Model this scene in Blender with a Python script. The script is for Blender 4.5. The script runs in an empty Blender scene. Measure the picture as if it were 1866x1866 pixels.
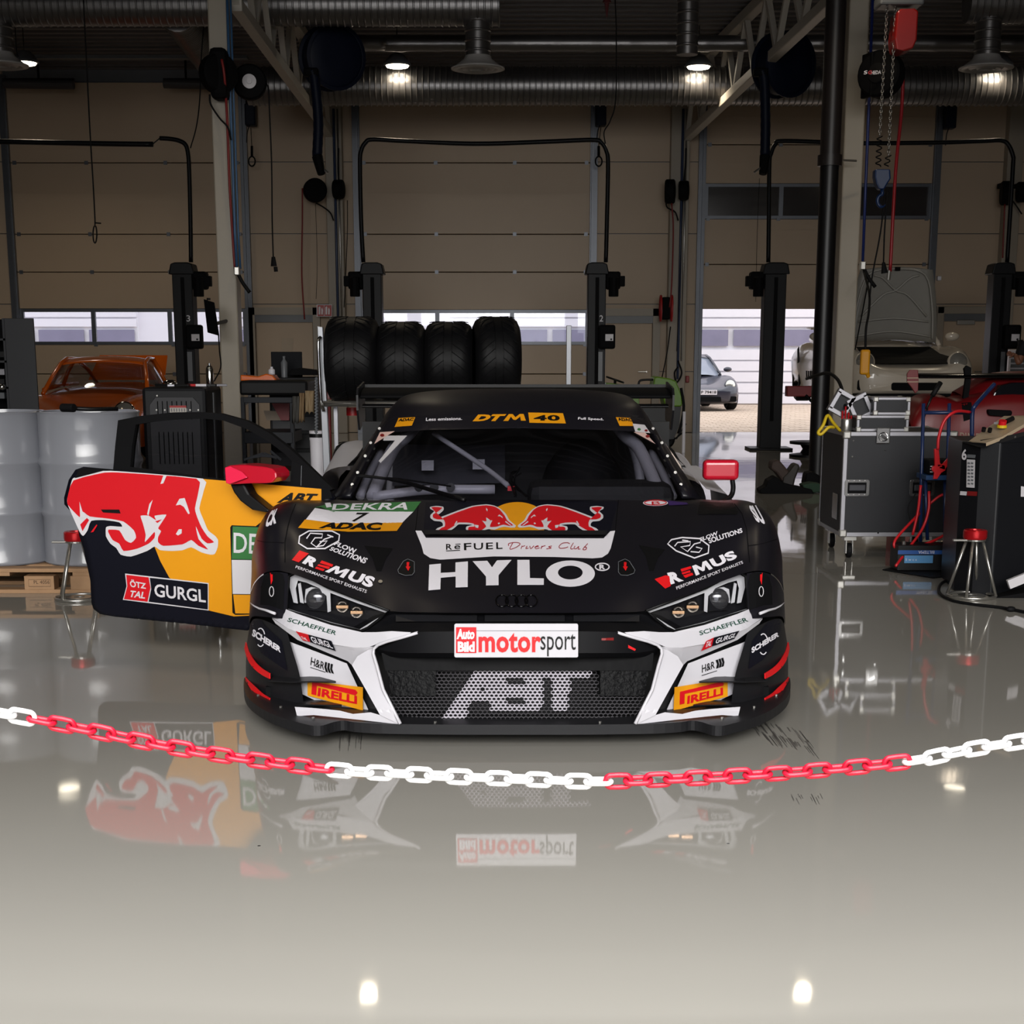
import bpy, bmesh, math, random
from math import pi, sin, cos, tan, atan2, radians, sqrt, hypot
from mathutils import Vector, Matrix
from mathutils.bvhtree import BVHTree
from mathutils.geometry import tessellate_polygon
random.seed(7)
SC = bpy.context.scene
COL = SC.collection

# ------------------------------------------------------------------ camera
FPX, CX, CY, TH, EYE = 2850.0, 933.0, 1244.0, radians(11.97), 1.36
cam_data = bpy.data.cameras.new('camera')
cam_data.sensor_width = 36.0
cam_data.lens = FPX / 1866 * 36.0
cam_data.shift_y = (CY - 933.0) / 1866
cam_data.clip_end = 300
cam = bpy.data.objects.new('camera', cam_data)
cam.location = (0, 0, EYE)
cam.rotation_euler = (pi / 2 - TH, 0, 0)
COL.objects.link(cam)
SC.camera = cam

# ------------------------------------------------------------------ world, light, exposure
SC.view_settings.view_transform = 'Standard'
SC.view_settings.look = 'None'
SC.view_settings.gamma = 1
SC.view_settings.use_curve_mapping = False
SC.view_settings.exposure = 0.0
world = bpy.data.worlds.new('overcast_sky')
SC.world = world
world.use_nodes = True
bg = world.node_tree.nodes['Background']
bg.inputs[0].default_value = (0.93, 0.95, 1.0, 1)
bg.inputs[1].default_value = 2.0

def area(name, loc, rot, sx, sy, power, color=(1, 1, 1)):
    l = bpy.data.lights.new(name, 'AREA')
    l.shape = 'RECTANGLE'; l.size = sx; l.size_y = sy; l.energy = power; l.color = color
    o = bpy.data.objects.new(name, l); o.location = loc; o.rotation_euler = rot
    COL.objects.link(o); return o
# added area light inside the hall behind the camera, standing in for assumed daylight
dl = area('added_front_light', (0, -3.4, 3.9), (radians(65), 0, 0), 13, 3.6, 375, (1.0, 0.985, 0.96))
dl.data.spread = radians(68)
# added fill light overhead, brightens the floor towards the camera; no known source
rl = area('added_floor_fill', (0, 1.0, 5.6), (radians(4), 0, 0), 14, 1.4, 430, (1.0, 1.0, 1.0))
rl.data.spread = radians(75)

# ------------------------------------------------------------------ pixel <-> world measuring helpers
def ray(px, py):
    return Vector(((px - CX) / FPX, cos(TH) + (CY - py) / FPX * sin(TH), -sin(TH) + (CY - py) / FPX * cos(TH)))
EYEV = Vector((0, 0, EYE))
def PY(px, py, Y):
    d = ray(px, py); return EYEV + d * (Y / d.y)
def PZ(px, py, z):
    d = ray(px, py); return EYEV + d * ((z - EYE) / d.z)
def zY(py, Y): return PY(CX, py, Y).z
def ppm(Y, z=1.0): return FPX / (Y * cos(TH) + (EYE - z) * sin(TH))

# ------------------------------------------------------------------ materials (all procedural)
def lin(c):
    if isinstance(c, str):
        c = [int(c[i:i + 2], 16) / 255 for i in (0, 2, 4)]
    return [x / 12.92 if x <= 0.04045 else ((x + 0.055) / 1.055) ** 2.4 for x in c]
MATS = {}
def mat(name, color, rough=0.5, metal=0.0, coat=0.0, var=0.06, scale=9.0, emit=0, bump=0.0, spec=0.5, trans=0, alpha=1.0, bscale=None):
    if name in MATS: return MATS[name]
    m = bpy.data.materials.new(name); m.use_nodes = True
    nt = m.node_tree; b = nt.nodes['Principled BSDF']
    c = lin(color)
    tc = nt.nodes.new('ShaderNodeTexCoord'); n = nt.nodes.new('ShaderNodeTexNoise')
    n.inputs['Scale'].default_value = scale; n.inputs['Detail'].default_value = 3
    nt.links.new(tc.outputs['Object'], n.inputs['Vector'])
    r = nt.nodes.new('ShaderNodeMix'); r.data_type = 'RGBA'
    r.inputs[6].default_value = (*[max(0, x * (1 - var)) for x in c], 1)
    r.inputs[7].default_value = (*[min(1, x * (1 + var)) for x in c], 1)
    nt.links.new(n.outputs['Fac'], r.inputs[0]); nt.links.new(r.outputs[2], b.inputs['Base Color'])
    b.inputs['Roughness'].default_value = rough; b.inputs['Metallic'].default_value = metal
    b.inputs['Coat Weight'].default_value = coat; b.inputs['Coat Roughness'].default_value = 0.05
    b.inputs['Specular IOR Level'].default_value = spec
    b.inputs['Transmission Weight'].default_value = trans; b.inputs['Alpha'].default_value = alpha
    if emit:
        b.inputs['Emission Color'].default_value = (*c, 1); b.inputs['Emission Strength'].default_value = emit
    if bump:
        bp = nt.nodes.new('ShaderNodeBump'); bp.inputs['Strength'].default_value = bump; bp.inputs['Distance'].default_value = 0.01
        n2 = nt.nodes.new('ShaderNodeTexNoise'); n2.inputs['Scale'].default_value = bscale or scale * 6
        nt.links.new(tc.outputs['Object'], n2.inputs['Vector'])
        nt.links.new(n2.outputs['Fac'], bp.inputs['Height']); nt.links.new(bp.outputs[0], b.inputs['Normal'])
    MATS[name] = m; return m

def glass_mat(name, tint, gloss_rough=0.02):
    m = bpy.data.materials.new(name); m.use_nodes = True
    nt = m.node_tree; nt.nodes.clear()
    out = nt.nodes.new('ShaderNodeOutputMaterial'); mix = nt.nodes.new('ShaderNodeMixShader')
    t = nt.nodes.new('ShaderNodeBsdfTransparent'); g = nt.nodes.new('ShaderNodeBsdfGlossy')
    f = nt.nodes.new('ShaderNodeFresnel'); f.inputs[0].default_value = 1.5
    n = nt.nodes.new('ShaderNodeTexNoise'); n.inputs['Scale'].default_value = 3
    mr = nt.nodes.new('ShaderNodeMapRange'); mr.inputs['To Min'].default_value = gloss_rough; mr.inputs['To Max'].default_value = gloss_rough * 2
    nt.links.new(n.outputs['Fac'], mr.inputs['Value']); nt.links.new(mr.outputs[0], g.inputs['Roughness'])
    t.inputs[0].default_value = (*lin(tint), 1)
    ge = nt.nodes.new('ShaderNodeNewGeometry'); io = nt.nodes.new('ShaderNodeMapRange')
    io.inputs['To Min'].default_value = 1.5; io.inputs['To Max'].default_value = 1 / 1.5   # a thin sheet behaves alike from both sides
    nt.links.new(ge.outputs['Backfacing'], io.inputs['Value']); nt.links.new(io.outputs[0], f.inputs[0])
    nt.links.new(f.outputs[0], mix.inputs[0]); nt.links.new(t.outputs[0], mix.inputs[1]); nt.links.new(g.outputs[0], mix.inputs[2])
    nt.links.new(mix.outputs[0], out.inputs[0]); return m

def stripe_mat(name, ca, cb, rough, scale, axis='Z', metal=0, coat=0, spec=0.5):
    """fine woven / ribbed relief too small to model: two tones in a fine wave"""
    m = mat(name, ca, rough, metal, coat, spec=spec)
    nt = m.node_tree; b = nt.nodes['Principled BSDF']
    w = nt.nodes.new('ShaderNodeTexWave'); w.inputs['Scale'].default_value = scale
    w.bands_direction = axis if axis in 'XYZ' else 'DIAGONAL'
    tc = nt.nodes.new('ShaderNodeTexCoord'); nt.links.new(tc.outputs['Object'], w.inputs['Vector'])
    mx = nt.nodes.new('ShaderNodeMix'); mx.data_type = 'RGBA'
    mx.inputs[6].default_value = (*lin(ca), 1); mx.inputs[7].default_value = (*lin(cb), 1)
    nt.links.new(w.outputs['Fac'], mx.inputs[0]); nt.links.new(mx.outputs[2], b.inputs['Base Color'])
    return m

# ------------------------------------------------------------------ objects
WLOC = {}
def wl(o): return WLOC.get(o.name, Vector((0, 0, 0))) if o else Vector((0, 0, 0))
def tag(o, label=None, cat=None, group=None, kind=None):
    if label: o['label'] = label
    if cat: o['category'] = cat
    if group: o['group'] = group
    if kind: o['kind'] = kind
    return o
def thing(name, label, cat, loc=(0, 0, 0), group=None):
    o = bpy.data.objects.new(name, None); o.empty_display_size = 0.1
    o.location = loc; COL.objects.link(o); WLOC[o.name] = Vector(loc)
    return tag(o, label, cat, group)

class MB:
    """collects world-space geometry and links it as one mesh object"""
    def __init__(s): s.v = []; s.f = []; s.mi = []; s.cur = 0
    def add(s, vs, fs):
        o = len(s.v); s.v += [tuple(v) for v in vs]
        for f in fs: s.f.append([i + o for i in f]); s.mi.append(s.cur)
        return s
    def box(s, c, d, rz=0, rx=0, ry=0):
        M = Matrix.Translation(Vector(c)) @ Matrix.Rotation(rz, 4, 'Z') @ Matrix.Rotation(ry, 4, 'Y') @ Matrix.Rotation(rx, 4, 'X')
        vs = [M @ Vector((x * d[0] / 2, y * d[1] / 2, z * d[2] / 2)) for x in (-1, 1) for y in (-1, 1) for z in (-1, 1)]
        return s.add(vs, [(0, 1, 3, 2), (4, 6, 7, 5), (0, 4, 5, 1), (2, 3, 7, 6), (0, 2, 6, 4), (1, 5, 7, 3)])
    def bb(s, x0, x1, y0, y1, z0, z1):
        return s.box(((x0 + x1) / 2, (y0 + y1) / 2, (z0 + z1) / 2), (abs(x1 - x0), abs(y1 - y0), abs(z1 - z0)))
    def cyl(s, p0, p1, r, n=12, r2=None, cap=True):
        p0 = Vector(p0); p1 = Vector(p1); r2 = r if r2 is None else r2
        a = (p1 - p0).normalized(); u = a.orthogonal().normalized(); w = a.cross(u)
        vs = [p0 + (u * cos(2 * pi * i / n) + w * sin(2 * pi * i / n)) * r for i in range(n)] + \
             [p1 + (u * cos(2 * pi * i / n) + w * sin(2 * pi * i / n)) * r2 for i in range(n)]
        fs = [(i, (i + 1) % n, n + (i + 1) % n, n + i) for i in range(n)]
        if cap: fs += [tuple(range(n))[::-1], tuple(range(n, 2 * n))]
        return s.add(vs, fs)
    def tube(s, pts, r, n=8, closed=False):
        pts = [Vector(p) for p in pts]; k = len(pts); o = len(s.v); prev = None
        rr = r if isinstance(r, (list, tuple)) else [r] * k
        for i, p in enumerate(pts):
            if closed: d = pts[(i + 1) % k] - pts[i - 1]
            else: d = pts[min(i + 1, k - 1)] - pts[max(i - 1, 0)]
            d = d.normalized() if d.length > 1e-9 else Vector((0, 0, 1))
            u = (prev - d * prev.dot(d)) if prev is not None else d.orthogonal()
            if u.length < 1e-6: u = d.orthogonal()
            u.normalize(); prev = u; w = d.cross(u)
            for j in range(n): s.v.append(tuple(p + (u * cos(2 * pi * j / n) + w * sin(2 * pi * j / n)) * rr[i]))
        for i in range(k if closed else k - 1):
            for j in range(n):
                a = o + i * n + j; b = o + i * n + (j + 1) % n; i2 = (i + 1) % k
                s.f.append([a, b, o + i2 * n + (j + 1) % n, o + i2 * n + j]); s.mi.append(s.cur)
        if not closed:
            s.f.append([o + j for j in range(n)][::-1]); s.mi.append(s.cur)
            s.f.append([o + (k - 1) * n + j for j in range(n)]); s.mi.append(s.cur)
        return s
    def lathe(s, prof, base, axis=(0, 0, 1), n=20, capped=False):
        """prof: list of (radius, height) along axis from base"""
        base = Vector(base); a = Vector(axis).normalized(); u = a.orthogonal().normalized(); w = a.cross(u); o = len(s.v)
        for (r, h) in prof:
            for j in range(n): s.v.append(tuple(base + a * h + (u * cos(2 * pi * j / n) + w * sin(2 * pi * j / n)) * r))
        for i in range(len(prof) - 1):
            for j in range(n):
                s.f.append([o + i * n + j, o + i * n + (j + 1) % n, o + (i + 1) * n + (j + 1) % n, o + (i + 1) * n + j]); s.mi.append(s.cur)
        if capped:
            s.f.append([o + j for j in range(n)][::-1]); s.mi.append(s.cur)
            s.f.append([o + (len(prof) - 1) * n + j for j in range(n)]); s.mi.append(s.cur)
        return s
    def prism(s, poly, ext):
        """poly: world points (planar-ish outline); ext: extrusion vector"""
        poly = [Vector(p) for p in poly]; e = Vector(ext); n = len(poly)
        tri = tessellate_polygon([poly])
        vs = poly + [p + e for p in poly]
        fs = [tuple(t) for t in tri] + [tuple(i + n for i in t)[::-1] for t in tri] + [(i, (i + 1) % n, n + (i + 1) % n, n + i) for i in range(n)]
        return s.add(vs, fs)
    def grid(s, rows, flip=False):
        n = len(rows[0]); o = len(s.v)
        for r in rows:
            for p in r: s.v.append(tuple(p))
        for i in range(len(rows) - 1):
            for j in range(n - 1):
                f = [o + i * n + j, o + i * n + j + 1, o + (i + 1) * n + j + 1, o + (i + 1) * n + j]
                s.f.append(f[::-1] if flip else f); s.mi.append(s.cur)
        return s
    def sph(s, c, r, n=12, m=8, sc=(1, 1, 1)):
        c = Vector(c); o = len(s.v)
        for i in range(m + 1):
            t = pi * i / m
            for j in range(n):
                p = 2 * pi * j / n; s.v.append((c.x + r * sc[0] * sin(t) * cos(p), c.y + r * sc[1] * sin(t) * sin(p), c.z + r * sc[2] * cos(t)))
        for i in range(m):
            for j in range(n):
                s.f.append([o + i * n + j, o + i * n + (j + 1) % n, o + (i + 1) * n + (j + 1) % n, o + (i + 1) * n + j]); s.mi.append(s.cur)
        return s
    def build(s, name, m, parent=None, smooth=False, bevel=0, sub=0, solid=0, label=None, fix=True, kind=None, auto=None):
        me = bpy.data.meshes.new(name)
        off = wl(parent)
        me.from_pydata([(v[0] - off.x, v[1] - off.y, v[2] - off.z) for v in s.v], [], s.f)
        for mm in (m if isinstance(m, (list, tuple)) else [m]): me.materials.append(mm)
        if any(s.mi): me.polygons.foreach_set('material_index', s.mi)
        if fix:
            b = bmesh.new(); b.from_mesh(me)
            bmesh.ops.remove_doubles(b, verts=b.verts, dist=1e-5)
            bmesh.ops.recalc_face_normals(b, faces=b.faces); b.to_mesh(me); b.free()
        o = bpy.data.objects.new(name, me); COL.objects.link(o)
        if parent: o.parent = parent; WLOC[o.name] = off.copy()
        if solid:
            md = o.modifiers.new('solid', 'SOLIDIFY'); md.thickness = solid; md.offset = -1
        if bevel:
            md = o.modifiers.new('bevel', 'BEVEL'); md.width = bevel; md.segments = 2; md.limit_method = 'ANGLE'; md.angle_limit = radians(40)
        if sub:
            md = o.modifiers.new('sub', 'SUBSURF'); md.levels = sub; md.render_levels = sub
        if smooth or sub:
            for p in me.polygons: p.use_smooth = True
            if auto:
                try: me.set_sharp_from_angle(angle=radians(auto))
                except Exception: pass
        if label: o['label'] = label
        if kind: o['kind'] = kind
        return o

def copy_tree(o, loc=None, parent=None, label=None):
    c = o.copy(); COL.objects.link(c)
    if parent: c.parent = parent
    if loc is not None: c.location = loc; WLOC[c.name] = Vector(loc)
    if label: c['label'] = label
    for ch in list(o.children):
        copy_tree(ch, None, c)
    return c

def spline(pts, k=8):
    """Catmull-Rom through points"""
    pts = [Vector(p) for p in pts]; P = [pts[0] * 2 - pts[1]] + pts + [pts[-1] * 2 - pts[-2]]; out = []
    for i in range(1, len(P) - 2):
        for j in range(k):
            t = j / k; a, b, c, d = P[i - 1], P[i], P[i + 1], P[i + 2]
            out.append(0.5 * ((2 * b) + (c - a) * t + (2 * a - 5 * b + 4 * c - d) * t * t + (3 * b - a - 3 * c + d) * t ** 3))
    out.append(pts[-1]); return out
def _cr(P, k):
    n = len(P); out = []
    for i in range(n - 1):
        a = P[i - 1] if i else P[0] * 2 - P[1]; b = P[i]; c = P[i + 1]; d = P[i + 2] if i + 2 < n else P[-1] * 2 - P[-2]
        for j in range(k):
            t = j / k; out.append(0.5 * ((2 * b) + (c - a) * t + (2 * a - 5 * b + 4 * c - d) * t * t + (3 * b - a - 3 * c + d) * t ** 3))
    out.append(P[-1]); return out
def refine(rows, k=4, kc=None):
    """Catmull-Rom through every control point, both ways"""
    r = [_cr([Vector(p) for p in row], k) for row in rows]; kc = kc or k
    cols = [_cr([row[j] for row in r], kc) for j in range(len(r[0]))]
    return [[c[i] for c in cols] for i in range(len(cols[0]))]
def rrect(x0, y0, x1, y1, r, k=4):
    out = []
    for cx, cy, a0 in ((x1 - r, y1 - r, 0), (x0 + r, y1 - r, 90), (x0 + r, y0 + r, 180), (x1 - r, y0 + r, 270)):
        for i in range(k + 1):
            a = radians(a0 + 90 * i / k); out.append((cx + r * cos(a), cy + r * sin(a)))
    return out
def smooth_loop(P, k=3):
    P = [Vector(p) for p in P]; n = len(P); out = []
    for i in range(n):
        a, b, c, d = P[i - 1], P[i], P[(i + 1) % n], P[(i + 2) % n]
        for j in range(k):
            t = j / k; out.append(tuple(b.lerp(c, t) * .45 + .55 * 0.5 * ((2 * b) + (c - a) * t + (2 * a - 5 * b + 4 * c - d) * t * t + (3 * b - a - 3 * c + d) * t ** 3)))
    return out
def ell(cx, cy, rx, ry, n=24): return [(cx + rx * cos(2 * pi * i / n), cy + ry * sin(2 * pi * i / n)) for i in range(n)]

# ------------------------------------------------------------------ flat print (lettering, stickers) laid on real surfaces
def bvh_of(objs):
    dg = bpy.context.evaluated_depsgraph_get(); V = []; Fc = []
    for o in objs:
        e = o.evaluated_get(dg); me = e.to_mesh(); off = wl(o) if o.parent else Vector((0, 0, 0))
        if o.parent: off = wl(o.parent)
        n = len(V); V += [tuple(v.co + off) for v in me.vertices]
        Fc += [[i + n for i in p.vertices] for p in me.polygons]; e.to_mesh_clear()
    return BVHTree.FromPolygons(V, Fc)
def text_geo(txt, bold=0.0, shear=0.0, spacing=1.0):
    cu = bpy.data.curves.new('t', 'FONT'); cu.body = txt; cu.offset = bold; cu.shear = shear; cu.space_character = spacing
    cu.resolution_u = 3; cu.size = 1
    o = bpy.data.objects.new('t', cu); COL.objects.link(o)
    me = bpy.data.meshes.new_from_object(o.evaluated_get(bpy.context.evaluated_depsgraph_get()))
    vs = [(v.co.x, v.co.y) for v in me.vertices]; fs = [list(p.vertices) for p in me.polygons]
    bpy.data.objects.remove(o); bpy.data.curves.remove(cu); bpy.data.meshes.remove(me)
    x0 = min(v[0] for v in vs); x1 = max(v[0] for v in vs); y0 = min(v[1] for v in vs); y1 = max(v[1] for v in vs)
    return [((x - x0) / (x1 - x0), (y - y0) / (y1 - y0)) for x, y in vs], fs
def quad_map(uv, q):
    """uv in 0..1 (v up); q = TL, TR, BR, BL"""
    tl, tr, br, bl = [Vector(p) for p in q]
    return [(bl * (1 - u) + br * u) * (1 - v) + (tl * (1 - u) + tr * u) * v for u, v in uv]
def poly_tri(poly):
    return [Vector(p) for p in poly], [list(t) for t in tessellate_polygon([[Vector((p[0], p[1], 0)) for p in poly]])]
def stroke(pts, w, closed=False):
    """polyline in pixels -> ribbon quads"""
    P = [Vector(p) for p in pts]; n = len(P); vs = []; fs = []
    for i, p in enumerate(P):
        d = (P[(i + 1) % n] - P[i - 1]) if closed else (P[min(i + 1, n - 1)] - P[max(i - 1, 0)])
        d = d.normalized() if d.length > 0 else Vector((1, 0)); nn = Vector((-d.y, d.x)) * w / 2; vs += [p + nn, p - nn]
    for i in range(n if closed else n - 1):
        j = (i + 1) % n; fs.append([2 * i, 2 * j, 2 * j + 1, 2 * i + 1])
    return vs, fs
class Decal:
    def __init__(s): s.v = []; s.f = []
    def add(s, vs, fs):
        o = len(s.v); s.v += [Vector((p[0], p[1])) for p in vs]; s.f += [[i + o for i in f] for f in fs]; return s
    def poly(s, p): return s.add(*poly_tri(p))
    def polys(s, *ps):
        for p in ps: s.poly(p)
        return s
    def line(s, p, w, closed=False): return s.add(*stroke(p, w, closed))
    def text(s, txt, q, bold=0.0, shear=0.0, spacing=1.0):
        uv, fs = text_geo(txt, bold, shear, spacing); return s.add(quad_map(uv, q), fs)
    def em(s, q, u0=0.0, u1=1.0):
        P = [(0,0),(.08,1),(.30,1),(.5,.52),(.70,1),(.92,1),(1,0),(.78,0),(.74,.62),(.56,.14),(.44,.14),(.26,.62),(.22,0)]
        return s.poly(quad_map([(u0 + (u1 - u0) * a, b) for a, b in P], q))
    def put(s, name, m, parent, bvh, layer=1, step=14, label=None, lift=0.0008, mapf=None):
        b = bmesh.new(); vv = [b.verts.new((p.x, p.y, 0)) for p in s.v]
        for f in s.f:
            try: b.faces.new([vv[i] for i in f])
            except ValueError: pass
        if step:
            bmesh.ops.triangulate(b, faces=b.faces)
            for _ in range(5):
                es = [e for e in b.edges if e.calc_length() > step]
                if not es: break
                bmesh.ops.subdivide_edges(b, edges=es, cuts=1)
                bmesh.ops.triangulate(b, faces=[f for f in b.faces if len(f.verts) > 3])
        off = wl(parent); kill = []
        for v in b.verts:
            if mapf: v.co = mapf(v.co.x, v.co.y, layer) - off; continue
            d = ray(v.co.x, v.co.y).normalized(); h = bvh.ray_cast(EYEV, d)
            if h[0] is None: kill.append(v); continue
            nrm = h[1] if h[1].dot(d) < 0 else -h[1]
            v.co = h[0] + nrm * lift * layer - off
        if kill: bmesh.ops.delete(b, geom=kill, context='VERTS')
        if mapf is None:
            bad = [f for f in b.faces if max(e.calc_length() for e in f.edges) > 0.35]
            if bad: bmesh.ops.delete(b, geom=bad, context='FACES')
        me = bpy.data.meshes.new(name); b.to_mesh(me); b.free(); me.materials.append(m)
        o = bpy.data.objects.new(name, me); COL.objects.link(o); o.parent = parent; WLOC[o.name] = off.copy()
        if label: o['label'] = label
        return o
def flat_text(name, txt, origin, ux, uy, m, parent, bold=0.0, shear=0, spacing=1.0, label=None):
    """text on a plane: origin = lower left, ux / uy = full width / height vectors"""
    uv, fs = text_geo(txt, bold, shear, spacing); o = Vector(origin); ux = Vector(ux); uy = Vector(uy)
    mb = MB(); mb.add([o + ux * u + uy * v for u, v in uv], fs)
    return mb.build(name, m, parent, fix=False, label=label)

# ------------------------------------------------------------------ palette
M_white = mat('white_paint', 'c9c7cd', 0.4, coat=0.15, var=0.03)
M_vinylw = mat('white_vinyl', 'e6e3ea', 0.45, var=0.02)
M_black = mat('black_plastic', '0a0a0c', 0.45, spec=.3)
M_matt = mat('matt_black', '060608', 0.75, spec=.15)
M_body = mat('satin_dark_wrap', '141319', 0.36, var=0.05, spec=0.38)
M_navy = mat('navy_wrap', '0c0d18', 0.4, spec=.25)
M_red = mat('red_vinyl', 'cc0e1c', 0.4, var=0.03)
M_orange = mat('amber_vinyl', 'de940f', 0.4, var=0.03)
M_green = mat('green_vinyl', '35713c', 0.45, var=0.03)
M_silver = mat('silver_vinyl', 'cfccd0', 0.4, var=0.03)
M_steel = mat('brushed_steel', 'b5b3ae', 0.3, metal=0.9)
M_chrome = mat('chrome', 'dcdcdc', 0.12, metal=1)
M_alu = mat('aluminium_edging', '9b9aa0', 0.38, metal=0.6)
M_galv = mat('galvanised_sheet', '7c7a7a', 0.33, metal=0.85, var=0.15, scale=4)
M_rubber = mat('black_rubber', '0b0b0d', 0.65, bump=0.2, spec=.2)
M_cream = mat('cream_panel', 'b8a38b', 0.5, var=0.03, scale=2)
M_creamd = mat('cream_trim', '9a9081', 0.45, var=0.03)
M_greytrim = mat('grey_trim', '63666a', 0.4)
M_blue = mat('dark_blue_steel', '14264e', 0.35)
M_lift = mat('black_lift_steel', '08090d', 0.45, spec=.2)
M_pane = glass_mat('window_glass', 'f4f6fa')
# ================================================================== SETTING
WY = 27.0     # rear wall
CEIL = 5.85
def floor_material():
    m = bpy.data.materials.new('epoxy_floor'); m.use_nodes = True; nt = m.node_tree; b = nt.nodes['Principled BSDF']
    tc = nt.nodes.new('ShaderNodeTexCoord')
    n1 = nt.nodes.new('ShaderNodeTexNoise'); n1.inputs['Scale'].default_value = 0.5; n1.inputs['Detail'].default_value = 5
    n2 = nt.nodes.new('ShaderNodeTexNoise'); n2.inputs['Scale'].default_value = 14; n2.inputs['Detail'].default_value = 4
    cr = nt.nodes.new('ShaderNodeValToRGB')
    cr.color_ramp.elements[0].color = (*lin('8f8c86'), 1); cr.color_ramp.elements[1].color = (*lin('9a978f'), 1)
    for n in (n1, n2): nt.links.new(tc.outputs['Object'], n.inputs['Vector'])
    nt.links.new(n1.outputs['Fac'], cr.inputs[0])
    # small dark chips and specks
    vo = nt.nodes.new('ShaderNodeTexVoronoi'); vo.inputs['Scale'].default_value = 2.2; nt.links.new(tc.outputs['Object'], vo.inputs['Vector'])
    lt = nt.nodes.new('ShaderNodeMath'); lt.operation = 'LESS_THAN'; lt.inputs[1].default_value = 0.012; nt.links.new(vo.outputs['Distance'], lt.inputs[0])
    mx = nt.nodes.new('ShaderNodeMix'); mx.data_type = 'RGBA'; mx.inputs[7].default_value = (*lin('3a3836'), 1)
    nt.links.new(lt.outputs[0], mx.inputs[0]); nt.links.new(cr.outputs[0], mx.inputs[6]); nt.links.new(mx.outputs[2], b.inputs['Base Color'])
    mr = nt.nodes.new('ShaderNodeMapRange'); mr.inputs['To Min'].default_value = 0.02; mr.inputs['To Max'].default_value = 0.06
    nt.links.new(n2.outputs['Fac'], mr.inputs['Value']); nt.links.new(mr.outputs[0], b.inputs['Roughness'])
    bp = nt.nodes.new('ShaderNodeBump'); bp.inputs['Strength'].default_value = 0.035; bp.inputs['Distance'].default_value = 0.02
    n3 = nt.nodes.new('ShaderNodeTexNoise'); n3.inputs['Scale'].default_value = 2.6; n3.inputs['Detail'].default_value = 1
    nt.links.new(tc.outputs['Object'], n3.inputs['Vector']); nt.links.new(n3.outputs['Fac'], bp.inputs['Height']); nt.links.new(bp.outputs[0], b.inputs['Normal'])
    b.inputs['IOR'].default_value = 1.42
    return m
M_floor = floor_material()
tag(MB().bb(-17, 16, -6, WY + .15, -.2, 0).build('floor', M_floor), kind='structure')

# door openings in the rear wall
def X27(px, py=500): return PY(px, py, WY).x
G = [(X27(14, 300), X27(446, 300)), (X27(650, 300), X27(1082, 300)), (X27(1279, 300), X27(1706, 300))]
GT = [zY(150, WY), zY(150, WY), zY(192, WY)]
# wall strips between / above the openings, built as the sandwich panels one sees
wallm = M_cream
wall = MB()
edges = [-17] + [e for g in G for e in g] + [16]
for i in range(0, len(edges), 2):
    wall.bb(edges[i], edges[i + 1], WY + .04, WY + .3, 0, CEIL + .3)
for g, t in zip(G, GT): wall.bb(g[0], g[1], WY + .04, WY + .3, t, CEIL + .3)
wall_back = tag(wall.build('wall_back', M_greytrim), kind='structure')
seams = [0, .55, 1.1, zY(563 - 4, WY), zY(496 - 70, WY), zY(297, WY), zY(170, WY), CEIL + .3]
seams = [0, 1.02, 2.13, 3.27, 4.41, 5.55, 6.1]
for i in range(0, len(edges), 2):
    for a, b in zip(seams[:-1], seams[1:]):
        MB().bb(edges[i] + .004, edges[i + 1] - .004, WY - .0, WY + .045, a + .006, b - .006).build('wall_panel', M_cream, wall_back, bevel=.004)
tag(MB().bb(-17.3, -17, -6, WY + .3, 0, CEIL + .3).build('wall_left', M_cream), kind='structure')
tag(MB().bb(16, 16.3, -6, WY + .3, 0, CEIL + .3).build('wall_right', M_cream), kind='structure')
fw = MB(); fw.bb(-17, -3, -6.3, -6, 0, CEIL + .3); fw.bb(3, 16, -6.3, -6, 0, CEIL + .3); fw.bb(-3, 3, -6.3, -6, 2.8, CEIL + .3)  # unseen wall; its opening is assumed and narrowed to limit the sky light
tag(fw.build('wall_front', M_cream), kind='structure')

# trapezoid-sheet ceiling, ribs running across
M_ceil = mat('ceiling_sheet', '5f5b5c', 0.42, metal=0.3)
cb = MB(); ys = []; y = -6
while y < WY + .3:
    ys += [(y, CEIL), (y + .12, CEIL), (y + .15, CEIL + .07), (y + .27, CEIL + .07)]; y += .3
cb.grid([[(x, yy, zz) for x in (-17.2, 16.2)] for yy, zz in ys])
tag(cb.build('ceiling', M_ceil, fix=False), kind='structure')

# yard and the building opposite
M_pave = mat('yard_paving', 'c2ad98', 0.8, var=0.1, scale=3)
M_paver = mat('concrete_paver', 'cbb5a0', 0.85, var=0.12, scale=2)
yard = tag(MB().bb(-40, 40, WY + .15, 70, -.25, -.03).build('yard_ground', M_pave), kind='structure')
pv = MB()
rnd = random.Random(3); Yp = WY + .2; row = 0
while Yp < 41:
    x = X27(1270) - 1 + (row % 2) * .15
    while x < 12:
        pv.box((x + .14, Yp + .14, -.03 + rnd.uniform(0, .004)), (.285, .265, .06)); x += .3
    Yp += .28; row += 1
pv.build('pavers', M_paver, yard, fix=False, kind='stuff')
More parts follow.
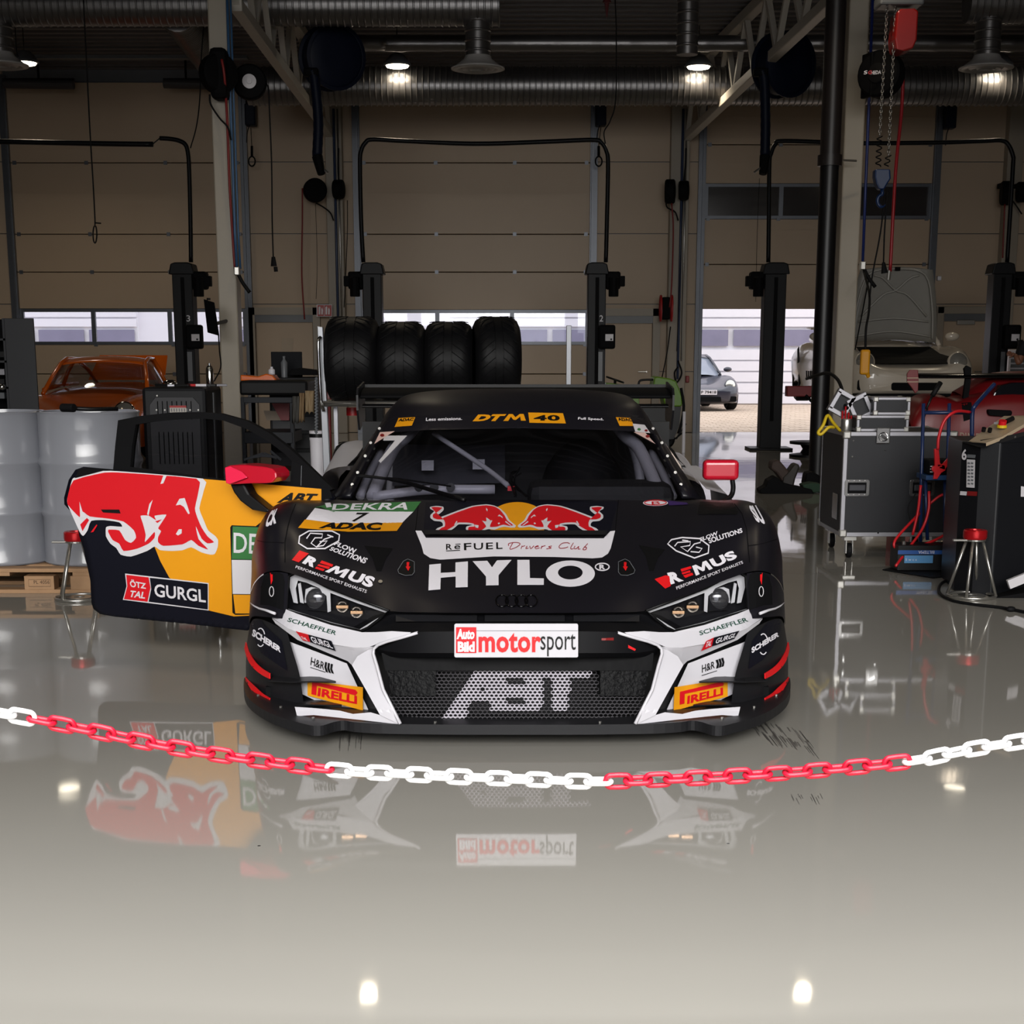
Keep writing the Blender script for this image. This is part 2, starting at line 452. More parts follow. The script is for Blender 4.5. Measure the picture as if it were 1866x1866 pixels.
# opposite building: white ribbed gates with window strips
BY = 41.4
bld = thing('workshop_building', 'white workshop building across the yard with ribbed gates and a window strip', 'building', (0, BY, 0))
M_bw = mat('white_cladding', 'f1eef5', 0.5, var=0.02); M_bglass = mat('dark_glazing', '8f8ba2', 0.15, var=0.2, scale=1.5)
M_frame = mat('white_frame', 'f6f5fa', 0.4)
MB().bb(-26, 22, BY + .25, BY + 6, 0, 6.5).build('wall', M_bw, bld)
for k in range(-4, 4):
    x0 = X27(1262) * 0 + 4.35 + k * 6.0; x1 = x0 + 3.95
    g = MB().bb(x0, x1, BY + .18, BY + .25, 0, 4.6).build('gate', M_frame, bld)
    for za, zb in ((0.02, .28), (.3, .56), (.58, .84), (.86, 1.12), (1.14, 1.42), (1.98, 2.2), (2.22, 2.44), (2.46, 2.7), (2.72, 2.98), (3., 3.3), (3.32, 3.9), (3.92, 4.55)):
        MB().bb(x0 + .02, x1 - .02, BY + .1, BY + .18, za, zb - .02).build('rib_panel', M_bw, g)
    for j in range(3):
        MB().bb(x0 + .08 + j * 1.31, x0 + 1.25 + j * 1.31, BY + .08, BY + .15, 1.49, 1.9).build('pane', M_bglass, g)

# sectional gates ---------------------------------------------------
M_gate = mat('gate_panel', 'b8a289', 0.42, var=0.03, scale=2, spec=0.4)
M_guide = mat('guide_rail', '5d6066', 0.35, metal=0.6)
M_dpane = mat('raised_window', '3b3838', 0.12)
def gate(name, g, top, secs, winrow, label, mull):
    x0, x1 = g
    o = bpy.data.objects.new(name, None); COL.objects.link(o); o.location = ((x0 + x1) / 2, WY, 0); WLOC[o.name] = Vector(o.location)
    o['kind'] = 'structure'; o['label'] = label
    for i, (a, b) in enumerate(secs):
        if (a, b) == winrow:
            fr = MB(); fr.bb(x0 + .05, x1 - .05, WY - .02, WY + .04, a, a + .05); fr.bb(x0 + .05, x1 - .05, WY - .02, WY + .04, b - .05, b)
            for xm in [x0 + .08] + [PY(m, 590 if name != 'door_3' else 365, WY).x for m in mull] + [x1 - .08]:
                fr.bb(xm - .035, xm + .035, WY - .025, WY + .04, a, b)
            f = fr.build('window_frame', M_guide, o)
            xs = [x0 + .08] + [PY(m, 590 if name != 'door_3' else 365, WY).x for m in mull] + [x1 - .08]
            for p, q in zip(xs[:-1], xs[1:]):
                MB().bb(p + .035, q - .035, WY + .005, WY + .012, a + .05, b - .05).build('pane', M_pane if name != 'door_3' else M_dpane, f)
        else:
            mb = MB().bb(x0 + .05, x1 - .05, WY - .02, WY + .03, a + .006, b - .006)
            p = mb.build('gate_panel', M_gate, o, bevel=.006)
            MB().bb(x0 + .0, x1 - .0, WY + .032, WY + .05, a - (.02 if i else 0), b + .02).build('backing', M_guide, p)
            rb = MB(); z = a + .1
            while z < b - .06:
                rb.bb(x0 + .06, x1 - .06, WY - .0225, WY - .02, z, z + .012); z += .11
            rb.build('rib', M_gate, p)
            hg = MB()
            for xx in (x0 + .12, (x0 * 2 + x1) / 3, (x0 + 2 * x1) / 3, x1 - .12): hg.bb(xx - .03, xx + .03, WY - .035, WY - .02, b - .03, b + .03)
            if i < len(secs) - 1: hg.build('hinge', M_guide, p)
    for s, xx in ((-1, x0), (1, x1)):
        r = MB(); r.bb(xx - .06, xx + .06, WY - .1, WY, 0, top + .1); r.bb(xx - s * .02 - .02, xx - s * .02 + .02, WY - .16, WY - .1, 0, top + .1)
        r.build('guide_rail', M_guide, o)
    return o
z = lambda py: zY(py, WY)
gate('door_1', G[0], GT[0], [(0, .5), (.5, .98), (.98, z(628)), (z(628), z(563)), (z(563), z(496)), (z(496), z(427)), (z(427), z(297)), (z(297), GT[0])], (z(628), z(563)), 'sectional gate with a low window strip behind the orange car', [171, 310])
gate('door_2', G[1], GT[1], [(0, .5), (.5, .98), (.98, z(628)), (z(628), z(565)), (z(565), z(496)), (z(496), z(427)), (z(427), z(297)), (z(297), GT[1])], (z(628), z(565)), 'sectional gate with a low window strip behind the row of tyres', [797, 933])
gate('door_3', G[2], GT[2], [(z(563), z(482)), (z(482), z(399)), (z(399), z(335)), (z(335), z(264)), (z(264), GT[2])], (z(399), z(335)), 'half raised sectional gate open to the yard', [1423, 1560])

# personnel doors
def pdoor(name, x0p, x1p, topp, label):
    x0, x1, t = X27(x0p, 650), X27(x1p, 650), zY(topp, WY)
    o = bpy.data.objects.new(name, None); COL.objects.link(o); o.location = ((x0 + x1) / 2, WY, 0); WLOC[o.name] = Vector(o.location)
    o['kind'] = 'structure'; o['label'] = label
    f = MB(); f.bb(x0 - .12, x0, WY - .1, WY, 0, t + .12); f.bb(x1, x1 + .12, WY - .1, WY, 0, t + .12); f.bb(x0 - .12, x1 + .12, WY - .1, WY, t, t + .12)
    f.build('door_frame', M_creamd, o, bevel=.01)
    MB().bb(x0 + .01, x1 - .01, WY - .05, WY - .01, .01, t - .12).build('door_leaf', M_cream, o, bevel=.01)
    MB().bb(x0, x1, WY - .07, WY - .01, t - .12, t).build('lintel', M_greytrim, o)
    h = MB().cyl((x1 - .1, WY - .12, 1.02), (x1 - .1, WY - .04, 1.02), .015).cyl((x1 - .1, WY - .12, 1.02), (x1 - .24, WY - .12, 1.02), .012)
    h.build('door_handle', M_steel, o)
    return o
pdoor('door_4', 468, 573, 574, 'cream side door behind the workbench')
pdoor('door_5', 1100, 1188, 576, 'cream side door left of the open gate')
d6 = pdoor('door_6', 1714, 1800, 572, 'cream side door at the right behind the white car')
MB().bb(X27(1740, 600), X27(1772, 600), WY - .14, WY - .06, zY(592, WY), zY(583, WY)).build('door_closer', M_steel, d6, bevel=.01)

# wall pilasters (light steel columns against the wall)
for i, (a, b) in enumerate(((598, 628), (1218, 1252), (1822, 1850))):
    o = MB().bb(X27(a, 400), X27(b, 400), WY - .22, WY, 0, CEIL).build('trim_%d' % (i + 1), M_creamd, bevel=.01)
    tag(o, kind='structure', label='light steel wall column')
for i, (a, b, c) in enumerate(((455, 575, 0), (630, 650, 0))): pass

# free-standing columns ------------------------------------------------
M_col = mat('ivory_column', 'a39a8b', 0.42, var=0.03)
def column(name, pxl, pxr, Y, label):
    x0 = PY(pxl, 0, Y).x; x1 = PY(pxr, 0, Y).x
    o = thing(name, label, 'column', ((x0 + x1) / 2, Y, 0))
    o['kind'] = 'structure'
    MB().bb(x0, x1, Y, Y + .26, 0.02, CEIL).build('shaft', M_col, o, bevel=.015)
    MB().bb(x0 - .06, x1 + .06, Y - .06, Y + .32, 0, .025).build('base_plate', M_greytrim, o)
    return o
colL = column('steel_column', 377, 413, 17.6, 'ivory square steel column behind the open race car door')
colR = column('steel_column', 1549, 1586, 17.6, 'ivory square steel column in front of the lifted white car')

# roof trusses ------------------------------------------------------
M_truss = mat('truss_paint', 'bdb7ad', 0.45)
def truss(p0, p1, top, label, n=7):
    p0 = Vector(p0); p1 = Vector(p1)
    o = thing('roof_truss', label, 'truss', p0, group='lattice roof trusses')
    d = p1 - p0
    def beam(a, b, w): 
        m_ = MB(); L = (b - a).length; c = (a + b) / 2; dd = (b - a).normalized()
        rx = math.asin(dd.z); rz = atan2(dd.y, dd.x) 
        m_.box(c, (L, w, w), rz=rz, ry=-rx); return m_
    beam(p0, p1, .125).build('bottom_chord', M_truss, o, bevel=.01)
    t0 = Vector((p0.x, p0.y, top)); t1 = Vector((p1.x, p1.y, top))
    beam(t0, t1, .14).build('top_chord', M_truss, o, bevel=.01)
    for i in range(n):
        a = p0 + d * (i / n); b = t0 + (t1 - t0) * ((i + .5) / n); c = p0 + d * ((i + 1) / n)
        beam(a, b, .07).build('diagonal', M_truss, o); beam(b, c, .07).build('diagonal', M_truss, o)
truss(PY(430, 0, 17.9) + Vector((0, 0, -.05)), PY(600, 243, WY - .2), 5.75, 'lattice roof truss running back from the left column')
truss(PY(1516, 0, 17.9), PY(1252, 250, WY - .2), 5.75, 'lattice roof truss running back from the right column')

# ceiling lamps ------------------------------------------------------
M_lamp = mat('lamp_lens', 'fff2d8', 0.4, emit=8)
def lamp(x, Y, zz, label, grp='round high bay lamps', k=1.0):
    o = thing('ceiling_lamp', label, 'lamp', (x, Y, zz), group=grp)
    MB().lathe([(.03, .16), (.09, .14), (.17, .05), (.2, 0.01), (.2, -.01), (.165, -.012)], (x, Y, zz), n=20).build('lamp_housing', M_greytrim, o, smooth=True)
    MB().lathe([(.165 * k, -.012), (.15 * k, -.035), (.08 * k, -.05), (.001, -.052)], (x, Y, zz), n=20).build('lens', M_lamp, o, smooth=True)
    MB().cyl((x, Y, zz + .14), (x, Y, CEIL + .02), .008, 6).build('cord', M_black, o)
    l = bpy.data.lights.new('lamp_bulb', 'SPOT'); l.energy = 85 * k; l.spot_size = radians(150); l.spot_blend = .6; l.shadow_soft_size = .15 * k; l.color = (1, .84, .62)
    lo = bpy.data.objects.new('lamp_light', l); COL.objects.link(lo); lo.parent = o; lo.location = (0, 0, -.07)
for px, py, Y, lab in ((724, 118, 23.5, 'glowing round ceiling lamp left of the central air diffuser'), (1273, 120, 23.5, 'glowing round ceiling lamp by the right truss'), (45, 113, 23.5, 'glowing lamp at the upper left edge behind the diffuser')):
    p = PY(px, py, Y); lamp(p.x, Y, p.z, lab)
zl = zY(118, 23.5)
lamp(6.9, 23.5, zl, 'round ceiling lamp hidden behind the right air diffuser')
pos4 = {-7.2: 'far left', -6.5: 'far left', -1.5: 'just left of the centre', 3.05: 'just right of the centre', 7.3: 'far right'}
for x in (-7.2, -1.5, 3.05, 7.3): lamp(x, 15.4, zl, 'round ceiling lamp over the middle of the hall, ' + pos4[x], 'lamps above the middle of the hall', .55)
for x in (-6.5, -1.5, 3.05, 7.3): lamp(x, 7.5, zl, 'round ceiling lamp over the front of the hall, ' + pos4[x], 'lamps above the front of the hall', .55)

# ducts ----------------------------------------------------------------
def spiral(mb, p0, p1, r, pitch, n=20, ridge=.012):
    p0 = Vector(p0); p1 = Vector(p1); L = (p1 - p0).length; k = int(L / pitch); prof = []
    for i in range(k):
        h = i * L / k; q = L / k
        prof += [(r, h), (r, h + q * .7), (r + ridge, h + q * .8), (r + ridge, h + q * .9)]
    prof += [(r, L), (.001, L)]
    mb.lathe([(.001, 0)] + prof, p0, (p1 - p0).normalized(), n)
def duct(name, p0, p1, r, pitch, label, cat='duct', n=20, ridge=.012):
    mb = MB(); spiral(mb, p0, p1, r, pitch, n, ridge)
    o = mb.build(name, M_galv, smooth=True, auto=30); tag(o, label, cat); return o
Yd = 23.9; zc = zY(157, Yd); rd = (zY(121, Yd) - zY(191, Yd)) / 2
duct('spiral_duct', (PY(452, 157, Yd).x, Yd, zc), (11.5, Yd, zc), rd, .085, 'thick ribbed galvanised spiral duct running along the rear wall', n=24, ridge=.016)
Yt = 22.6; zt = zY(79, Yt)
duct('spiral_duct', (PY(600, 79, Yt).x, Yt, zt), (11, Yt, zt), .105, .5, 'thin galvanised duct above the central gate', ridge=.005)
Yu = 20.3; zu = zY(10, Yu)
duct('spiral_duct', (-11, Yu, zu), (PY(911, 10, Yu).x, Yu, zu), .235, .085, 'upper left ribbed duct ending above the central diffuser', ridge=.01)
duct('spiral_duct', (PY(1762, 5, Yu).x, Yu, zu + .03), (11, Yu, zu + .03), .235, .085, 'short ribbed duct end at the upper right corner', ridge=.01)
duct('spiral_duct', PY(322, 22, 20.6) , PY(388, 116, 24.5), .23, .1, 'spiral duct slanting back beside the left column', ridge=.01)
def diffuser(px, py, Y, ztop, label, rr=.33, rn=.155):
    p = PY(px, py, Y)
    o = thing('air_diffuser', label, 'air diffuser', p, group='round ceiling air diffusers')
    mb = MB(); spiral(mb, p + Vector((0, 0, .1)), Vector((p.x, p.y, ztop)), rn, .1, 18, .01); mb.build('drop_duct', M_galv, o, smooth=True, auto=30)
    M_df = mat('diffuser_enamel', 'aaa7a4', 0.35)
    MB().lathe([(rn, .14), (rn + .02, .1), (rr * .85, .02), (rr, 0), (rr, -.015), (rr * .9, -.01)], p, n=28).build('collar', M_df, o, smooth=True)
    for k in range(3):
        r0 = rr * (.9 - .27 * k)
        MB().lathe([(r0, -.012 + k * .004), (r0 * .88, -.03), (r0 * .8, -.012), (r0 * .74, .005), (.0 if k == 2 else r0 * .7, .006)], p, n=28).build('ring', M_df, o, smooth=True)
    return o
diffuser(871, 124, Yu, zu - .05, 'round white air diffuser on the drop duct above the central gate')
diffuser(1797, 123, Yu, zu - .05, 'round white air diffuser at the upper right')
diffuser(2, 118, Yu, zu, 'round white air diffuser cut by the left edge')
p = PY(1252, 100, 19.5); mb = MB(); spiral(mb, p, (p.x, p.y, CEIL), .125, .11, 18, .01)
tag(mb.build('drop_duct', M_galv, smooth=True, auto=30), 'plain vertical spiral duct left of the right truss lamp', 'duct')
# cable tray and heater tubes under the ceiling, left
tr = MB().bb(-11, PY(450, 100, 25).x, 25, 25.15, zY(106, 25), zY(100, 25)); tag(tr.build('cable_tray', M_greytrim), 'dark cable tray running above the left gate', 'cable tray')
M_heat = mat('heater_casing', '3a3738', 0.6)
for a, b, lab in ((6, 135, 'dark tubular heater above the left gate, outer one'), (298, 380, 'dark tubular heater above the left gate beside the column')):
    Yh = 26.2; o = thing('strip_heater', lab, 'heater', PY((a + b) / 2, 153, Yh))
    MB().cyl(PY(a, 152, Yh), PY(b, 154, Yh), .075, 14).build('casing', M_heat, o, bevel=.01)
    MB().bb(PY(a, 150, Yh).x, PY(b, 150, Yh).x, Yh - .03, Yh + .03, zY(147, Yh), zY(143, Yh)).build('bracket', M_matt, o)
    MB().cyl(PY((a + b) / 2, 146, Yh), (PY((a + b) / 2, 146, Yh).x, Yh, CEIL + .02), .02, 6).build('hanger', M_matt, o)
# ================================================================== RACE CAR
NY, XC = 5.27, 0.02          # nose tip depth, centre line
PCX = 941.0
def C(dx, py, s, side=1):
    p = PY(PCX + dx, py, NY + s); w = p.x - PY(PCX, py, NY + s).x
    return Vector((XC + side * w, p.y, p.z))
def X(x, z, s, side=1): return Vector((XC + side * x, NY + s, z))
def pt(e, side): return X(e[1], e[2], e[3], side) if e[0] == 'x' else C(e[0], e[1], e[2], side)
def sym(rows):
    """half rows centre -> outside, mirrored to a full-width grid"""
    return [[pt(e, -1) for e in r[:0:-1]] + [pt(e, 1) for e in r] for r in rows]
def half(rows, side): return [[pt(e, side) for e in r] for r in rows]
car = thing('race_car', 'matt black racing car with sponsor stickers and its painted door open', 'race car', (XC, NY + 2.3, 0))
M_carbon = stripe_mat('carbon_weave', '0c0c0e', '242427', 0.4, 260, 'D', spec=.3)
M_cardark = mat('car_interior_dark', '0b0b0d', 0.7)
M_roll = mat('grey_cage_tube', 'a9a8ae', 0.4)
M_wind = glass_mat('tinted_windscreen', 'd2d2da', 0.02)
M_redf = mat('fluorescent_red', 'dd161c', 0.45, var=0.03)
M_redm = mat('mirror_red', 'b90d27', 0.3, coat=.4)

HR = [
 [(0,1117,.20),(80,1117,.20),(160,1116,.23),(234,1113,.30),(290,1093,.36),(345,1070,.42),(395,1051,.47),(420,1043,.50),(440,1040,.53),(462,1045,.58),(478,1060,.66),(486,1078,.80)],
 [(0,1085,.33),(80,1085,.33),(165,1083,.35),(240,1076,.42),(300,1060,.48),(350,1038,.54),(395,1018,.59),(420,1010,.62),(442,1007,.64),(463,1013,.68),(476,1028,.75),(484,1050,.88)],
 [(0,1045,.54),(80,1045,.54),(170,1040,.55),(245,1032,.58),(305,1015,.64),(355,987,.70),(395,966,.74),(420,956,.77),(443,952,.80),(463,959,.84),(476,982,.88),(483,1014,.97)],
 [(0,1000,.79),(80,1000,.79),(170,997,.79),(245,987,.80),(305,967,.84),(350,944,.88),(390,928,.92),(414,922,.95),(437,924,.97),(455,934,1.0),(469,957,1.03),(477,992,1.10)],
 [(0,955,1.05),(80,955,1.05),(170,952,1.05),(245,945,1.05),(300,932,1.07),(345,918,1.10),(383,913,1.13),(406,911,1.15),(427,915,1.17),(442,924,1.19),(456,941,1.22),(466,975,1.28)],
 [(0,911,1.34),(80,911,1.34),(170,911,1.33),(245,912,1.30),(300,912,1.27),(338,910,1.30),(372,912,1.35),(390,912,1.38),(408,917,1.40),(426,928,1.42),(440,948,1.45),(450,988,1.52)],
]
hood = MB().grid(refine(sym(HR), 4)).build('hood', M_body, car, smooth=True)
# front corner (outside the headlamp) and lower bumper shell
FC = [
 [(418,1045,.50),(440,1042,.53),(462,1047,.58),(478,1062,.66),(486,1080,.80)],
 [(419,1075,.47),(441,1074,.50),(463,1078,.56),(480,1086,.66),(487,1100,.80)],
 [(420,1108,.45),(441,1106,.48),(463,1104,.55),(482,1104,.66),(488,1118,.80)],
 [(421,1128,.44),(442,1126,.47),(464,1124,.55),(483,1124,.66),(489,1140,.82)],
]
fc = [MB().grid(refine(half(FC, s), 3)).build('front_corner', M_body, car, smooth=True) for s in (-1, 1)]
def sb(dx):           # how far the bumper face sits behind the nose
    a = abs(dx); return .09 + .10 * (a / 240) ** 2 if a < 240 else .19 + (a - 240) * .0012 + .22 * max(0, (a - 400) / 90) ** 2
BU = []
for py, off in ((1100, .10), (1150, .08), (1200, .07), (1250, .07), (1300, .06), (1332, .06)):
    BU.append([(dx, max(py, {0: 1140, 80: 1140, 160: 1141, 225: 1154, 262: 1158, 310: 1156, 360: 1142, 410: 1124, 445: 1112, 470: 1112, 487: 1116}[dx]), sb(dx) + off + (.05 if dx < 230 and py > 1190 else 0)) for dx in (0, 80, 160, 225, 262, 310, 360, 410, 445, 470, 487)])
bumper = MB().grid(sym(BU)).build('bumper_shell', M_black, car, smooth=True)
# black beam between hood edge and grille
BB = [
 [(0,1118,.215),(80,1118,.215),(160,1117,.24),(234,1114,.30),(262,1122,.34),(300,1143,.40)],
 [(0,1121,.25),(80,1121,.25),(160,1120,.26),(226,1119,.31),(262,1128,.35),(300,1148,.40)],
 [(0,1133,.22),(80,1133,.22),(160,1133,.24),(228,1135,.28),(262,1142,.33),(296,1152,.38)],
 [(0,1136,.15),(80,1136,.15),(160,1136,.17),(228,1139,.24),(258,1146,.30),(288,1153,.36)],
 [(0,1147,.115),(80,1147,.115),(160,1148,.13),(215,1150,.19),(245,1154,.24),(262,1158,.27)],
 [(0,1150,.085),(80,1150,.085),(160,1151,.10),(215,1153,.16),(243,1158,.22),(258,1163,.25)],
 [(0,1190,.07),(80,1190,.07),(160,1190,.09),(215,1190,.14),(243,1186,.19),(256,1182,.22)],
 [(0,1199,.10),(80,1199,.10),(160,1198,.12),(215,1198,.17),(243,1196,.22),(254,1192,.25)],
]
M_beam = mat('beam_black', '0d0d10', .55, spec=.15)
beam = MB().grid(sym(BB)).build('nose_beam', M_beam, car, smooth=True, auto=40)
# carbon slot under the hood edge, in three openings
slot = MB()
for a, b in ((-222, -74), (-60, 86), (102, 222)):
    n = 6; top = []; bot = []
    for i in range(n + 1):
        dx = a + (b - a) * i / n; s_ = .24 + .0000012 * abs(dx) ** 2 * 1.0
        top.append(C(abs(dx), 1120.5, s_ - .012, 1 if dx > 0 else -1)); bot.append(C(abs(dx), 1132.5, s_ - .04, 1 if dx > 0 else -1))
    slot.grid([top, bot])
slot.build('slot_mesh', M_carbon, car)

# honeycomb grille with the printed letters
M_mesh = mat('grille_wire', '4a484c', 0.4, metal=.4); M_meshw = mat('grille_wire_white', 'b3aeb8', 0.5)
def gdepth(dx, py): return .155 + .05 * (dx / 230) ** 2 - (py - 1222) * .00045
def inside(poly, x, y):
    c = False; n = len(poly)
    for i in range(n):
        x1, y1 = poly[i]; x2, y2 = poly[i - 1]
        if (y1 > y) != (y2 > y) and x < (x2 - x1) * (y - y1) / (y2 - y1) + x1: c = not c
    return c
z4 = lambda u, v: (750 + u / 5.331, 1000 + v / 5.331)
ABT = [[z4(*p) for p in q] for q in (
  [(600,1190),(1740,1190),(1700,1265),(570,1265)],
  [(600,1190),(760,1190),(470,1710),(265,1710)],
  [(700,1260),(930,1260),(930,1565),(760,1565),(760,1470),(560,1470),(600,1390),(690,1390)],
  [(930,1440),(1130,1440),(1130,1330),(930,1330)],
  [(930,1500),(1260,1500),(1260,1565),(930,1565)],
  [(1090,1265),(1270,1265),(1270,1540),(1090,1540)],
  [(1370,1265),(1540,1265),(1520,1565),(1370,1565)],
)]
gm = MB(); hw, hh = 4.15, 3.95
row = 0; py = 1226.0
while py < 1325:
    px = 941 - 240 + (hw if row % 2 else 0)
    while px < 941 + 236:
        lim = 150 if py < 1266 else 235 - (py - 1266) * .5
        if -lim < px - PCX < lim - (3 if py < 1266 else 0):
            gm.cur = 1 if any(inside(a, px, py) for a in ABT) else 0
            dep = NY + gdepth(px - PCX, py)
            o = []; i_ = []
            ro = 1.0; ri = .70 if gm.cur else .78
            for k in range(6):
                a = radians(60 * k + 30)
                hx = (hw * 1.02 / cos(radians(30))) * cos(a); hy = (hh * 1.30) * sin(a)
                o.append(PY(px + hx * ro, py + hy * ro * .78, dep)); i_.append(PY(px + hx * ri, py + hy * ri * .74, dep + .001))
            vs = o + i_ + [p + Vector((0, .01, 0)) for p in i_]
            gm.add(vs, [(k, (k + 1) % 6, 6 + (k + 1) % 6, 6 + k) for k in range(6)] + [(6 + k, 6 + (k + 1) % 6, 12 + (k + 1) % 6, 12 + k) for k in range(6)])
        px += hw * 2
    py += hh * 1.52; row += 1
gm.build('grille_mesh', [M_mesh, M_meshw], car, kind='stuff', fix=False, label='honeycomb grille with large white letters sprayed over it')
# printed letters continue on the panel strip; radiator behind
MB().grid(sym([[(0,1215,.27),(120,1215,.28),(240,1215,.32)],[(0,1335,.25),(120,1335,.26),(240,1335,.30)]])).build('radiator', M_matt, car)
# crumpled tape patches beside and above the grille
M_tape = mat('black_tape', '0a0a0c', 0.5, spec=.12, bump=.6, scale=20, bscale=60)
M_tapem = mat('black_tape_matt', '0c0c0e', 0.6, spec=.12, bump=.25, bscale=20)
def gpatch(name, poly, m, off, solid=.002):
    d = Decal().poly(poly)
    o = d.put(name, m, car, None, step=12, mapf=lambda x, y, l: C(abs(x - PCX), y, gdepth(x - PCX, y) - off, 1 if x > PCX else -1)); return o
gpatch('tape_patch', [(692,1171),(792,1180),(792,1268),(712,1268)], M_tape, .012)
gpatch('tape_patch', [(1090,1180),(1190,1171),(1172,1268),(1092,1268)], M_tape, .012)
gpatch('tape_patch', [(693,1190),(1189,1190),(1186,1222),(700,1222)], M_tapem, .018)

# headlamps ----------------------------------------------------------
M_hglass = glass_mat('headlamp_glass', 'f2f2f4', 0.01); M_hdark = mat('headlamp_black', '1c1c1f', 0.25)
M_drl = mat('light_guide', 'd2d2d4', 0.3, coat=.5); M_refl = mat('reflector', '8f8b86', 0.18, metal=1); M_warm = mat('amber_reflector', 'e0b48a', 0.2, metal=.7)
def hs(dx, py):   # headlamp surface depth
    return .30 + (dx - 234) * .00105 + (1148 - py) * -.0006 * 0 + max(0, (1112 - py)) * .0008
HL = [(234,1113),(285,1094),(345,1071),(381,1052),(408,1043),(418,1050),(420,1075),(420,1112),(380,1124),(341,1137),(286,1150),(272,1144),(250,1127)]
for side in (-1, 1):
    hl = None
    def HP(x, y, off): return C(x, y, hs(x, y) + off, side)
    mp = lambda off: (lambda x, y, l: C(x, y, hs(x, y) + off, side))
    hl = Decal().poly(HL).put('headlamp', M_hdark, car, None, step=20, mapf=mp(.045), label='clear headlamp with light guide strips')
    rim = MB(); rim.tube([HP(x, y, -.006) for x, y in HL], .0055, 6, closed=True); rim.build('rim', M_black, hl, smooth=True)
    def piece(nm, poly, m, off, th=.012):
        mb = MB(); P = [HP(x, y, off) for x, y in poly]; mb.prism(P, (0, th, 0)); return mb.build(nm, m, hl, bevel=.001)
    piece('light_guide', [(236,1113),(290,1092),(345,1070),(380,1053),(402,1045),(414,1052),(415,1070),(408,1098),(400,1100),(404,1072),(400,1058),(384,1062),(345,1079),(290,1100),(240,1117)], M_drl, .012)
    piece('light_guide', [(395,1062),(400,1064),(396,1098),(389,1100)], M_drl, .008)
    piece('inner_guide', [(341,1080),(352,1074),(376,1070),(386,1074),(388,1098),(382,1100),(381,1078),(354,1081),(348,1086),(346,1116),(340,1114)], M_drl, .014)
    piece('lower_strip', [(288,1147),(340,1134),(420,1109),(420,1112),(341,1138),(286,1151),(252,1128),(254,1126)], M_drl, .010, .006)
    # projector lens
    c = HP(364, 1094, .03); pr = MB(); pr.lathe([(.045, .02), (.045, 0), (.036, -.012), (.02, -.02), (.001, -.022)], c, (0, 1, .1), 20); pr.build('projector_lens', mat('projector_glass', '58585b', .12, metal=.6, coat=1), hl, smooth=True)
    piece('lens_frame', [(344,1078),(384,1076),(384,1112),(346,1114)], M_hdark, .026)
    for (x, y) in ((323 - 4, 1104), (293, 1114)):
        c = HP(x, y, .022); rf = MB(); rf.lathe([(.024, -.004), (.02, .008), (.01, .014), (.001, .016)], c, (0, 1, .15), 14); rf.build('reflector', M_refl, hl, smooth=True)
        MB().box(HP(x, y + 2, .012), (.045, .012, .012)).build('led_block', M_warm, hl, bevel=.002)
    Decal().poly(HL).put('lens_cover', M_hglass, hl, None, step=20, mapf=mp(-.004))
# white blades -------------------------------------------------------
def sbl(dx, y):      # the bumper leans forward again towards its foot
    low = .045 + max(0, dx - 215) * .0007; k = min(1, max(0, (y - 1185) / 110)); return sb(dx) * (1 - k) + low * k
def lmap(off, side): return lambda x, y, l: C(x, y, sbl(x, y) - off, side)
def bmap(off, side): return lambda x, y, l: C(x, y, sb(x) - off + max(0, 1150 - y) * .0012, side)
BLADE_IN = [(180,1153),(230,1149),(262,1152),(284,1152),(340,1138),(400,1118),(430,1106),(446,1100),(456,1101),(456,1108),(487,1101),(485,1106),(470,1114),(447,1130),(441,1135),(401,1165),(309,1204),(302,1212),(276,1258),(252,1302),(268,1297),(300,1302),(324,1296),(360,1293),(376,1291),(406,1289),(402,1304),(372,1303),(342,1306),(286,1311),(215,1319),(245,1257),(256,1213),(263,1187),(262,1180),(256,1176)]
CRE = [(268,1178),(400,1158),(470,1110)]
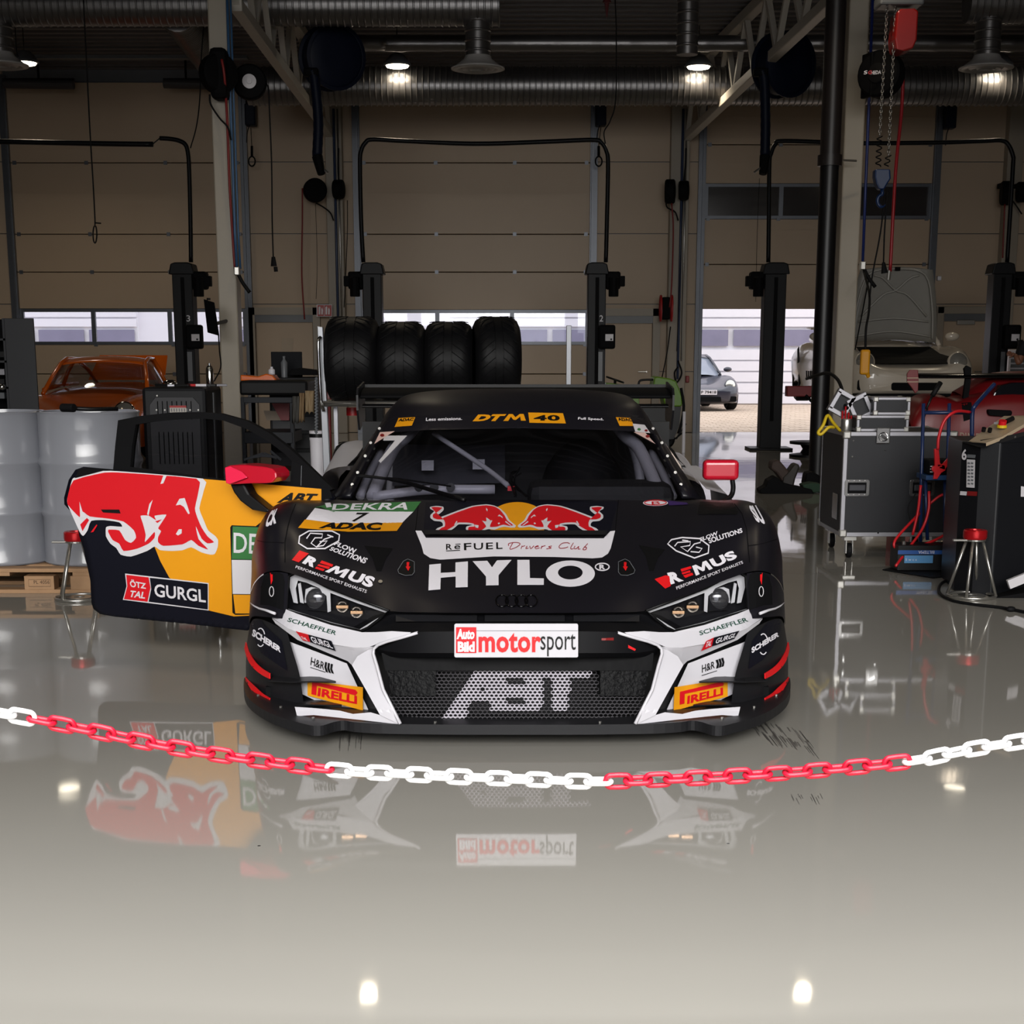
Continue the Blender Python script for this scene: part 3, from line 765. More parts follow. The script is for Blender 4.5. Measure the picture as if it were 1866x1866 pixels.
for side in (-1, 1):
    nm = 'bumper_blade'
    # upper band
    up = [(180,1153),(230,1150),(258,1152),(284,1152),(340,1139),(400,1119),(444,1101),(455,1102),(458,1112),(447,1126),(420,1144),(380,1162),(345,1173),(300,1180),(270,1179),(250,1171),(215,1160)]
    bl = Decal().poly(up).put(nm, M_white, car, None, step=16, mapf=bmap(.018, side), label='white painted bumper blade')
    b2 = Decal().poly([(262,1178),(270,1179),(300,1180),(345,1173),(380,1162),(420,1144),(447,1127),(441,1136),(401,1166),(350,1188),(309,1205),(302,1212),(292,1196)]).put('lower_flank', M_white, bl, None, step=14, mapf=lambda x, y, l: C(x, y, sb(x) - .018 + (.0015 * max(0, y - (1180 - max(0, x - 300) * .33))), side))
    Decal().poly([(262,1178),(292,1196),(302,1212),(276,1258),(251,1303),(215,1320),(245,1257),(257,1210),(263,1188)]).put('leg_flank', M_white, bl, None, step=10, mapf=lmap(.010, side))
    Decal().poly([(251,1303),(268,1298),(300,1301),(324,1295),(352,1292),(376,1290),(406,1288),(402,1305),(372,1303),(342,1306),(286,1312),(215,1320)]).put('foot', M_white, bl, None, step=10, mapf=lmap(.004, side))
    e1 = MB().tube([C(x, y, sbl(x, y) - .02, side) for x, y in ((182,1153),(212,1162),(238,1169),(254,1175),(262,1182),(263,1192),(256,1215),(245,1257),(214,1319))], .006, 6).build('inner_edge', M_white, bl, smooth=True)
    e2 = MB().tube([C(x, y, sb(x) - .035, side) for x, y in ((442,1118),(458,1112),(470,1109),(480,1104),(487,1098))], [.006,.005,.004,.003,.002], 6).build('outer_fin', M_white, bl, smooth=True)
    # inner white panel with stickers, set back
    pn = Decal().poly([(424,1166),(360,1190),(311,1209),(272,1293),(288,1296),(340,1290),(394,1264)]).put('inner_panel', M_white, car, None, step=16, mapf=bmap(-.035, side), label='white panel inside the bumper opening')
    ca = MB(); 
    # outer carbon cheek
    CK = [[(420,1150,.44),(440,1140,.47),(462,1130,.55),(480,1128,.66),(487,1140,.78)],
          [(410,1185,.40),(436,1175,.46),(462,1165,.55),(484,1165,.68),(493,1180,.82)],
          [(398,1225,.38),(430,1222,.45),(462,1222,.54),(486,1222,.68),(494,1225,.84)],
          [(392,1262,.36),(428,1262,.44),(460,1264,.54),(484,1262,.68),(492,1262,.84)],
          [(388,1296,.36),(424,1302,.42),(452,1300,.52),(476,1292,.68),(486,1285,.84)]]
    ck = MB().grid(refine(half(CK, side), 3)).build('bumper_cheek', M_carbon, car, smooth=True)
    M_cheek = M_navy
    Decal().poly([(418,1152),(447,1126),(478,1116),(484,1135),(470,1190),(440,1205),(415,1215),(402,1215)]).put('sticker_field', M_body, ck, bvh_of([ck]), layer=2, step=10) if False else None
    # canards (dive planes)
    for (tip, yy, y2, nmx) in (((331,1241), 1240, 1223, 'upper'), ((320,1286), 1285, 1268, 'lower')):
        a = C(tip[0], tip[1], sb(tip[0]) - .01, side)
        pts_t = [C(tip[0], tip[1], sb(tip[0]) - .03, side), C(380, yy - 12, .44, side), C(416, y2, .50, side), C(440, y2, .55, side)]
        pts_b = [C(tip[0], tip[1] + 1, sb(tip[0]) - .045, side), C(375, yy + 1, .30, side), C(415, yy + 2, .36, side), C(454, yy, .44, side)]
        cn = MB(); cn.grid([pts_t, pts_b]); cnd = cn.build('canard', M_carbon, car, solid=.005)
        # upturned red-edged fin sweeping round the corner
        hi = [C(452, yy - 13, .43, side), C(466, yy - 22, .50, side), C(478, yy - 34, .58, side), C(488, yy - 50 + (6 if nmx == 'lower' else 0), .70, side), C(495, yy - 70 + (18 if nmx == 'lower' else 0), .84, side)]
        lo = [C(452, yy - 3, .43, side), C(467, yy - 11, .50, side), C(482, yy - 24, .58, side), C(492, yy - 40, .70, side), C(497, yy - 58 + (10 if nmx == 'lower' else 0), .84, side)]
        rs = MB(); rs.grid([spline(hi, 4), spline(lo, 4)]); rs.build('red_edge', M_redf, cnd, solid=.004, label='fluorescent red stripe')
        lo2 = [p + Vector((0, .05, -.005)) for p in lo]
        MB().grid([lo, [C(452, yy, .44, side) + Vector((0, 0, 0)), C(440, y2, .55, side), C(430, y2, .62, side), C(430, y2 - 6, .7, side), C(430, y2 - 10, .84, side)]]).build('fin_plate', M_carbon, cnd, solid=.004)
# splitter -------------------------------------------------------------
SPL = [(0,1339),(90,1339),(160,1338.5),(250,1337),(300,1334),(318,1331),(338,1334),(356,1340),(374,1341),(392,1337),(425,1328),(455,1316),(480,1300),(494,1285),(499,1268),(498,1252)]
zsp = .05
outl = []
for dx, py in SPL:
    p = PZ(PCX + dx, py, zsp); w = p.x - XC; outl.append((w, p.y))
outl = [(v.x, v.y) for v in spline([Vector(q) for q in outl], 3)]
outl += [(1.0, NY + 1.0), (.9, NY + 1.3)]
full = [(-w, y) for w, y in outl[:0:-1]] + outl
full = [(XC + w, y, zsp) for w, y in full]
M_spl = stripe_mat('splitter_carbon', '121214', '202023', 0.45, 300, 'D', spec=.3)
MB().prism(full, (0, 0, .036)).build('splitter', M_spl, car, bevel=.004)
st = []
for side in (-1, 1):
    for dx, s_ in ((150, .06), (260, .10), (372, .12), (430, .3), (470, .5)):
        p = C(dx, 1330, s_, side); MB().cyl((p.x, p.y, .086), (p.x, p.y, .092), .0055, 6).build('bolt', M_steel, car)
MB().bb(-.93, .97, NY + .5, NY + 4.4, .07, .12).build('underfloor', M_matt, car)

# greenhouse ------------------------------------------------------------
WR = [[(0,913,1.30),(100,913,1.31),(200,912,1.36),(270,909,1.45),(305,901,1.56)],
      [(0,880,1.46),(95,880,1.47),(190,880,1.52),(258,880,1.61),(293,877,1.71)],
      [(0,845,1.63),(90,845,1.64),(180,846,1.69),(245,848,1.78),(279,850,1.88)],
      [(0,812,1.81),(85,812,1.82),(170,814,1.87),(230,817,1.95),(263,820,2.04)],
      [(0,780,2.00),(80,781,2.01),(160,783,2.05),(215,786,2.12),(250,790,2.20)]]
wsc = MB().grid(refine(sym(WR), 4)).build('windscreen', M_wind, car, smooth=True, label='tinted windscreen with wiper smears')
RR = [[(0,780,1.995),(80,781,2.005),(160,783,2.045),(215,786,2.115),(250,791,2.195),(262,797,2.26)],
      [(0,764,2.06),(80,765,2.07),(157,767,2.105),(208,771,2.17),(243,777,2.25),(256,785,2.30)],
      [(0,748,2.13),(78,749,2.14),(152,752,2.17),(202,757,2.23),(233,763,2.30),(247,772,2.36)],
      [(0,728,2.28),(76,729,2.28),(145,730,2.31),(196,734,2.36),(224,740,2.42),(236,752,2.47)],
      [(0,713,2.52),(73,714,2.52),(138,716,2.54),(186,720,2.58),(211,727,2.62),(221,740,2.66)],
      [('x',0,1.172,2.85),('x',.20,1.171,2.85),('x',.38,1.163,2.86),('x',.51,1.148,2.88),('x',.593,1.12,2.9),('x',.62,1.07,2.92)],
      [('x',0,1.13,3.35),('x',.20,1.128,3.35),('x',.37,1.118,3.35),('x',.50,1.10,3.35),('x',.58,1.07,3.35),('x',.61,1.01,3.35)],
      [('x',0,1.02,3.9),('x',.20,1.015,3.9),('x',.36,1.0,3.9),('x',.46,.97,3.9),('x',.53,.94,3.9),('x',.58,.90,3.9)],
      [('x',0,.90,4.4),('x',.20,.90,4.4),('x',.4,.89,4.4),('x',.55,.88,4.4),('x',.65,.86,4.4),('x',.75,.82,4.4)]]
roof = MB().grid(refine(sym(RR), 4)).build('roof', M_body, car, smooth=True)
for side in (-1, 1):
    # windscreen pillar and side window surround
    PR = [[(305,901,1.56),(322,903,1.62),(336,908,1.66)], [(293,877,1.71),(306,876,1.78),(318,880,1.84)], [(279,850,1.88),(290,849,1.95),(300,854,2.02)],
          [(263,820,2.04),(273,818,2.12),(281,824,2.2)], [(250,790,2.20),(258,789,2.28),(264,796,2.34)], [(241,774,2.28),(247,773,2.36),(252,780,2.44)]]
    MB().grid(half(PR, side), flip=side > 0).build('windscreen_pillar', M_body, car, smooth=True, solid=.02)
    for i, (dx, py, s_) in enumerate(((296,884,1.69),(286,862,1.82),(272,832,1.98),(262,808,2.1),(246,782,2.24))):
        p = C(dx + 3, py, s_ - .0, side); MB().cyl(p + Vector((0, -.012, .004)), p + Vector((0, .01, -.004)), .007, 8).build('rivet', M_steel, car)
    # side window glass / upper rear quarter
    SG = [[('x',.60,1.06,2.5),('x',.72,.90,2.5),('x',.84,.80,2.5)], [('x',.61,1.05,3.0),('x',.72,.92,3.0),('x',.86,.80,3.0)], [('x',.585,.98,3.5),('x',.70,.90,3.5),('x',.88,.82,3.5)], [('x',.60,.88,4.0),('x',.74,.86,4.0),('x',.90,.82,4.0)]]
    MB().grid(half(SG, side), flip=side > 0).build('quarter_window', M_matt, car, smooth=True)
    # body side rear of the door
    SD = [[('x',.80,.80,2.62),('x',.93,.78,2.62),('x',.985,.70,2.62),('x',.985,.45,2.62),('x',.96,.16,2.62)],
          [('x',.82,.83,3.1),('x',.94,.82,3.1),('x',1.0,.74,3.1),('x',1.0,.50,3.1),('x',.98,.16,3.1)],
          [('x',.84,.86,3.6),('x',.95,.86,3.6),('x',1.0,.80,3.6),('x',1.005,.62,3.6),('x',1.0,.40,3.6)],
          [('x',.80,.84,4.1),('x',.92,.83,4.1),('x',.99,.76,4.1),('x',1.0,.55,4.1),('x',.99,.22,4.1)],
          [('x',.70,.80,4.5),('x',.86,.79,4.5),('x',.93,.72,4.5),('x',.93,.52,4.5),('x',.92,.28,4.5)]]
    if side > 0: SD = [[('x', e[1] - .03, e[2] - (.06 if i < 3 else 0), e[3]) for i, e in enumerate(r)] for r in SD]
    MB().grid(refine(half(SD, side), 3)).build('rear_quarter_panel', M_white, car, smooth=True, label='white rear quarter panel')
    sill = [[('x',.97,.34,.95 + .35),('x',.98,.22,1.3),('x',.95,.10,1.3)], [('x',.97,.30,2.62),('x',.98,.22,2.62),('x',.95,.10,2.62)]]
    MB().grid(half(sill, side)).build('side_sill', M_body, car, solid=.02)
    # front wing side behind the wheel
    FW = [[(450,988,1.52),('x',.985,.50,1.45),('x',.975,.14,1.42)],[('x',.93,.72,1.62),('x',.98,.5,1.62),('x',.97,.14,1.62)]]
    MB().grid(half(FW, side), flip=side > 0).build('wing_side', M_body, car, smooth=True)
    wd = [[(486,1078,.80),('x',.985,.50,.56),('x',.99,.4,.56)]]
# closed right-hand door
DR = [[('x',.83,.77,1.60),('x',.95,.72,1.60),('x',.985,.52,1.60),('x',.985,.30,1.60)],[('x',.83,.79,2.1),('x',.95,.74,2.1),('x',.985,.54,2.1),('x',.985,.28,2.1)],[('x',.82,.80,2.62),('x',.94,.78,2.62),('x',.985,.60,2.62),('x',.985,.30,2.62)]]
MB().grid(refine(half(DR, 1), 3)).build('side_door', M_white, car, smooth=True, label='closed door with white lower panel')
MB().grid(half([[(300,854,2.02),('x',.80,.80,1.8)],[(264,796,2.34),('x',.80,.81,2.3)],[('x',.585,1.06,2.5),('x',.83,.80,2.6)]], 1), flip=True).build('door_window', M_wind, car)
# wheels
M_tyre = M_rubber
def wheel(par, c, r, w, rim=.24, nm='wheel', ax=(1, 0, 0)):
    c = Vector(c); a = Vector(ax)
    t = MB().lathe([(rim, -w / 2), (r - .03, -w / 2), (r, -w / 2 + .03), (r, w / 2 - .03), (r - .03, w / 2), (rim, w / 2), (rim, -w / 2)], c, a, 32).build(nm, M_tyre, par, smooth=True, auto=35)
    rb = MB().lathe([(rim, -w * .4), (rim - .02, -w * .2), (rim - .02, w * .2), (rim, w * .4)], c, a, 24); rb.cyl(c - a * w * .3, c + a * w * .3, .06, 12)
    for k in range(10):
        u = a.orthogonal().normalized(); q = a.cross(u); th = 2 * pi * k / 10; e = u * cos(th) + q * sin(th)
        rb.tube([c + a * w * .3 + e * .05, c + a * w * .36 + e * rim * .97], .012, 5)
    rb.build('rim', M_matt, t); return t
for side in (-1, 1):
    wheel(car, X(.84, .35, 1.0, side), .35, .28); wheel(car, X(.84, .35, 3.65, side), .35, .3)
# rear wing
wg = MB()
xs = (-.925, .925); yw = NY + 4.42
def foil(x0, x1, yc, zc, ch, th, ang):
    prof = []
    for i in range(16):
        t = 2 * pi * i / 16; x = cos(t) * ch / 2; z_ = sin(t) * th / 2 * (1 - .5 * cos(t)) ; prof.append((x, z_))
    return [[Vector((xx, yc + x * cos(ang) - z_ * sin(ang), zc + x * sin(ang) + z_ * cos(ang))) for x, z_ in prof + prof[:1]] for xx in (x0, x1)]
zw = zY(715, yw)
wng = wg.grid(foil(XC - .93, XC + .93, yw, zw, .32, .035, radians(9))).build('rear_wing', M_matt, car, smooth=True, label='wide black rear wing')
MB().bb(XC - .93, XC + .93, yw + .155, yw + .165, zw + .005, zw + .045).build('gurney_flap', M_black, wng)
MB().grid(foil(XC - .92, XC + .92, yw - .1, zY(738, yw), .12, .02, radians(5))).build('lower_element', M_black, wng, smooth=True)
for side in (-1, 1):
    x = XC + side * .935
    MB().prism([(x, yw - .24, zY(718, yw)), (x, yw - .2, zw + .03), (x, yw + .2, zw + .06), (x, yw + .2, zw - .17), (x, yw - .14, zw - .22), (x, yw - .24, zw - .1)], (.012 * side, 0, 0)).build('endplate', M_carbon, wng)
    MB().prism([(XC + side * .42, yw - .05, zw), (XC + side * .42, yw + .05, zw), (XC + side * .42, yw + .02, .8), (XC + side * .42, yw - .12, .8)], (.02, 0, 0)).build('wing_strut', M_matt, wng)
# interior seen through the windscreen
inn = MB(); inn.bb(XC - .8, XC + .8, NY + 1.45, NY + 3.0, .10, .14); inn.bb(XC - .8, XC + .8, NY + 2.98, NY + 3.02, .1, 1.0)
cabin = inn.build('cabin_tub', M_cardark, car)
cg = lambda pts, r=.024: MB().tube(spline(pts, 5), r, 10).build('roll_cage_tube', M_roll, car, smooth=True)
for side in (-1, 1):
    cg([C(262,905,1.68,side), C(244,860,1.92,side), C(222,815,2.15,side), C(196,792,2.32,side), X(.42,1.09,2.6,side), X(.42,1.08,3.0,side)], .03)
    cg([C(285,905,1.75,side), C(268,865,1.98,side), C(246,825,2.2,side)], .02)
    cg([X(.68,.2,2.7,side), X(.62,.8,2.75,side), X(.5,1.05,2.8,side)])
cg([C(262,905,1.68,-1), C(160,893,1.72,-1), C(40,892,1.75,-1)], .022)
cg([C(150,790,2.3,-1), C(60,850,2.0,-1), C(15,885,1.8,-1)], .012)
MB().bb(XC + .05, XC + .70, NY + 1.66, NY + 1.95, .60, zY(880, NY + 1.7)).build('dashboard', M_cardark, car, bevel=.05)
MB().sph(X(.33,.62,2.5), .2, 14, 10, (1.1, .8, 1.6)).build('driver_seat', M_matt, car, smooth=True)
MB().prism([C(225,810,2.75,-1), C(20,812,2.75,-1), C(20,880,2.6,-1), C(225,885,2.6,-1)], (0,.02,0)).build('bulkhead', mat('bulkhead_grey', '3b3b40', .5), car)
for dx in (120, 150, 178): MB().cyl(C(dx,888,1.69,-1), C(dx,888,1.74,-1), .02, 12).build('vent_nozzle', M_black, car)
for dx, py in ((161, 848), (68, 846)): MB().box(C(dx,py,2.55,-1), (.06,.01,.05)).build('placard', M_roll, car)
# tangle of cables at the foot of the wiper side
cbm = MB()
for k in range(5):
    r_ = random.Random(k); P = [C(0 - r_.uniform(-8, 22), 905, 1.5, -1), C(2 + r_.uniform(0, 12), 880 - r_.uniform(0, 20), 1.68, -1), C(r_.uniform(-20, 4) + 10, 855 + r_.uniform(-4, 10), 1.8, -1)]
    cbm.tube(spline(P, 5), .004, 5)
cbm.build('cable_bundle', M_black, car)
MB().box(C(10,890,1.6,-1), (.03,.02,.02)).build('cable_plug', M_red, car)
# wiper
wb = MB(); wb.tube(spline([C(292,866,1.70,-1), C(240,872,1.64,-1), C(200,880,1.59,-1), C(140,898,1.45,-1), C(95,911,1.31,-1)], 6), [.007] * 8 + [.010] * 17, 6)
wip = wb.build('wiper', M_black, car, smooth=True)
MB().tube([C(292,868,1.69,-1), C(215,872,1.62,-1), C(120,886,1.5,-1)], .004, 5).build('wiper_blade', M_rubber, wip)
# right mirror
mr = MB(); c = PY(1313, 856, NY + 1.62)
mm = MB().box(c, (.155, .07, .088)).build('wing_mirror', M_redm, car, bevel=.02, label='red wing mirror')
for mo in mm.modifiers: mo.segments = 4
MB().tube(spline([PY(1334, 871, NY + 1.62), PY(1336, 890, NY + 1.60), PY(1331, 905, NY + 1.58), PY(1312, 917, NY + 1.52)], 5), .011, 8).build('mirror_stalk', M_black, mm, smooth=True)
# intake slot outside each headlamp
for side in (-1, 1):
    P = [(424,1112),(422,1060),(425,1047),(432,1043),(452,1045),(460,1052),(465,1070),(466,1102),(450,1103)]
    rec = MB().prism([C(x, y, .44 + max(0, x - 430) * .003 + (1075 - y) * .0006, side) for x, y in P], (0, .012, 0)); 
    ib = bvh_of([hood, *fc])
    Decal().poly([(PCX + side * x, y) for x, y in P]).put('intake_slot', M_matt, car, ib, layer=2, step=8)
    d = Decal(); q = [(PCX + side * x, y) for x, y in ((443,1036),(448,1036),(446,1066),(443,1058))]; d.poly(q); d.put('red_arrow', M_redf, car, ib, layer=4, step=8)
    d = Decal().line([(PCX + side * x, y) for x, y in ell(445, 1078, 4, 9, 12)], 1.5, True); d.put('tow_symbol', M_silver, car, ib, layer=4, step=8)
    # black triangular duct in the hood
    tri = [(225,1000),(277,995),(262,1018),(255,1041),(246,1041),(238,1018)] if side < 0 else [(223,994),(271,1002),(258,1018),(250,1041),(242,1041),(236,1015)]
    tri = [(PCX + side * x, y) for x, y in tri]
    Decal().poly(tri).put('hood_duct', M_matt, car, ib, layer=2, step=8)
    hp = [(PCX + side * x, y) for x, y in ((186,1025),(198,1020),(206,1024),(216,1040),(214,1046),(202,1050),(190,1049),(186,1044))]
    fl = Decal().poly(hp).put('pin_cover', M_black, car, ib, layer=3, step=8); MBt = Decal().line(hp, 1.2, True).put('cover_rim', M_greytrim, fl, ib, layer=4, step=6)
    x0 = PCX + side * 198; Decal().poly([(x0 - 2, 1026), (x0 + 3, 1026), (x0 + 2, 1034), (x0 + 5, 1034), (x0 + 1, 1042), (x0 - 4, 1034), (x0 - 2, 1034)]).put('red_arrow', M_redf, car, ib, layer=5, step=6)
# ------------------------------------------------------------------ stickers on the car
B_top = bvh_of([hood, *fc]); B_ws = bvh_of([wsc, roof]); B_beam = bvh_of([beam])
def sq(u0, v0, k, x0, y0): return lambda *p: [(x0 + a / k, y0 + b / k) for a, b in p]
h2 = sq(0, 0, 5.183, 770, 900)          # crop 770..1130 x 900..
c1 = sq(0, 0, 3.588, 440, 680)
c2 = sq(0, 0, 3.588, 920, 680)
c3 = sq(0, 0, 5.331, 430, 1000)
c5 = sq(0, 0, 5.331, 1100, 1000)
c6 = sq(0, 0, 3.11, 640, 700)
lay = {'n': 3}
def put(d, m, label=None, name='sticker', par=None, b=None, layer=None, step=10):
    return d.put(name, m, par or hood, b or B_top, layer=layer or 3, step=step, label=label)
# hood: exit vent flap with the two bulls
put(Decal().poly(h2((30,80),(1850,70),(1760,395),(5,395))), M_navy, name='vent_panel', layer=1, label='dark navy vent panel with two red bulls before an amber disc')
sun = [(x, y) for x, y in [h2((895 + 280 * cos(a), 265 - 185 * sin(a)))[0] for a in [radians(t) for t in range(-38, 219, 8)]]]
put(Decal().poly(sun), M_orange, name='disc', layer=2)
bull = [(70,130),(130,120),(195,128),(198,160),(160,195),(128,205),(130,228),(180,222),(330,165),(470,120),(600,105),(680,118),(740,150),(790,200),(820,255),(880,305),(870,325),(830,325),(770,318),(720,330),(680,345),(630,340),(600,345),(560,372),(500,385),(440,382),(410,340),(415,315),(470,300),(420,295),(340,295),(300,330),(240,365),(180,385),(60,385),(80,370),(110,360),(140,330),(190,310),(190,285),(170,268),(110,262),(75,235),(75,205),(110,170),(75,150)]
bullr = [(82,138),(185,140),(140,180),(98,205),(100,235),(140,250),(190,250),(200,235),(340,180),(480,132),(600,118),(680,130),(730,160),(775,215),(800,262),(855,305),(820,312),(770,300),(740,305),(700,320),(640,322),(640,300),(660,258),(600,268),(560,262),(585,290),(600,320),(560,350),(500,372),(450,365),(430,345),(440,322),(490,318),(480,290),(420,280),(330,280),(300,310),(230,350),(130,385),(140,365),(180,330),(210,318),(205,260)]
whites = [[(600,145),(615,160),(612,178),(600,165)], [(708,225),(725,208),(755,230),(758,245),(735,225)], [(708,292),(725,282),(732,295),(718,302)], [(600,235),(640,262),(620,290),(604,270)], [(490,305),(530,310),(525,338),(500,330)], [(320,270),(330,272),(310,310),(298,305)], [(785,268),(840,312),(830,314),(780,280)]]
for mir in (0, 1):
    f = (lambda p: (2 * 890 - p[0] , p[1])) if mir else (lambda p: p)
    put(Decal().poly(h2(*smooth_loop([f(p) for p in bull]))), M_silver, name='bull_outline', layer=4)
    put(Decal().poly(h2(*smooth_loop([f(p) for p in bullr]))), M_red, name='bull', layer=6)
    for w in whites: put(Decal().poly(h2(*[f(p) for p in w])), M_silver, name='bull_detail', layer=8, step=0)
# carbon lip and the white band under it
MB().prism([B_ for B_ in [PY(x, y, 0.01) for x, y in ()]], (0, 0, 0)) if False else None
lipd = Decal().poly([(771,973),(1108,974),(1104,982),(774,981)]).put('vent_lip', M_carbon, hood, B_top, layer=22, step=10)
put(Decal().poly([(757,968),(768,968),(776,981),(1100,982),(1112,969),(1121,968),(1113,1000),(1108,1010),(1097,1017),(1080,1018.5),(1010,1016),(900,1015),(802,1021),(784,1018),(772,1010),(768,995)]), M_vinylw, name='white_band', layer=3, label='white band with dark and red lettering')
T = lambda txt, a, b, c, d, **k: Decal().text(txt, [a, b, c, d], **k)
d = Decal()
for txt, q in (('R', [(222,482),(280,482),(278,535),(222,537)]), ('e', [(300,495),(358,494),(354,530),(300,533)]), ('F', [(390,475),(460,472),(460,537),(392,541)]), ('U', [(483,475),(572,470),(570,534),(485,537)]), ('E', [(600,470),(665,468),(665,530),(600,533)]), ('L', [(695,466),(755,466),(755,527),(697,530)])): d.text(txt, h2(*q), bold=.012)
d.line(h2((222,548),(354,541)), 1.4); d.line(h2((310,485),(358,482)), 1.3)
put(d, M_black, name='lettering', layer=5)
# script lettering drawn as pen strokes
scr = [[(850,475),(825,530),(880,515),(920,485),(905,470),(860,468),(815,478),(812,500)], [(940,498),(930,528)],[(940,507),(968,497)], [(988,500),(975,525),(1000,520)], [(1012,500),(1022,526),(1052,498)], [(1062,512),(1092,505),(1086,498),(1062,512),(1072,527),(1105,518)], [(1128,500),(1118,528)],[(1128,507),(1160,497)], [(1222,500),(1190,508),(1215,519),(1170,528)],
 [(1390,480),(1370,470),(1320,475),(1290,505),(1300,522),(1350,518),(1375,508)], [(1425,470),(1400,515),(1405,530),(1425,525)], [(1440,500),(1430,522),(1450,527),(1475,505),(1470,530),(1490,528)], [(1560,478),(1515,530),(1540,535),(1548,515),(1525,512)]]
d = Decal()
for s_ in scr: d.line([tuple(p) for p in spline([Vector(p) for p in h2(*s_)], 5)], 1.3)
put(d, mat('script_red', '9c1d2b', .4), name='lettering', layer=5)
# large HYLO lettering
d = Decal()
z4s = sq(0, 0, 5.331, 750, 1000)
d.polys(z4s((172,160),(285,150),(283,240),(425,232),(427,138),(547,128),(545,378),(428,382),(428,275),(283,288),(280,400),(164,410)))
d.polys(z4s((592,126),(735,122),(782,185),(830,118),(972,113),(845,262),(845,360),(723,362),(723,275)))
d.polys(z4s((1028,113),(1145,113),(1150,290),(1285,293),(1284,357),(1027,357)))
oo = z4s(*[(1542 + 239 * cos(radians(a)), 247 + 128 * sin(radians(a))) for a in range(0, 360, 10)]); oi = z4s(*[(1542 + 120 * cos(radians(a)), 237 + 67 * sin(radians(a))) for a in range(0, 360, 10)])
n = 36; d.add(oo + oi, [[i, (i + 1) % n, n + (i + 1) % n, n + i] for i in range(n)])
d.line(ell(1097.5, 1034, 12.5, 6.6), 2.2, True); d.text('R', [(1092,1029.5),(1103,1030),(1103,1038.5),(1092,1038.5)], bold=.05)
put(d, M_vinylw, 'large white lettering across the hood', name='lettering', layer=3, step=12)
# four linked rings badge
bd = MB()
for k in range(4):
    P = []
    for x, y in ell(915 + k * 17.6, 1096, 11.2, 10.6, 24):
        hh = B_top.ray_cast(EYEV, ray(x, y).normalized()); 
        if hh[0]: P.append(hh[0] + Vector((0, -.003, .003)))
    bd.tube(P, .0028, 5, closed=True)
bd.build('ring_badge', mat('gloss_black', '030304', .15), hood, smooth=True)
# DEKRA / ADAC plate stickers
put(Decal().poly(c1((470,885),(575,855),(590,860),(1175,842),(1125,910),(640,905),(600,912),(520,880))), M_green, name='class_sticker', layer=3, label='green, white and amber number sticker over the wing')
put(Decal().poly(c1((480,885),(600,905),(640,907),(1125,908),(1050,982),(620,985),(420,960))), M_vinylw, name='class_sticker', layer=3)
put(Decal().poly(c1((415,960),(620,985),(1055,980),(1015,1035),(700,1040),(370,1015))), M_orange, name='class_sticker', layer=3)
put(Decal().text('DEKRA', c1((600,860),(1125,850),(1085,898),(590,900)), bold=.02).text('I', c1((545,855),(580,852),(590,880),(555,885))), M_vinylw, name='lettering', layer=5)
put(Decal().text('7', c1((755,918),(835,918),(790,978),(710,976)), bold=.02).text('ADAC', c1((545,982),(925,982),(905,1033),(500,1020)), bold=.05), M_black, name='lettering', layer=5)
# octagon PG sticker, both sides
def octo(cf, oct_, pg, m=M_silver):
    d = Decal(); d.line(cf(*oct_), 2.6, True)
    for s_ in pg: d.line(cf(*s_), 2.2)
    return d
d = octo(c1, [(440,1035),(590,1035),(640,1060),(635,1100),(545,1150),(430,1150),(375,1115),(380,1070)], [[(425,1085),(450,1050),(530,1055),(525,1080),(480,1080),(455,1115),(490,1140),(540,1090),(595,1070)],[(510,1105),(560,1100),(535,1130),(490,1138)],[(560,1060),(600,1075)]])
d.text('FLOW', c1((625,1105),(755,1155),(745,1190),(600,1125)), bold=.03).text('SOLUTIONS', c1((590,1138),(830,1215),(805,1250),(572,1160)), bold=.03)
put(d, M_vinylw, name='lettering')
d = octo(c2, [(1160,1078),(1275,1085),(1335,1130),(1330,1180),(1240,1212),(1120,1165),(1065,1120),(1090,1092)], [[(1110,1135),(1130,1110),(1215,1105),(1210,1130),(1150,1140),(1195,1170),(1240,1120),(1280,1110)],[(1250,1140),(1290,1150),(1270,1175),(1215,1170)],[(1160,1095),(1200,1100)]])
d.text('FLOW', c2((1275,1080),(1390,1035),(1395,1060),(1280,1105)), bold=.03).text('SOLUTIONS', c2((1325,1085),(1548,1015),(1555,1045),(1338,1118)), bold=.03)
put(d, M_vinylw, name='lettering')
# REMUS
put(Decal().poly(c1((380,1162),(440,1182),(375,1240),(330,1225))).polys(c1((525,1228),(600,1255),(592,1270),(512,1245)), c1((505,1252),(580,1270),(570,1285),(495,1262)), c1((490,1268),(545,1285),(535,1298),(480,1280))), M_redf, name='lettering', layer=3, label='red block and letter')
d = Decal().text('R', c1((440,1195),(520,1228),(470,1275),(395,1245)), bold=.06).em(c1((610,1260),(880,1340),(850,1410),(545,1300)), 0, .40).text('US', c1((728,1294),(880,1340),(850,1410),(683,1350)), bold=.05, spacing=1.05)
d.text('PERFORMANCE SPORT EXHAUSTS', c1((358,1260),(822,1422),(815,1442),(352,1278)), bold=.01)
put(d, M_vinylw, name='lettering')
put(Decal().poly(ell(693.5, 1061, 4, 3, 12)), M_steel, name='hood_button', layer=5)
put(Decal().poly(c2((978,1350),(1050,1325),(1075,1330),(1085,1395),(1048,1412))).polys(c2((1148,1285),(1215,1265),(1222,1280),(1155,1302)), c2((1155,1308),(1210,1292),(1215,1305),(1162,1320)), c2((1165,1326),(1225,1308),(1232,1322),(1180,1342))), M_redf, name='lettering', layer=3, label='red block and letter')
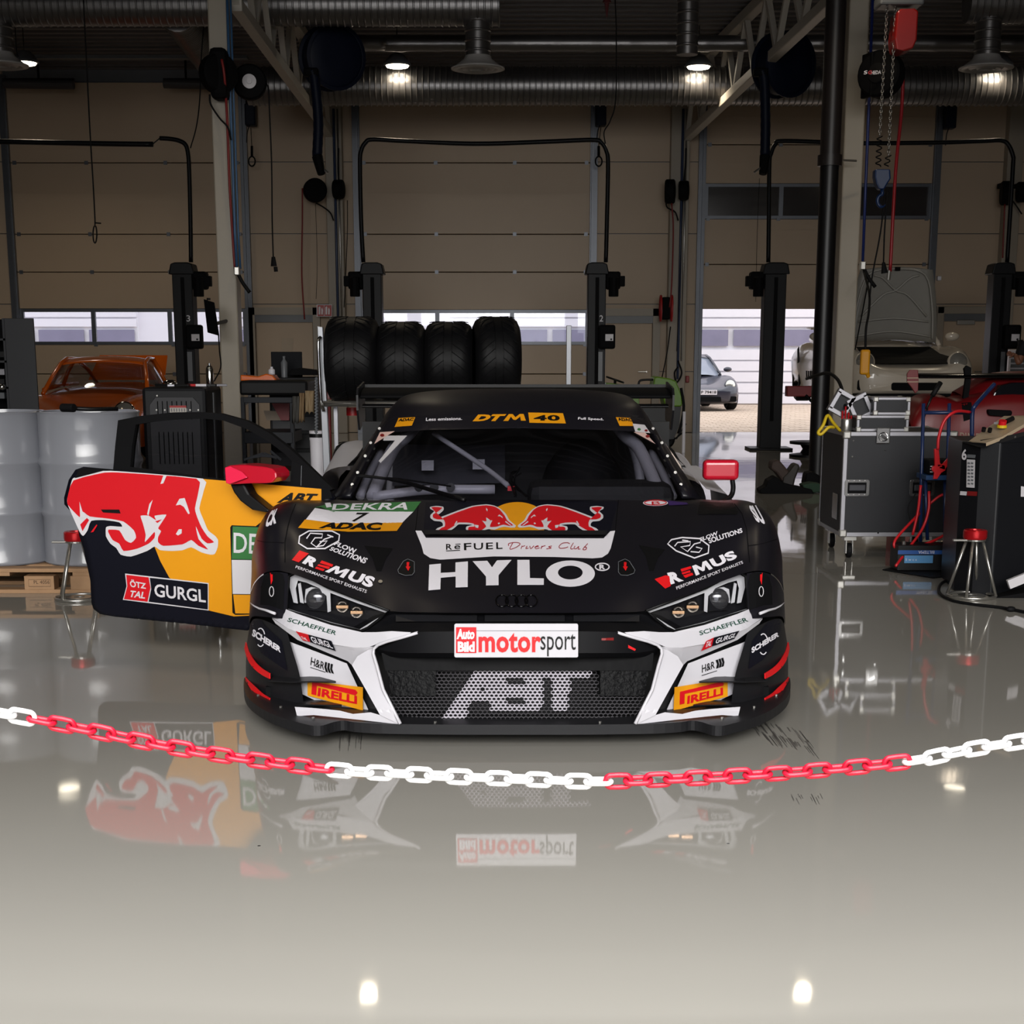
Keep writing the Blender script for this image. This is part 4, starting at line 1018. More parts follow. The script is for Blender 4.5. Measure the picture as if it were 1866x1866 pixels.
d = Decal().text('R', c2((1060,1310),(1130,1295),(1170,1360),(1085,1385)), bold=.06).em(c2((1215,1268),(1490,1160),(1525,1210),(1250,1328)), 0, .40).text('US', c2((1334,1222),(1490,1160),(1525,1210),(1369,1278)), bold=.05, spacing=1.05)
d.text('PERFORMANCE SPORT EXHAUSTS', c2((1118,1400),(1552,1230),(1558,1248),(1125,1420)), bold=.01)
put(d, M_vinylw, name='lettering')
# round badge at the right hood corner, side lettering on the wings
put(Decal().poly(c2(*ell(985, 852, 82, 20))), M_vinylw, name='round_sticker', layer=3); put(Decal().line(c2(*ell(985, 852, 72, 16)), 1.5, True).text('B', c2((960,845),(1015,842),(1015,862),(962,864))), M_red, name='lettering', layer=5)
put(Decal().poly(c2((1060,835),(1190,850),(1200,862),(1075,868))), mat('purple_vinyl', '3a2360', .4), name='sticker', layer=3)
put(Decal().text('CK', c1((190,905),(240,885),(228,985),(150,1015)), bold=.05), M_vinylw, name='lettering', layer=3, label='white lettering on the wing')
put(Decal().text('SU', c2((1590,870),(1640,865),(1710,995),(1645,975)), bold=.05), M_vinylw, name='lettering', layer=3, label='white lettering on the wing')
# black vent panel of the right wing
put(Decal().poly(c2((1275,842),(1490,850),(1525,905),(1520,925),(1260,925))), M_black, name='wing_vent', layer=2)
put(Decal().line(c1((355,858),(325,930),(305,1000),(285,1100),(285,1240)), 1.6), M_matt, name='panel_gap', layer=2)
put(Decal().line(c2((1500,855),(1550,920),(1580,1020),(1590,1130),(1600,1240)), 1.6), M_matt, name='panel_gap', layer=2)
put(Decal().line(c1((60,1085),(150,1105),(280,1110)), 1.0), M_matt, name='panel_gap', layer=2)
put(Decal().line(c2((1780,1085),(1690,1115),(1590,1130)), 1.0), M_matt, name='panel_gap', layer=2)
put(Decal().line([(763,914),(757,968)], 1.3).line([(1127,912),(1121,968)], 1.3), M_matt, name='panel_gap', layer=2)
# header band
def ws(d, m, nm='sticker', layer=4, label=None, step=12): return d.put(nm, m, wsc, B_ws, layer=layer, step=step, label=label)
ws(Decal().poly([(698,766),(717,758),(760,752),(850,749),(941,748),(1040,749),(1120,752),(1165,757),(1184,767),(1192,791),(1160,787),(1100,784),(941,781),(780,784),(720,788),(686,791)]), M_body, 'header_band', 2, 'dark header band with amber stickers')
ws(Decal().poly(c6((270,195),(365,190),(345,238),(247,246))), M_orange); ws(Decal().poly(c6((1498,190),(1580,195),(1603,240),(1520,240))), M_orange)
ws(Decal().text('ADAC', c6((275,200),(358,195),(352,212),(268,216)), bold=.04).text('ADAC', c6((1505,194),(1585,199),(1592,216),(1514,212)), bold=.04), M_black, 'lettering', 6)
ws(Decal().text('Less emissions.', c6((425,194),(630,190),(628,206),(424,212)), bold=.02).text('Full Speed.', c6((1286,190),(1428,196),(1430,212),(1284,208)), bold=.02), M_vinylw, 'lettering')
ws(Decal().text('DT', c6((702,176),(880,173),(860,212),(688,214)), bold=.06, shear=.2, spacing=1.05).em(c6((885,173),(985,172),(990,210),(862,212))).poly(c6((1003,164),(1200,168),(1216,226),(1010,222))), M_orange, 'lettering', 4, 'amber lettering')
ws(Decal().text('40', c6((1040,180),(1178,180),(1185,212),(1030,212)), bold=.04, spacing=1.1), M_black, 'lettering', 6)
ws(Decal().text('7', c6((190,295),(318,295),(205,450),(150,450)), bold=.02), M_silver, 'number', 4, 'white race number')
ws(Decal().poly(c6((165,275),(248,270),(132,342))).poly(c6((1600,275),(1665,278),(1722,342))), mat('pink_vinyl', 'd9b8b0', .5), 'corner_sticker', 4)
ws(Decal().poly(c6(*ell(178, 294, 12, 9, 10))).poly(c6(*ell(1678, 300, 12, 8, 10))), mat('deep_red', '7d1515', .5), 'corner_dot', 6)
ws(Decal().poly(c6((1592,228),(1660,235),(1692,282),(1608,275))), M_silver, 'corner_sticker', 6)
ws(Decal().poly(c6(*ell(1628, 262, 10, 8, 10))), M_green, 'corner_dot', 7); ws(Decal().poly(c6(*ell(1668, 268, 9, 7, 10))), mat('deep_red', '7d1515', .5), 'corner_dot', 7)
# nose plate
def flatmap(Y0): return lambda x, y, l: PY(x, y, Y0 - .0012 * l)
YP = NY + .058
plate = MB().prism([PY(x, y, YP) for x, y in rrect(828, 1136.5, 1053.5, 1198, 3, 3)], (0, .004, 0)).build('nose_plate', M_white, car, label='white plate with red and black lettering')
pl = lambda d, m, l=2, nm='lettering', lab=None: d.put(nm, m, plate, None, step=0, layer=l, mapf=flatmap(YP), label=lab)
pl(Decal().poly([(831,1143),(868,1143),(868,1190),(831,1190)]), M_red, 2, 'red_block')
pl(Decal().text('Auto', [(833,1146),(866,1146),(864,1165),(832,1165)], bold=.05).text('Bild', [(834,1169),(865,1169),(865,1188),(834,1188)], bold=.05), M_vinylw, 4)
pl(Decal().text('motor', [(872,1153),(986,1153),(986,1189),(872,1189)], bold=.03, spacing=1.05), M_redf, 2, 'lettering', 'red lettering')
pl(Decal().text('sport', [(985,1155),(1049,1155),(1049,1196),(985,1196)], bold=.0), M_black, 3)
pl(Decal().line([(831,1149.5),(1053,1149.5)], .8), M_greytrim, 1)
bm = lambda d, m, nm='sticker', l=3: d.put(nm, m, beam, B_beam, layer=l, step=10)
bm(Decal().poly(c5((155,905),(215,905),(205,918),(310,975),(300,992),(195,945),(190,955))), M_redf, 'red_arrow')
bm(Decal().poly([(1096,1163),(1120,1162),(1126,1164),(1120,1167),(1096,1167)]), mat('deep_red', '7d1515', .5), 'tow_slot')
# blade and bumper stickers
def blade_t(txt, qf, m, off=.021, nm='lettering', **k):
    pass
def fm(off): return lambda x, y, l: C(abs(x - PCX), y, sb(x - PCX) - off + max(0, 1150 - y) * .0012 - .001 * l, 1 if x > PCX else -1)
def fl(off): return lambda x, y, l: C(abs(x - PCX), y, sb(x - PCX) - off - .001 * l, 1 if x > PCX else -1)
def fk(off): return lambda x, y, l: C(abs(x - PCX), y, sb(x - PCX) - .018 + (.0015 * max(0, y - (1180 - max(0, abs(x - PCX) - 300) * .33))) - off - .001 * l, 1 if x > PCX else -1)
M_dgreen = mat('dark_green_ink', '1b4436', .5)
L = lambda d, m, f, l=2, nm='lettering', lab=None: d.put(nm, m, bumper, None, step=8, layer=l, mapf=f, label=lab)
L(Decal().text('SCHAEFFLER', c3((505,668),(972,800),(955,840),(485,705)), bold=.015), M_dgreen, fm(.019))
L(Decal().text('SCHAEFFLER', c5((915,800),(1375,665),(1400,705),(925,842)), bold=.015), M_dgreen, fm(.019))
L(Decal().poly(c3((568,800),(690,832),(710,905),(640,890))), M_red, fk(.012), 2, 'sticker'); L(Decal().poly(c3((690,832),(915,895),(958,995),(712,908))), M_navy, fk(.012), 2, 'sticker')
L(Decal().text('GURGL', c3((705,848),(900,905),(935,972),(735,910)), bold=.02).text('TAL', c3((618,850),(672,865),(685,892),(632,876)), bold=.02), M_vinylw, fk(.012), 4)
L(Decal().poly(c5((1060,862),(985,898),(935,995),(1040,950))), M_red, fk(.012), 2, 'sticker'); L(Decal().poly(c5((1060,862),(1310,795),(1260,875),(1040,950))), M_navy, fk(.012), 2, 'sticker')
L(Decal().text('GURGL', c5((1088,872),(1290,812),(1262,860),(1072,925)), bold=.02).text('TAL', c5((992,905),(1048,885),(1030,940),(972,962)), bold=.02), M_vinylw, fk(.012), 4)
L(Decal().text('H&R', c3((722,1052),(852,1105),(845,1178),(712,1130)), bold=.01).polys(*[c3((855 + k * 28, 1098 + k * 9), (875 + k * 28, 1104 + k * 9), (868 + k * 28, 1150 + k * 9), (885 + k * 28, 1205 + k * 6), (862 + k * 28, 1195 + k * 6), (848 + k * 28, 1150 + k * 9)) for k in range(3)]).line(c3((712,1152),(860,1200)), 1.2), M_black, fl(-.033))
L(Decal().text('H&R', c5((945,1130),(1070,1090),(1070,1160),(945,1205)), bold=.01).polys(*[c5((1078 + k * 26, 1082 - k * 9), (1100 + k * 26, 1075 - k * 9), (1112 + k * 26, 1120 - k * 9), (1105 + k * 26, 1158 - k * 9), (1082 + k * 26, 1165 - k * 8), (1092 + k * 26, 1122 - k * 9)) for k in range(3)]).line(c5((942,1232),(1092,1185)), 1.2), M_black, fl(-.033))
for cf, qq, tq, bar in ((c3, [(685,1278),(1222,1345),(1222,1572),(685,1425)], [(790,1350),(1165,1430),(1165,1510),(780,1430)], [(730,1290),(1150,1370),(1172,1400),(1150,1425),(775,1330),(770,1425),(722,1412)]),
                        (c5, [(678,1345),(1195,1262),(1195,1435),(668,1575)], [(805,1430),(1150,1345),(1150,1420),(800,1510)], [(730,1390),(1140,1290),(1160,1310),(1150,1332),(778,1410),(775,1505),(728,1515)])):
    L(Decal().poly(cf(*qq)), M_orange, fl(-.02), 2, 'sticker', 'amber sponsor sticker with red lettering'); L(Decal().poly(cf(*bar)).text('IRELLI', cf(*tq), bold=.04), M_red, fl(-.02), 4)
# cheek field and lettering
for side, cf, fld, tx, arc in ((-1, c3, [(120,600),(235,655),(275,740),(450,895),(505,1185),(380,1105),(250,1010),(175,860)], [(178,775),(448,955),(445,1010),(165,845)], ((250,860),(42,88))), (1, c5, [(1640,660),(1730,560),(1720,640),(1710,790),(1640,960),(1540,1080),(1400,1170),(1440,890)], [(1425,960),(1690,800),(1692,850),(1430,1015)], ((1540,925),(45,100)))):
    B_ck = bvh_of([o for o in car.children if o.name.startswith('bumper_cheek')])
    Decal().poly(cf(*fld)).put('dark_field', M_navy, car, B_ck, layer=3, step=8)
    Decal().text('SCHERER', cf(*tx), bold=.05).line(cf(*[(arc[0][0] + arc[1][0] * cos(radians(t)), arc[0][1] - arc[1][1] * sin(radians(t))) for t in range(20, 130, 10)]), 2).line(cf(*[(arc[0][0] + arc[1][0] * cos(radians(t)), arc[0][1] - arc[1][1] * sin(radians(t))) for t in range(230, 320, 10)]), 2).put('lettering', M_vinylw, car, B_ck, layer=6, step=6)

# ------------------------------------------------------------------ open door (photo left)
A_ = PY(600, 900, NY + 1.32); B2_ = PY(125, 900, NY + 1.75)
dd = (B2_ - A_); dd.z = 0; dd.normalize(); dn = Vector((dd.y, -dd.x, 0)); 
if dn.y > 0: dn = -dn
def DP(px, py, off=0.0):
    """point on the door skin: plane through the hinge, bulging outwards with height"""
    r = ray(px, py); t = (A_ - EYEV).dot(dn) / r.dot(dn); p = EYEV + r * t
    b = 0
    for _ in range(3):
        zz = p.z; b = .05 * (1 - min(1, abs(zz - .56) / .36) ** 1.6)
        t = (A_ + dn * (b + off) - EYEV).dot(dn) / r.dot(dn); p = EYEV + r * t
    return p
dq = sq(0, 0, 3.732, 110, 720)
dmap = lambda x, y, l: DP(x, y, .0012 * l)
door = bpy.data.objects.new('open_door', None)
skin = dq((180,492),(440,515),(930,565),(1300,600),(1830,640),(1860,700),(1700,1000),(1500,1250),(1290,1595),(900,1550),(400,1495),(290,1475),(245,1440),(232,1400),(225,1250),(180,1040),(150,950),(128,830),(50,745),(48,700),(80,580),(125,512))
sk = Decal().poly(skin).put('open_door', M_navy, car, None, layer=0, step=14, mapf=dmap, label='open driver door painted with a red bull on amber and navy')
md = sk.modifiers.new('s', 'SOLIDIFY'); md.thickness = .05; md.offset = 0
for p in sk.data.polygons: p.use_smooth = True
def dput(d, m, l, nm='painted_field', step=14, label=None): return d.put(nm, m, sk, None, layer=l + 24, step=step, mapf=dmap, label=label)
dput(Decal().poly(dq((935,567),(1775,638),(1775,715),(1600,730),(1450,800),(1330,890),(1290,1500),(1180,1505),(1010,1465),(740,1240),(680,1130),(640,1030),(700,900))), M_orange, 1)
W = [(80,575),(110,558),(290,515),(460,522),(970,568),(975,650),(945,770),(975,850),(1005,920),(1050,955),(1072,985),(1070,1035),(1050,1080),(1020,1085),(960,1070),(890,1035),(830,1055),(760,1060),(680,1055),(640,1030),(590,1060),(480,1098),(410,1085),(380,1040),(340,1010),(310,960),(310,900),(340,890),(420,895),(400,865),(300,850),(210,855),(185,920),(155,958),(128,925),(50,745),(48,700)]
R_ = [(90,580),(300,527),(460,530),(925,568),(940,650),(915,770),(930,830),(960,900),(1000,960),(1045,1000),(1000,1008),(960,975),(920,890),(940,980),(1005,1050),(940,1025),(890,985),(830,1015),(700,1025),(665,1000),(665,965),(685,925),(665,905),(700,850),(720,812),(640,820),(650,850),(600,820),(545,820),(560,870),(580,950),(575,1000),(640,930),(640,970),(600,1010),(520,1045),(430,1060),(400,1010),(355,985),(325,930),(330,915),(400,920),(440,985),(480,1005),(515,970),(500,920),(430,860),(330,840),(200,825),(150,790),(130,830),(50,745),(50,690)]
dput(Decal().poly(dq(*smooth_loop(W))), M_silver, 2, 'bull_outline'); dput(Decal().poly(dq(*smooth_loop(R_))), M_red, 3, 'bull')
for q in ([(785,750),(810,705),(845,700),(860,740),(880,805),(870,810),(840,760),(815,745)], [(805,912),(825,912),(825,940),(800,955),(785,945)], [(700,548),(722,548),(700,600),(680,605)], [(605,740),(628,712),(608,780),(600,820),(590,810)], [(130,725),(150,790),(185,825),(135,840)]): dput(Decal().poly(dq(*q)), M_silver, 4, 'bull_detail', step=0)
dput(Decal().poly(dq((645,858),(690,845),(660,870))).poly(dq((135,880),(180,835),(195,850),(150,925))), M_red, 4, step=0)
dput(Decal().poly(dq((275,778),(400,778),(410,805),(290,798))), M_black, 5, 'door_handle')
dput(Decal().line(dq((900,855),(870,905),(950,870)), .5) if False else Decal().poly(dq((205,935),(245,880),(252,885),(225,930))), M_red, 3, 'red_arrow')
# sponsor plates on the door
dput(Decal().poly(dq((440,1213),(1008,1278),(1008,1465),(425,1392),(450,1300))), M_silver, 2); 
dput(Decal().poly(dq((448,1222),(600,1240),(612,1310),(592,1405),(432,1387),(455,1300))), M_red, 4, label='crimson sticker field'); dput(Decal().poly(dq((608,1242),(1002,1284),(1002,1458),(600,1405),(618,1320))), M_navy, 4)
dput(Decal().text('ÖTZ', dq((470,1250),(582,1272),(582,1318),(475,1305)), bold=.03).text('TAL', dq((478,1328),(580,1340),(575,1385),(468,1372)), bold=.03, shear=.1).text('GURGL', dq((638,1282),(985,1325),(990,1412),(640,1370)), bold=.02), M_silver, 5, 'lettering', 20)
dput(Decal().text('ABT', dq((1530,662),(1755,672),(1720,725),(1470,733)), bold=.05, spacing=1.05), M_black, 3, 'lettering')
gp = dq((1165,885),(1420,895),(1400,1490),(1190,1495),(1170,1480),(1155,900))
dput(Decal().poly(gp), M_black, 2, 'class_plate'); 
dput(Decal().poly(dq((1172,892),(1420,902),(1415,1120),(1165,1115))), M_green, 3, 'class_plate'); dput(Decal().poly(dq((1165,1120),(1415,1125),(1410,1355),(1172,1352))), M_silver, 3, 'class_plate'); dput(Decal().poly(dq((1175,1357),(1410,1360),(1405,1485),(1190,1485))), M_orange, 3, 'class_plate')
dput(Decal().text('DE', dq((1178,935),(1345,945),(1340,1080),(1178,1072)), bold=.01), M_silver, 5, 'lettering')
dput(Decal().poly(dq((128,505),(180,492),(430,512),(290,515),(100,565))), M_matt, 3)
dput(Decal().poly(dq((1775,636),(1830,640),(1850,700),(1775,712))), M_matt, 3)
# window frame and pane
fr = dq((372,508),(385,350),(405,170),(560,140),(760,118),(950,115),(1100,125),(1280,175),(1430,255),(1580,370),(1730,512),(1865,640),(1830,655),(1300,605),(930,572),(440,515))
hole = dq((488,490),(500,350),(525,200),(640,180),(820,163),(1000,160),(1120,172),(1280,230),(1420,310),(1540,400),(1585,450),(1575,590),(1120,575),(800,530))
def ring(outer, inner):
    d = Decal(); tri = tessellate_polygon([[Vector((x, y, 0)) for x, y in outer], [Vector((x, y, 0)) for x, y in inner]])
    return d.add(outer + inner, [list(t) for t in tri])
fo = ring(fr, hole).put('window_frame', M_matt, sk, None, layer=2, step=0, mapf=dmap); m_ = fo.modifiers.new('s', 'SOLIDIFY'); m_.thickness = .03; m_.offset = 0
pane = Decal().poly(hole).put('window_pane', glass_mat('door_pane', 'a8a8ac', .015), sk, None, layer=0, step=16, mapf=dmap)
Decal().line(dq((1640,480),(1636,615)), 1).put('seam', M_greytrim, sk, None, layer=20, step=0, mapf=dmap)
# mirror on the open door
MQ = [(1122,490),(1150,478),(1250,474),(1390,488),(1440,500),(1468,530),(1470,560),(1440,595),(1400,600),(1310,600),(1150,608),(1130,600)]
mp = [DP(x, y, .16) for x, y in dq(*MQ)]
dm = MB().prism(mp, -dn * .12).build('door_mirror', M_redm, sk, bevel=.015, label='bright red door mirror')
for mo in dm.modifiers: mo.segments = 3
mp2 = [DP(x, y, .168) for x, y in dq((1124,492),(1160,482),(1240,520),(1280,560),(1160,604),(1132,598))]
MB().prism(mp2, dn * .01).build('mirror_facet', mat('mirror_pink', 'e8204a', .35, coat=.3), dm, bevel=.004)
MB().prism([DP(x, y, .12) for x, y in dq((1150,605),(1248,602),(1290,680),(1420,785),(1400,797),(1300,780),(1220,720),(1175,660))], -dn * .07).build('mirror_stalk', M_black, dm, bevel=.01)
# ================================================================== BARRIER CHAIN
M_cw = mat('chain_white', 'efeff0', 0.35, var=.02); M_cr = mat('chain_red', 'cf1834', 0.35, var=.02)
chain = thing('barrier_chain', 'red and white plastic link chain hung across the foreground', 'chain', (0, 2.75, .6))
cpix = [(-900,1130),(-450,1222),(-60,1288),(0,1299),(60,1310),(165,1331),(300,1359),(450,1383),(612,1403),(730,1410),(850,1416),(960,1420),(1095,1424),(1260,1418),(1450,1407),(1650,1388),(1760,1367),(1866,1350),(1930,1340),(2350,1262),(2800,1150)]
cp = [PY(x, y, 2.75) for x, y in cpix]; cl = spline(cp, 30)
acc = [0.0]
for a, b in zip(cl[:-1], cl[1:]): acc.append(acc[-1] + (b - a).length)
def at_len(L):
    import bisect
    i = min(len(acc) - 2, max(0, bisect.bisect(acc, L) - 1)); t = (L - acc[i]) / (acc[i + 1] - acc[i]); return cl[i].lerp(cl[i + 1], t)
pitch = 36.3 / ppm(2.75, .6)
def link_mesh():
    mb = MB(); a, b, r = .0235, .0105, .0046
    pts = []
    for i in range(24):
        t = 2 * pi * i / 24; cx_ = (a - b) * (1 if cos(t) > 0 else -1) if abs(cos(t)) > 1e-6 else 0
        pts.append(Vector((cx_ + (b + .0) * cos(t), 0, b * 1.12 * sin(t))))
    mb.tube(pts, r, 8, closed=True); return mb
lm = {}
for k, m in (('w', M_cw), ('r', M_cr)):
    o = link_mesh().build('chain_link', m, None, smooth=True); lm[k] = o.data; bpy.data.objects.remove(o)
n = int(acc[-1] / pitch)
for i in range(n):
    p0 = at_len((i + .5) * pitch); t = (at_len((i + .6) * pitch) - at_len((i + .4) * pitch)).normalized()
    px = CX + FPX * p0.x / (p0.y * cos(TH) + (EYE - p0.z) * sin(TH))
    k = 'w' if px < 40 or 606 < px < 1092 or px > 1645 else 'r'
    o = bpy.data.objects.new('chain_link', lm[k]); COL.objects.link(o); o.parent = chain
    roll = radians(8 + (i * 37 % 11) - 5) if i % 2 else radians(-84 + (i * 29 % 13) - 6)
    M = Matrix.Translation(p0 - chain.location) @ t.to_track_quat('X', 'Z').to_matrix().to_4x4() @ Matrix.Rotation(roll, 4, 'X')
    o.matrix_local = M
    if k == 'w': o['label'] = 'white link'
    else: o['label'] = 'red link'

# ================================================================== LEFT FOREGROUND: drums, pallet, stands
M_drum = mat('drum_grey', '84868d', 0.28, coat=.5, var=.05, scale=3); M_wood = mat('pallet_wood', 'a07d5b', 0.7, var=.22, scale=12); M_ink = mat('stamp_ink', '4a3626', .8)
PYY = 8.88
pal = thing('wooden_pallet', 'wooden transport pallet under the two grey steel drums', 'pallet', (PY(60, 1070, PYY).x, PYY + .4, 0))
px1 = PY(177, 1060, PYY).x; px0 = px1 - 1.2
for k in range(5):
    y_ = PYY + .05 + k * .175; MB().bb(px0, px1, y_ - .05, y_ + .045 + (.02 if k in (0, 2, 4) else 0), .122, .144).build('deck_board', M_wood, pal, bevel=.002)
for xx in (px0 + .07, (px0 + px1) / 2 + .03, px1 - .07):
    MB().bb(xx - .07, xx + .07, PYY + .005, PYY + .8, .1, .122).build('stringer_board', M_wood, pal, bevel=.002)
for k in range(3):
    y_ = PYY + .055 + k * .345; MB().bb(px0, px1, y_ - .05, y_ + .05, 0, .022).build('bottom_board', M_wood, pal, bevel=.002)
for xx in (px0 + .07, PY(70, 1050, PYY).x, px1 - .07):
    for k in range(3):
        y_ = PYY + .055 + k * .345; b = MB().bb(xx - .085, xx + .085, y_ - .05, y_ + .05, .022, .1).build('block', M_wood, pal, bevel=.002)
        if k == 0 and abs(xx - PY(70, 1050, PYY).x) < .01:
            flat_text('stamp', 'PL 4056', (xx - .03, y_ - .0515, .055), (.09, 0, 0), (0, 0, .02), M_ink, b)
            MB().tube([(xx - .06, y_ - .0512, .04), (xx - .06, y_ - .0512, .08), (xx + .065, y_ - .0512, .08), (xx + .065, y_ - .0512, .04)], .0012, 4, closed=True).build('stamp', M_ink, b)
drums = []
for cxp, lab in ((-4, 'grey steel drum at the left edge, half out of frame'), (168, 'grey steel drum beside the open car door, a hammer on its lid')):
    Yc = PYY + .36; c = PY(cxp, 880, Yc); zb, zt = .146, 1.02; r = .288
    o = thing('steel_drum', lab, 'drum', (c.x, Yc, zb), group='grey steel drums on the pallet')
    H_ = zt - zb; prof = [(.01, .015), (r - .02, .015), (r - .018, 0), (r, 0), (r + .006, .008), (r, .018)]
    for f in (.34, .67):
        prof += [(r, H_ * f - .03), (r + .012, H_ * f - .008), (r + .012, H_ * f + .008), (r, H_ * f + .03)]
    prof += [(r, H_ - .018), (r + .007, H_ - .006), (r, H_), (r - .014, H_), (r - .016, H_ - .02), (.01, H_ - .02)]
    MB().lathe(prof, (c.x, Yc, zb), n=48).build('drum_body', M_drum, o, smooth=True, auto=40)
    MB().cyl((c.x + .12, Yc - .05, zt - .02), (c.x + .12, Yc - .05, zt - .006), .035, 14).build('bung', M_steel, o)
    drums.append((c.x, Yc, zt))
dx_, dy_, dz_ = drums[1]
rg = MB(); 
for q in (0, 1):
    rg.tube([(dx_ + (.288 + .001) * sin(radians(60) + (.055 - .02 * q) * cos(t) * .9), dy_ - .289 * cos(radians(60) + (.055 - .02 * q) * cos(t) * .9), .82 + (.05 - .018 * q) * sin(t)) for t in [2 * pi * k / 16 for k in range(16)]], .003, 4, closed=True)
rg.build('blue_emblem', mat('emblem_blue', '26305c', .5), [o for o in COL.objects if o.name == 'steel_drum.001'][0])
hm = thing('rubber_mallet', 'black rubber mallet lying on the right drum lid', 'hammer', (dx_ - .05, dy_ - .15, dz_))
MB().cyl((dx_ - .10, dy_ - .18, dz_ + .024), (dx_ - .02, dy_ - .22, dz_ + .024), .024, 14).build('mallet_head', M_rubber, hm, bevel=.003)
MB().tube([(dx_ - .055, dy_ - .2, dz_ + .022), (dx_ + .05, dy_ - .15, dz_ + .014), (dx_ + .2, dy_ - .1, dz_ + .014)], .012, 8).build('handle', M_black, hm, smooth=True)

def jack_stand(cx_px, base_py, label, topred):
    b = PZ(cx_px, base_py, 0); h = .33
    o = thing('jack_stand', label, 'stand', (b.x, b.y, 0), group='air jack stands with red collars')
    MB().lathe([(.055, h), (.062, h), (.066, h + .01), (.066, h + .045), (.06, h + .052), (.035, h + .052), (.033, h + .04), (.033, h)], (b.x, b.y, 0), n=24).build('collar', mat('anodised_red', 'b3141c', .3, metal=.5), o, smooth=True, auto=35, label='red anodised collar')
    MB().cyl((b.x, b.y, h - .012), (b.x, b.y, h), .06, 24).build('top_plate', M_steel, o, bevel=.003)
    for k in range(4):
        a = radians(45 + 90 * k) + .3
        MB().tube([(b.x + .045 * cos(a), b.y + .045 * sin(a), h - .01), (b.x + .135 * cos(a), b.y + .135 * sin(a), .012)], .009, 10).build('leg', M_steel, o, smooth=True)
    MB().tube([(b.x + .13 * cos(t), b.y + .13 * sin(t), .01) for t in [2 * pi * k / 28 for k in range(28)]], .009, 8, closed=True).build('base_ring', M_steel, o, smooth=True)
    MB().lathe([(.03, .006), (.075, .006), (.075, .014), (.03, .014), (.03, .006)], (b.x, b.y, 0), n=24).build('inner_ring', M_steel, o, smooth=True, auto=30)
    MB().box((b.x - .09, b.y - .02, h - .005), (.08, .03, .012)).build('side_tab', M_steel, o, bevel=.004)
jack_stand(145, 1092, 'steel jack stand with a red collar in front of the pallet', 0)
jack_stand(1770, 1088, 'steel jack stand with a red collar in front of the black console', 0)

# ================================================================== RIGHT: flight cases, charger trolley, console
M_case = mat('case_laminate', '17181d', 0.5, spec=.35, bump=.1, scale=30)
def flight_case(name, x0, x1, y0, y1, z0, z1, label, e=.022, group=None, rz=0, tilt=None, handles=(), latch=None, ww=.0):
    c = Vector(((x0 + x1) / 2, (y0 + y1) / 2, z0))
    o = thing(name, label, 'flight case', c, group=group)
    MB().bb(x0 + .003, x1 - .003, y0 + .003, y1 - .003, z0 + .003, z1 - .003).build('case_panels', M_case, o)
    ed = []
    for (ax, pts) in (('x', [(y, z_) for y in (y0, y1) for z_ in (z0, z1)]), ('y', [(x, z_) for x in (x0, x1) for z_ in (z0, z1)]), ('z', [(x, y) for x in (x0, x1) for y in (y0, y1)])):
        for (u, v) in pts:
            su = lambda w, lo, hi: (w, w + e) if abs(w - lo) < 1e-6 else (w - e, w)
            if ax == 'x': a, b = su(u, y0, y1), su(v, z0, z1); MB().bb(x0, x1, a[0], a[1], b[0], b[1]).build('edge_rail', M_alu, o, bevel=.003)
            if ax == 'y': a, b = su(u, x0, x1), su(v, z0, z1); MB().bb(a[0], a[1], y0, y1, b[0], b[1]).build('edge_rail', M_alu, o, bevel=.003)
            if ax == 'z': a, b = su(u, x0, x1), su(v, y0, y1); MB().bb(a[0], a[1], b[0], b[1], z0, z1).build('edge_rail', M_alu, o, bevel=.003)
    for x in (x0, x1):
        for y in (y0, y1):
            for z_ in (z0, z1):
                sx = 1 if x == x0 else -1; sz = 1 if z_ == z0 else -1; sy = 1 if y == y0 else -1
                q = MB().box((x + sx * e * .75, y + sy * e * .6, z_ + sz * e * .75), (e * 1.9, e * 1.5, e * 1.9)).build('corner_cap', M_steel, o, bevel=e * .35)
    return o
FX0, FX1, FY0, FY1 = 2.185, 2.93, 10.4, 11.15; FZ0, FZ1 = .15, zY(787, 10.4)
fc_ = flight_case('flight_case', FX0, FX1, FY0, FY1, FZ0, FZ1, 'large black flight case on castors right of the race car', e=.028)
M_dish = mat('dish_steel', '8d8c8c', .25, metal=.9)
for px, py in ((1561.5, 889), (1680, 889)):
    c = PY(px, py, FY0)
    h_ = MB().prism([(c.x + a, FY0 - .004, c.z + b) for a, b in rrect(-.082, -.055, .082, .055, .015)], (0, .004, 0)).build('recessed_handle', M_dish, fc_, bevel=.001)
    MB().bb(c.x - .062, c.x + .062, FY0 - .006, FY0 - .003, c.z - .036, c.z + .036).build('dish', M_matt, h_)
    MB().bb(c.x - .055, c.x + .055, FY0 - .02, FY0 - .006, c.z - .02, c.z + .022).build('grip', mat('grip_rubber', '2c2c33', .5), h_, bevel=.006)
    for k in range(4):
        for s in (-1, 1): MB().cyl((c.x - .054 + k * .036, FY0 - .008, c.z + s * .046), (c.x - .054 + k * .036, FY0 - .003, c.z + s * .046), .004, 6).build('rivet', M_chrome, h_)
c = PY(1609, 796, FY0); lt = MB().bb(c.x - .045, c.x + .045, FY0 - .012, FY0, c.z - .045, c.z + .06).build('latch', M_dish, fc_, bevel=.006)
MB().tube([(c.x + .028 * cos(t), FY0 - .014, c.z + .028 * sin(t)) for t in [2 * pi * k / 16 for k in range(16)]], .004, 6, closed=True).build('latch_ring', M_chrome, lt)
MB().box((c.x, FY0 - .015, c.z), (.05, .006, .018), ry=.6).build('butterfly', M_chrome, lt, bevel=.002)
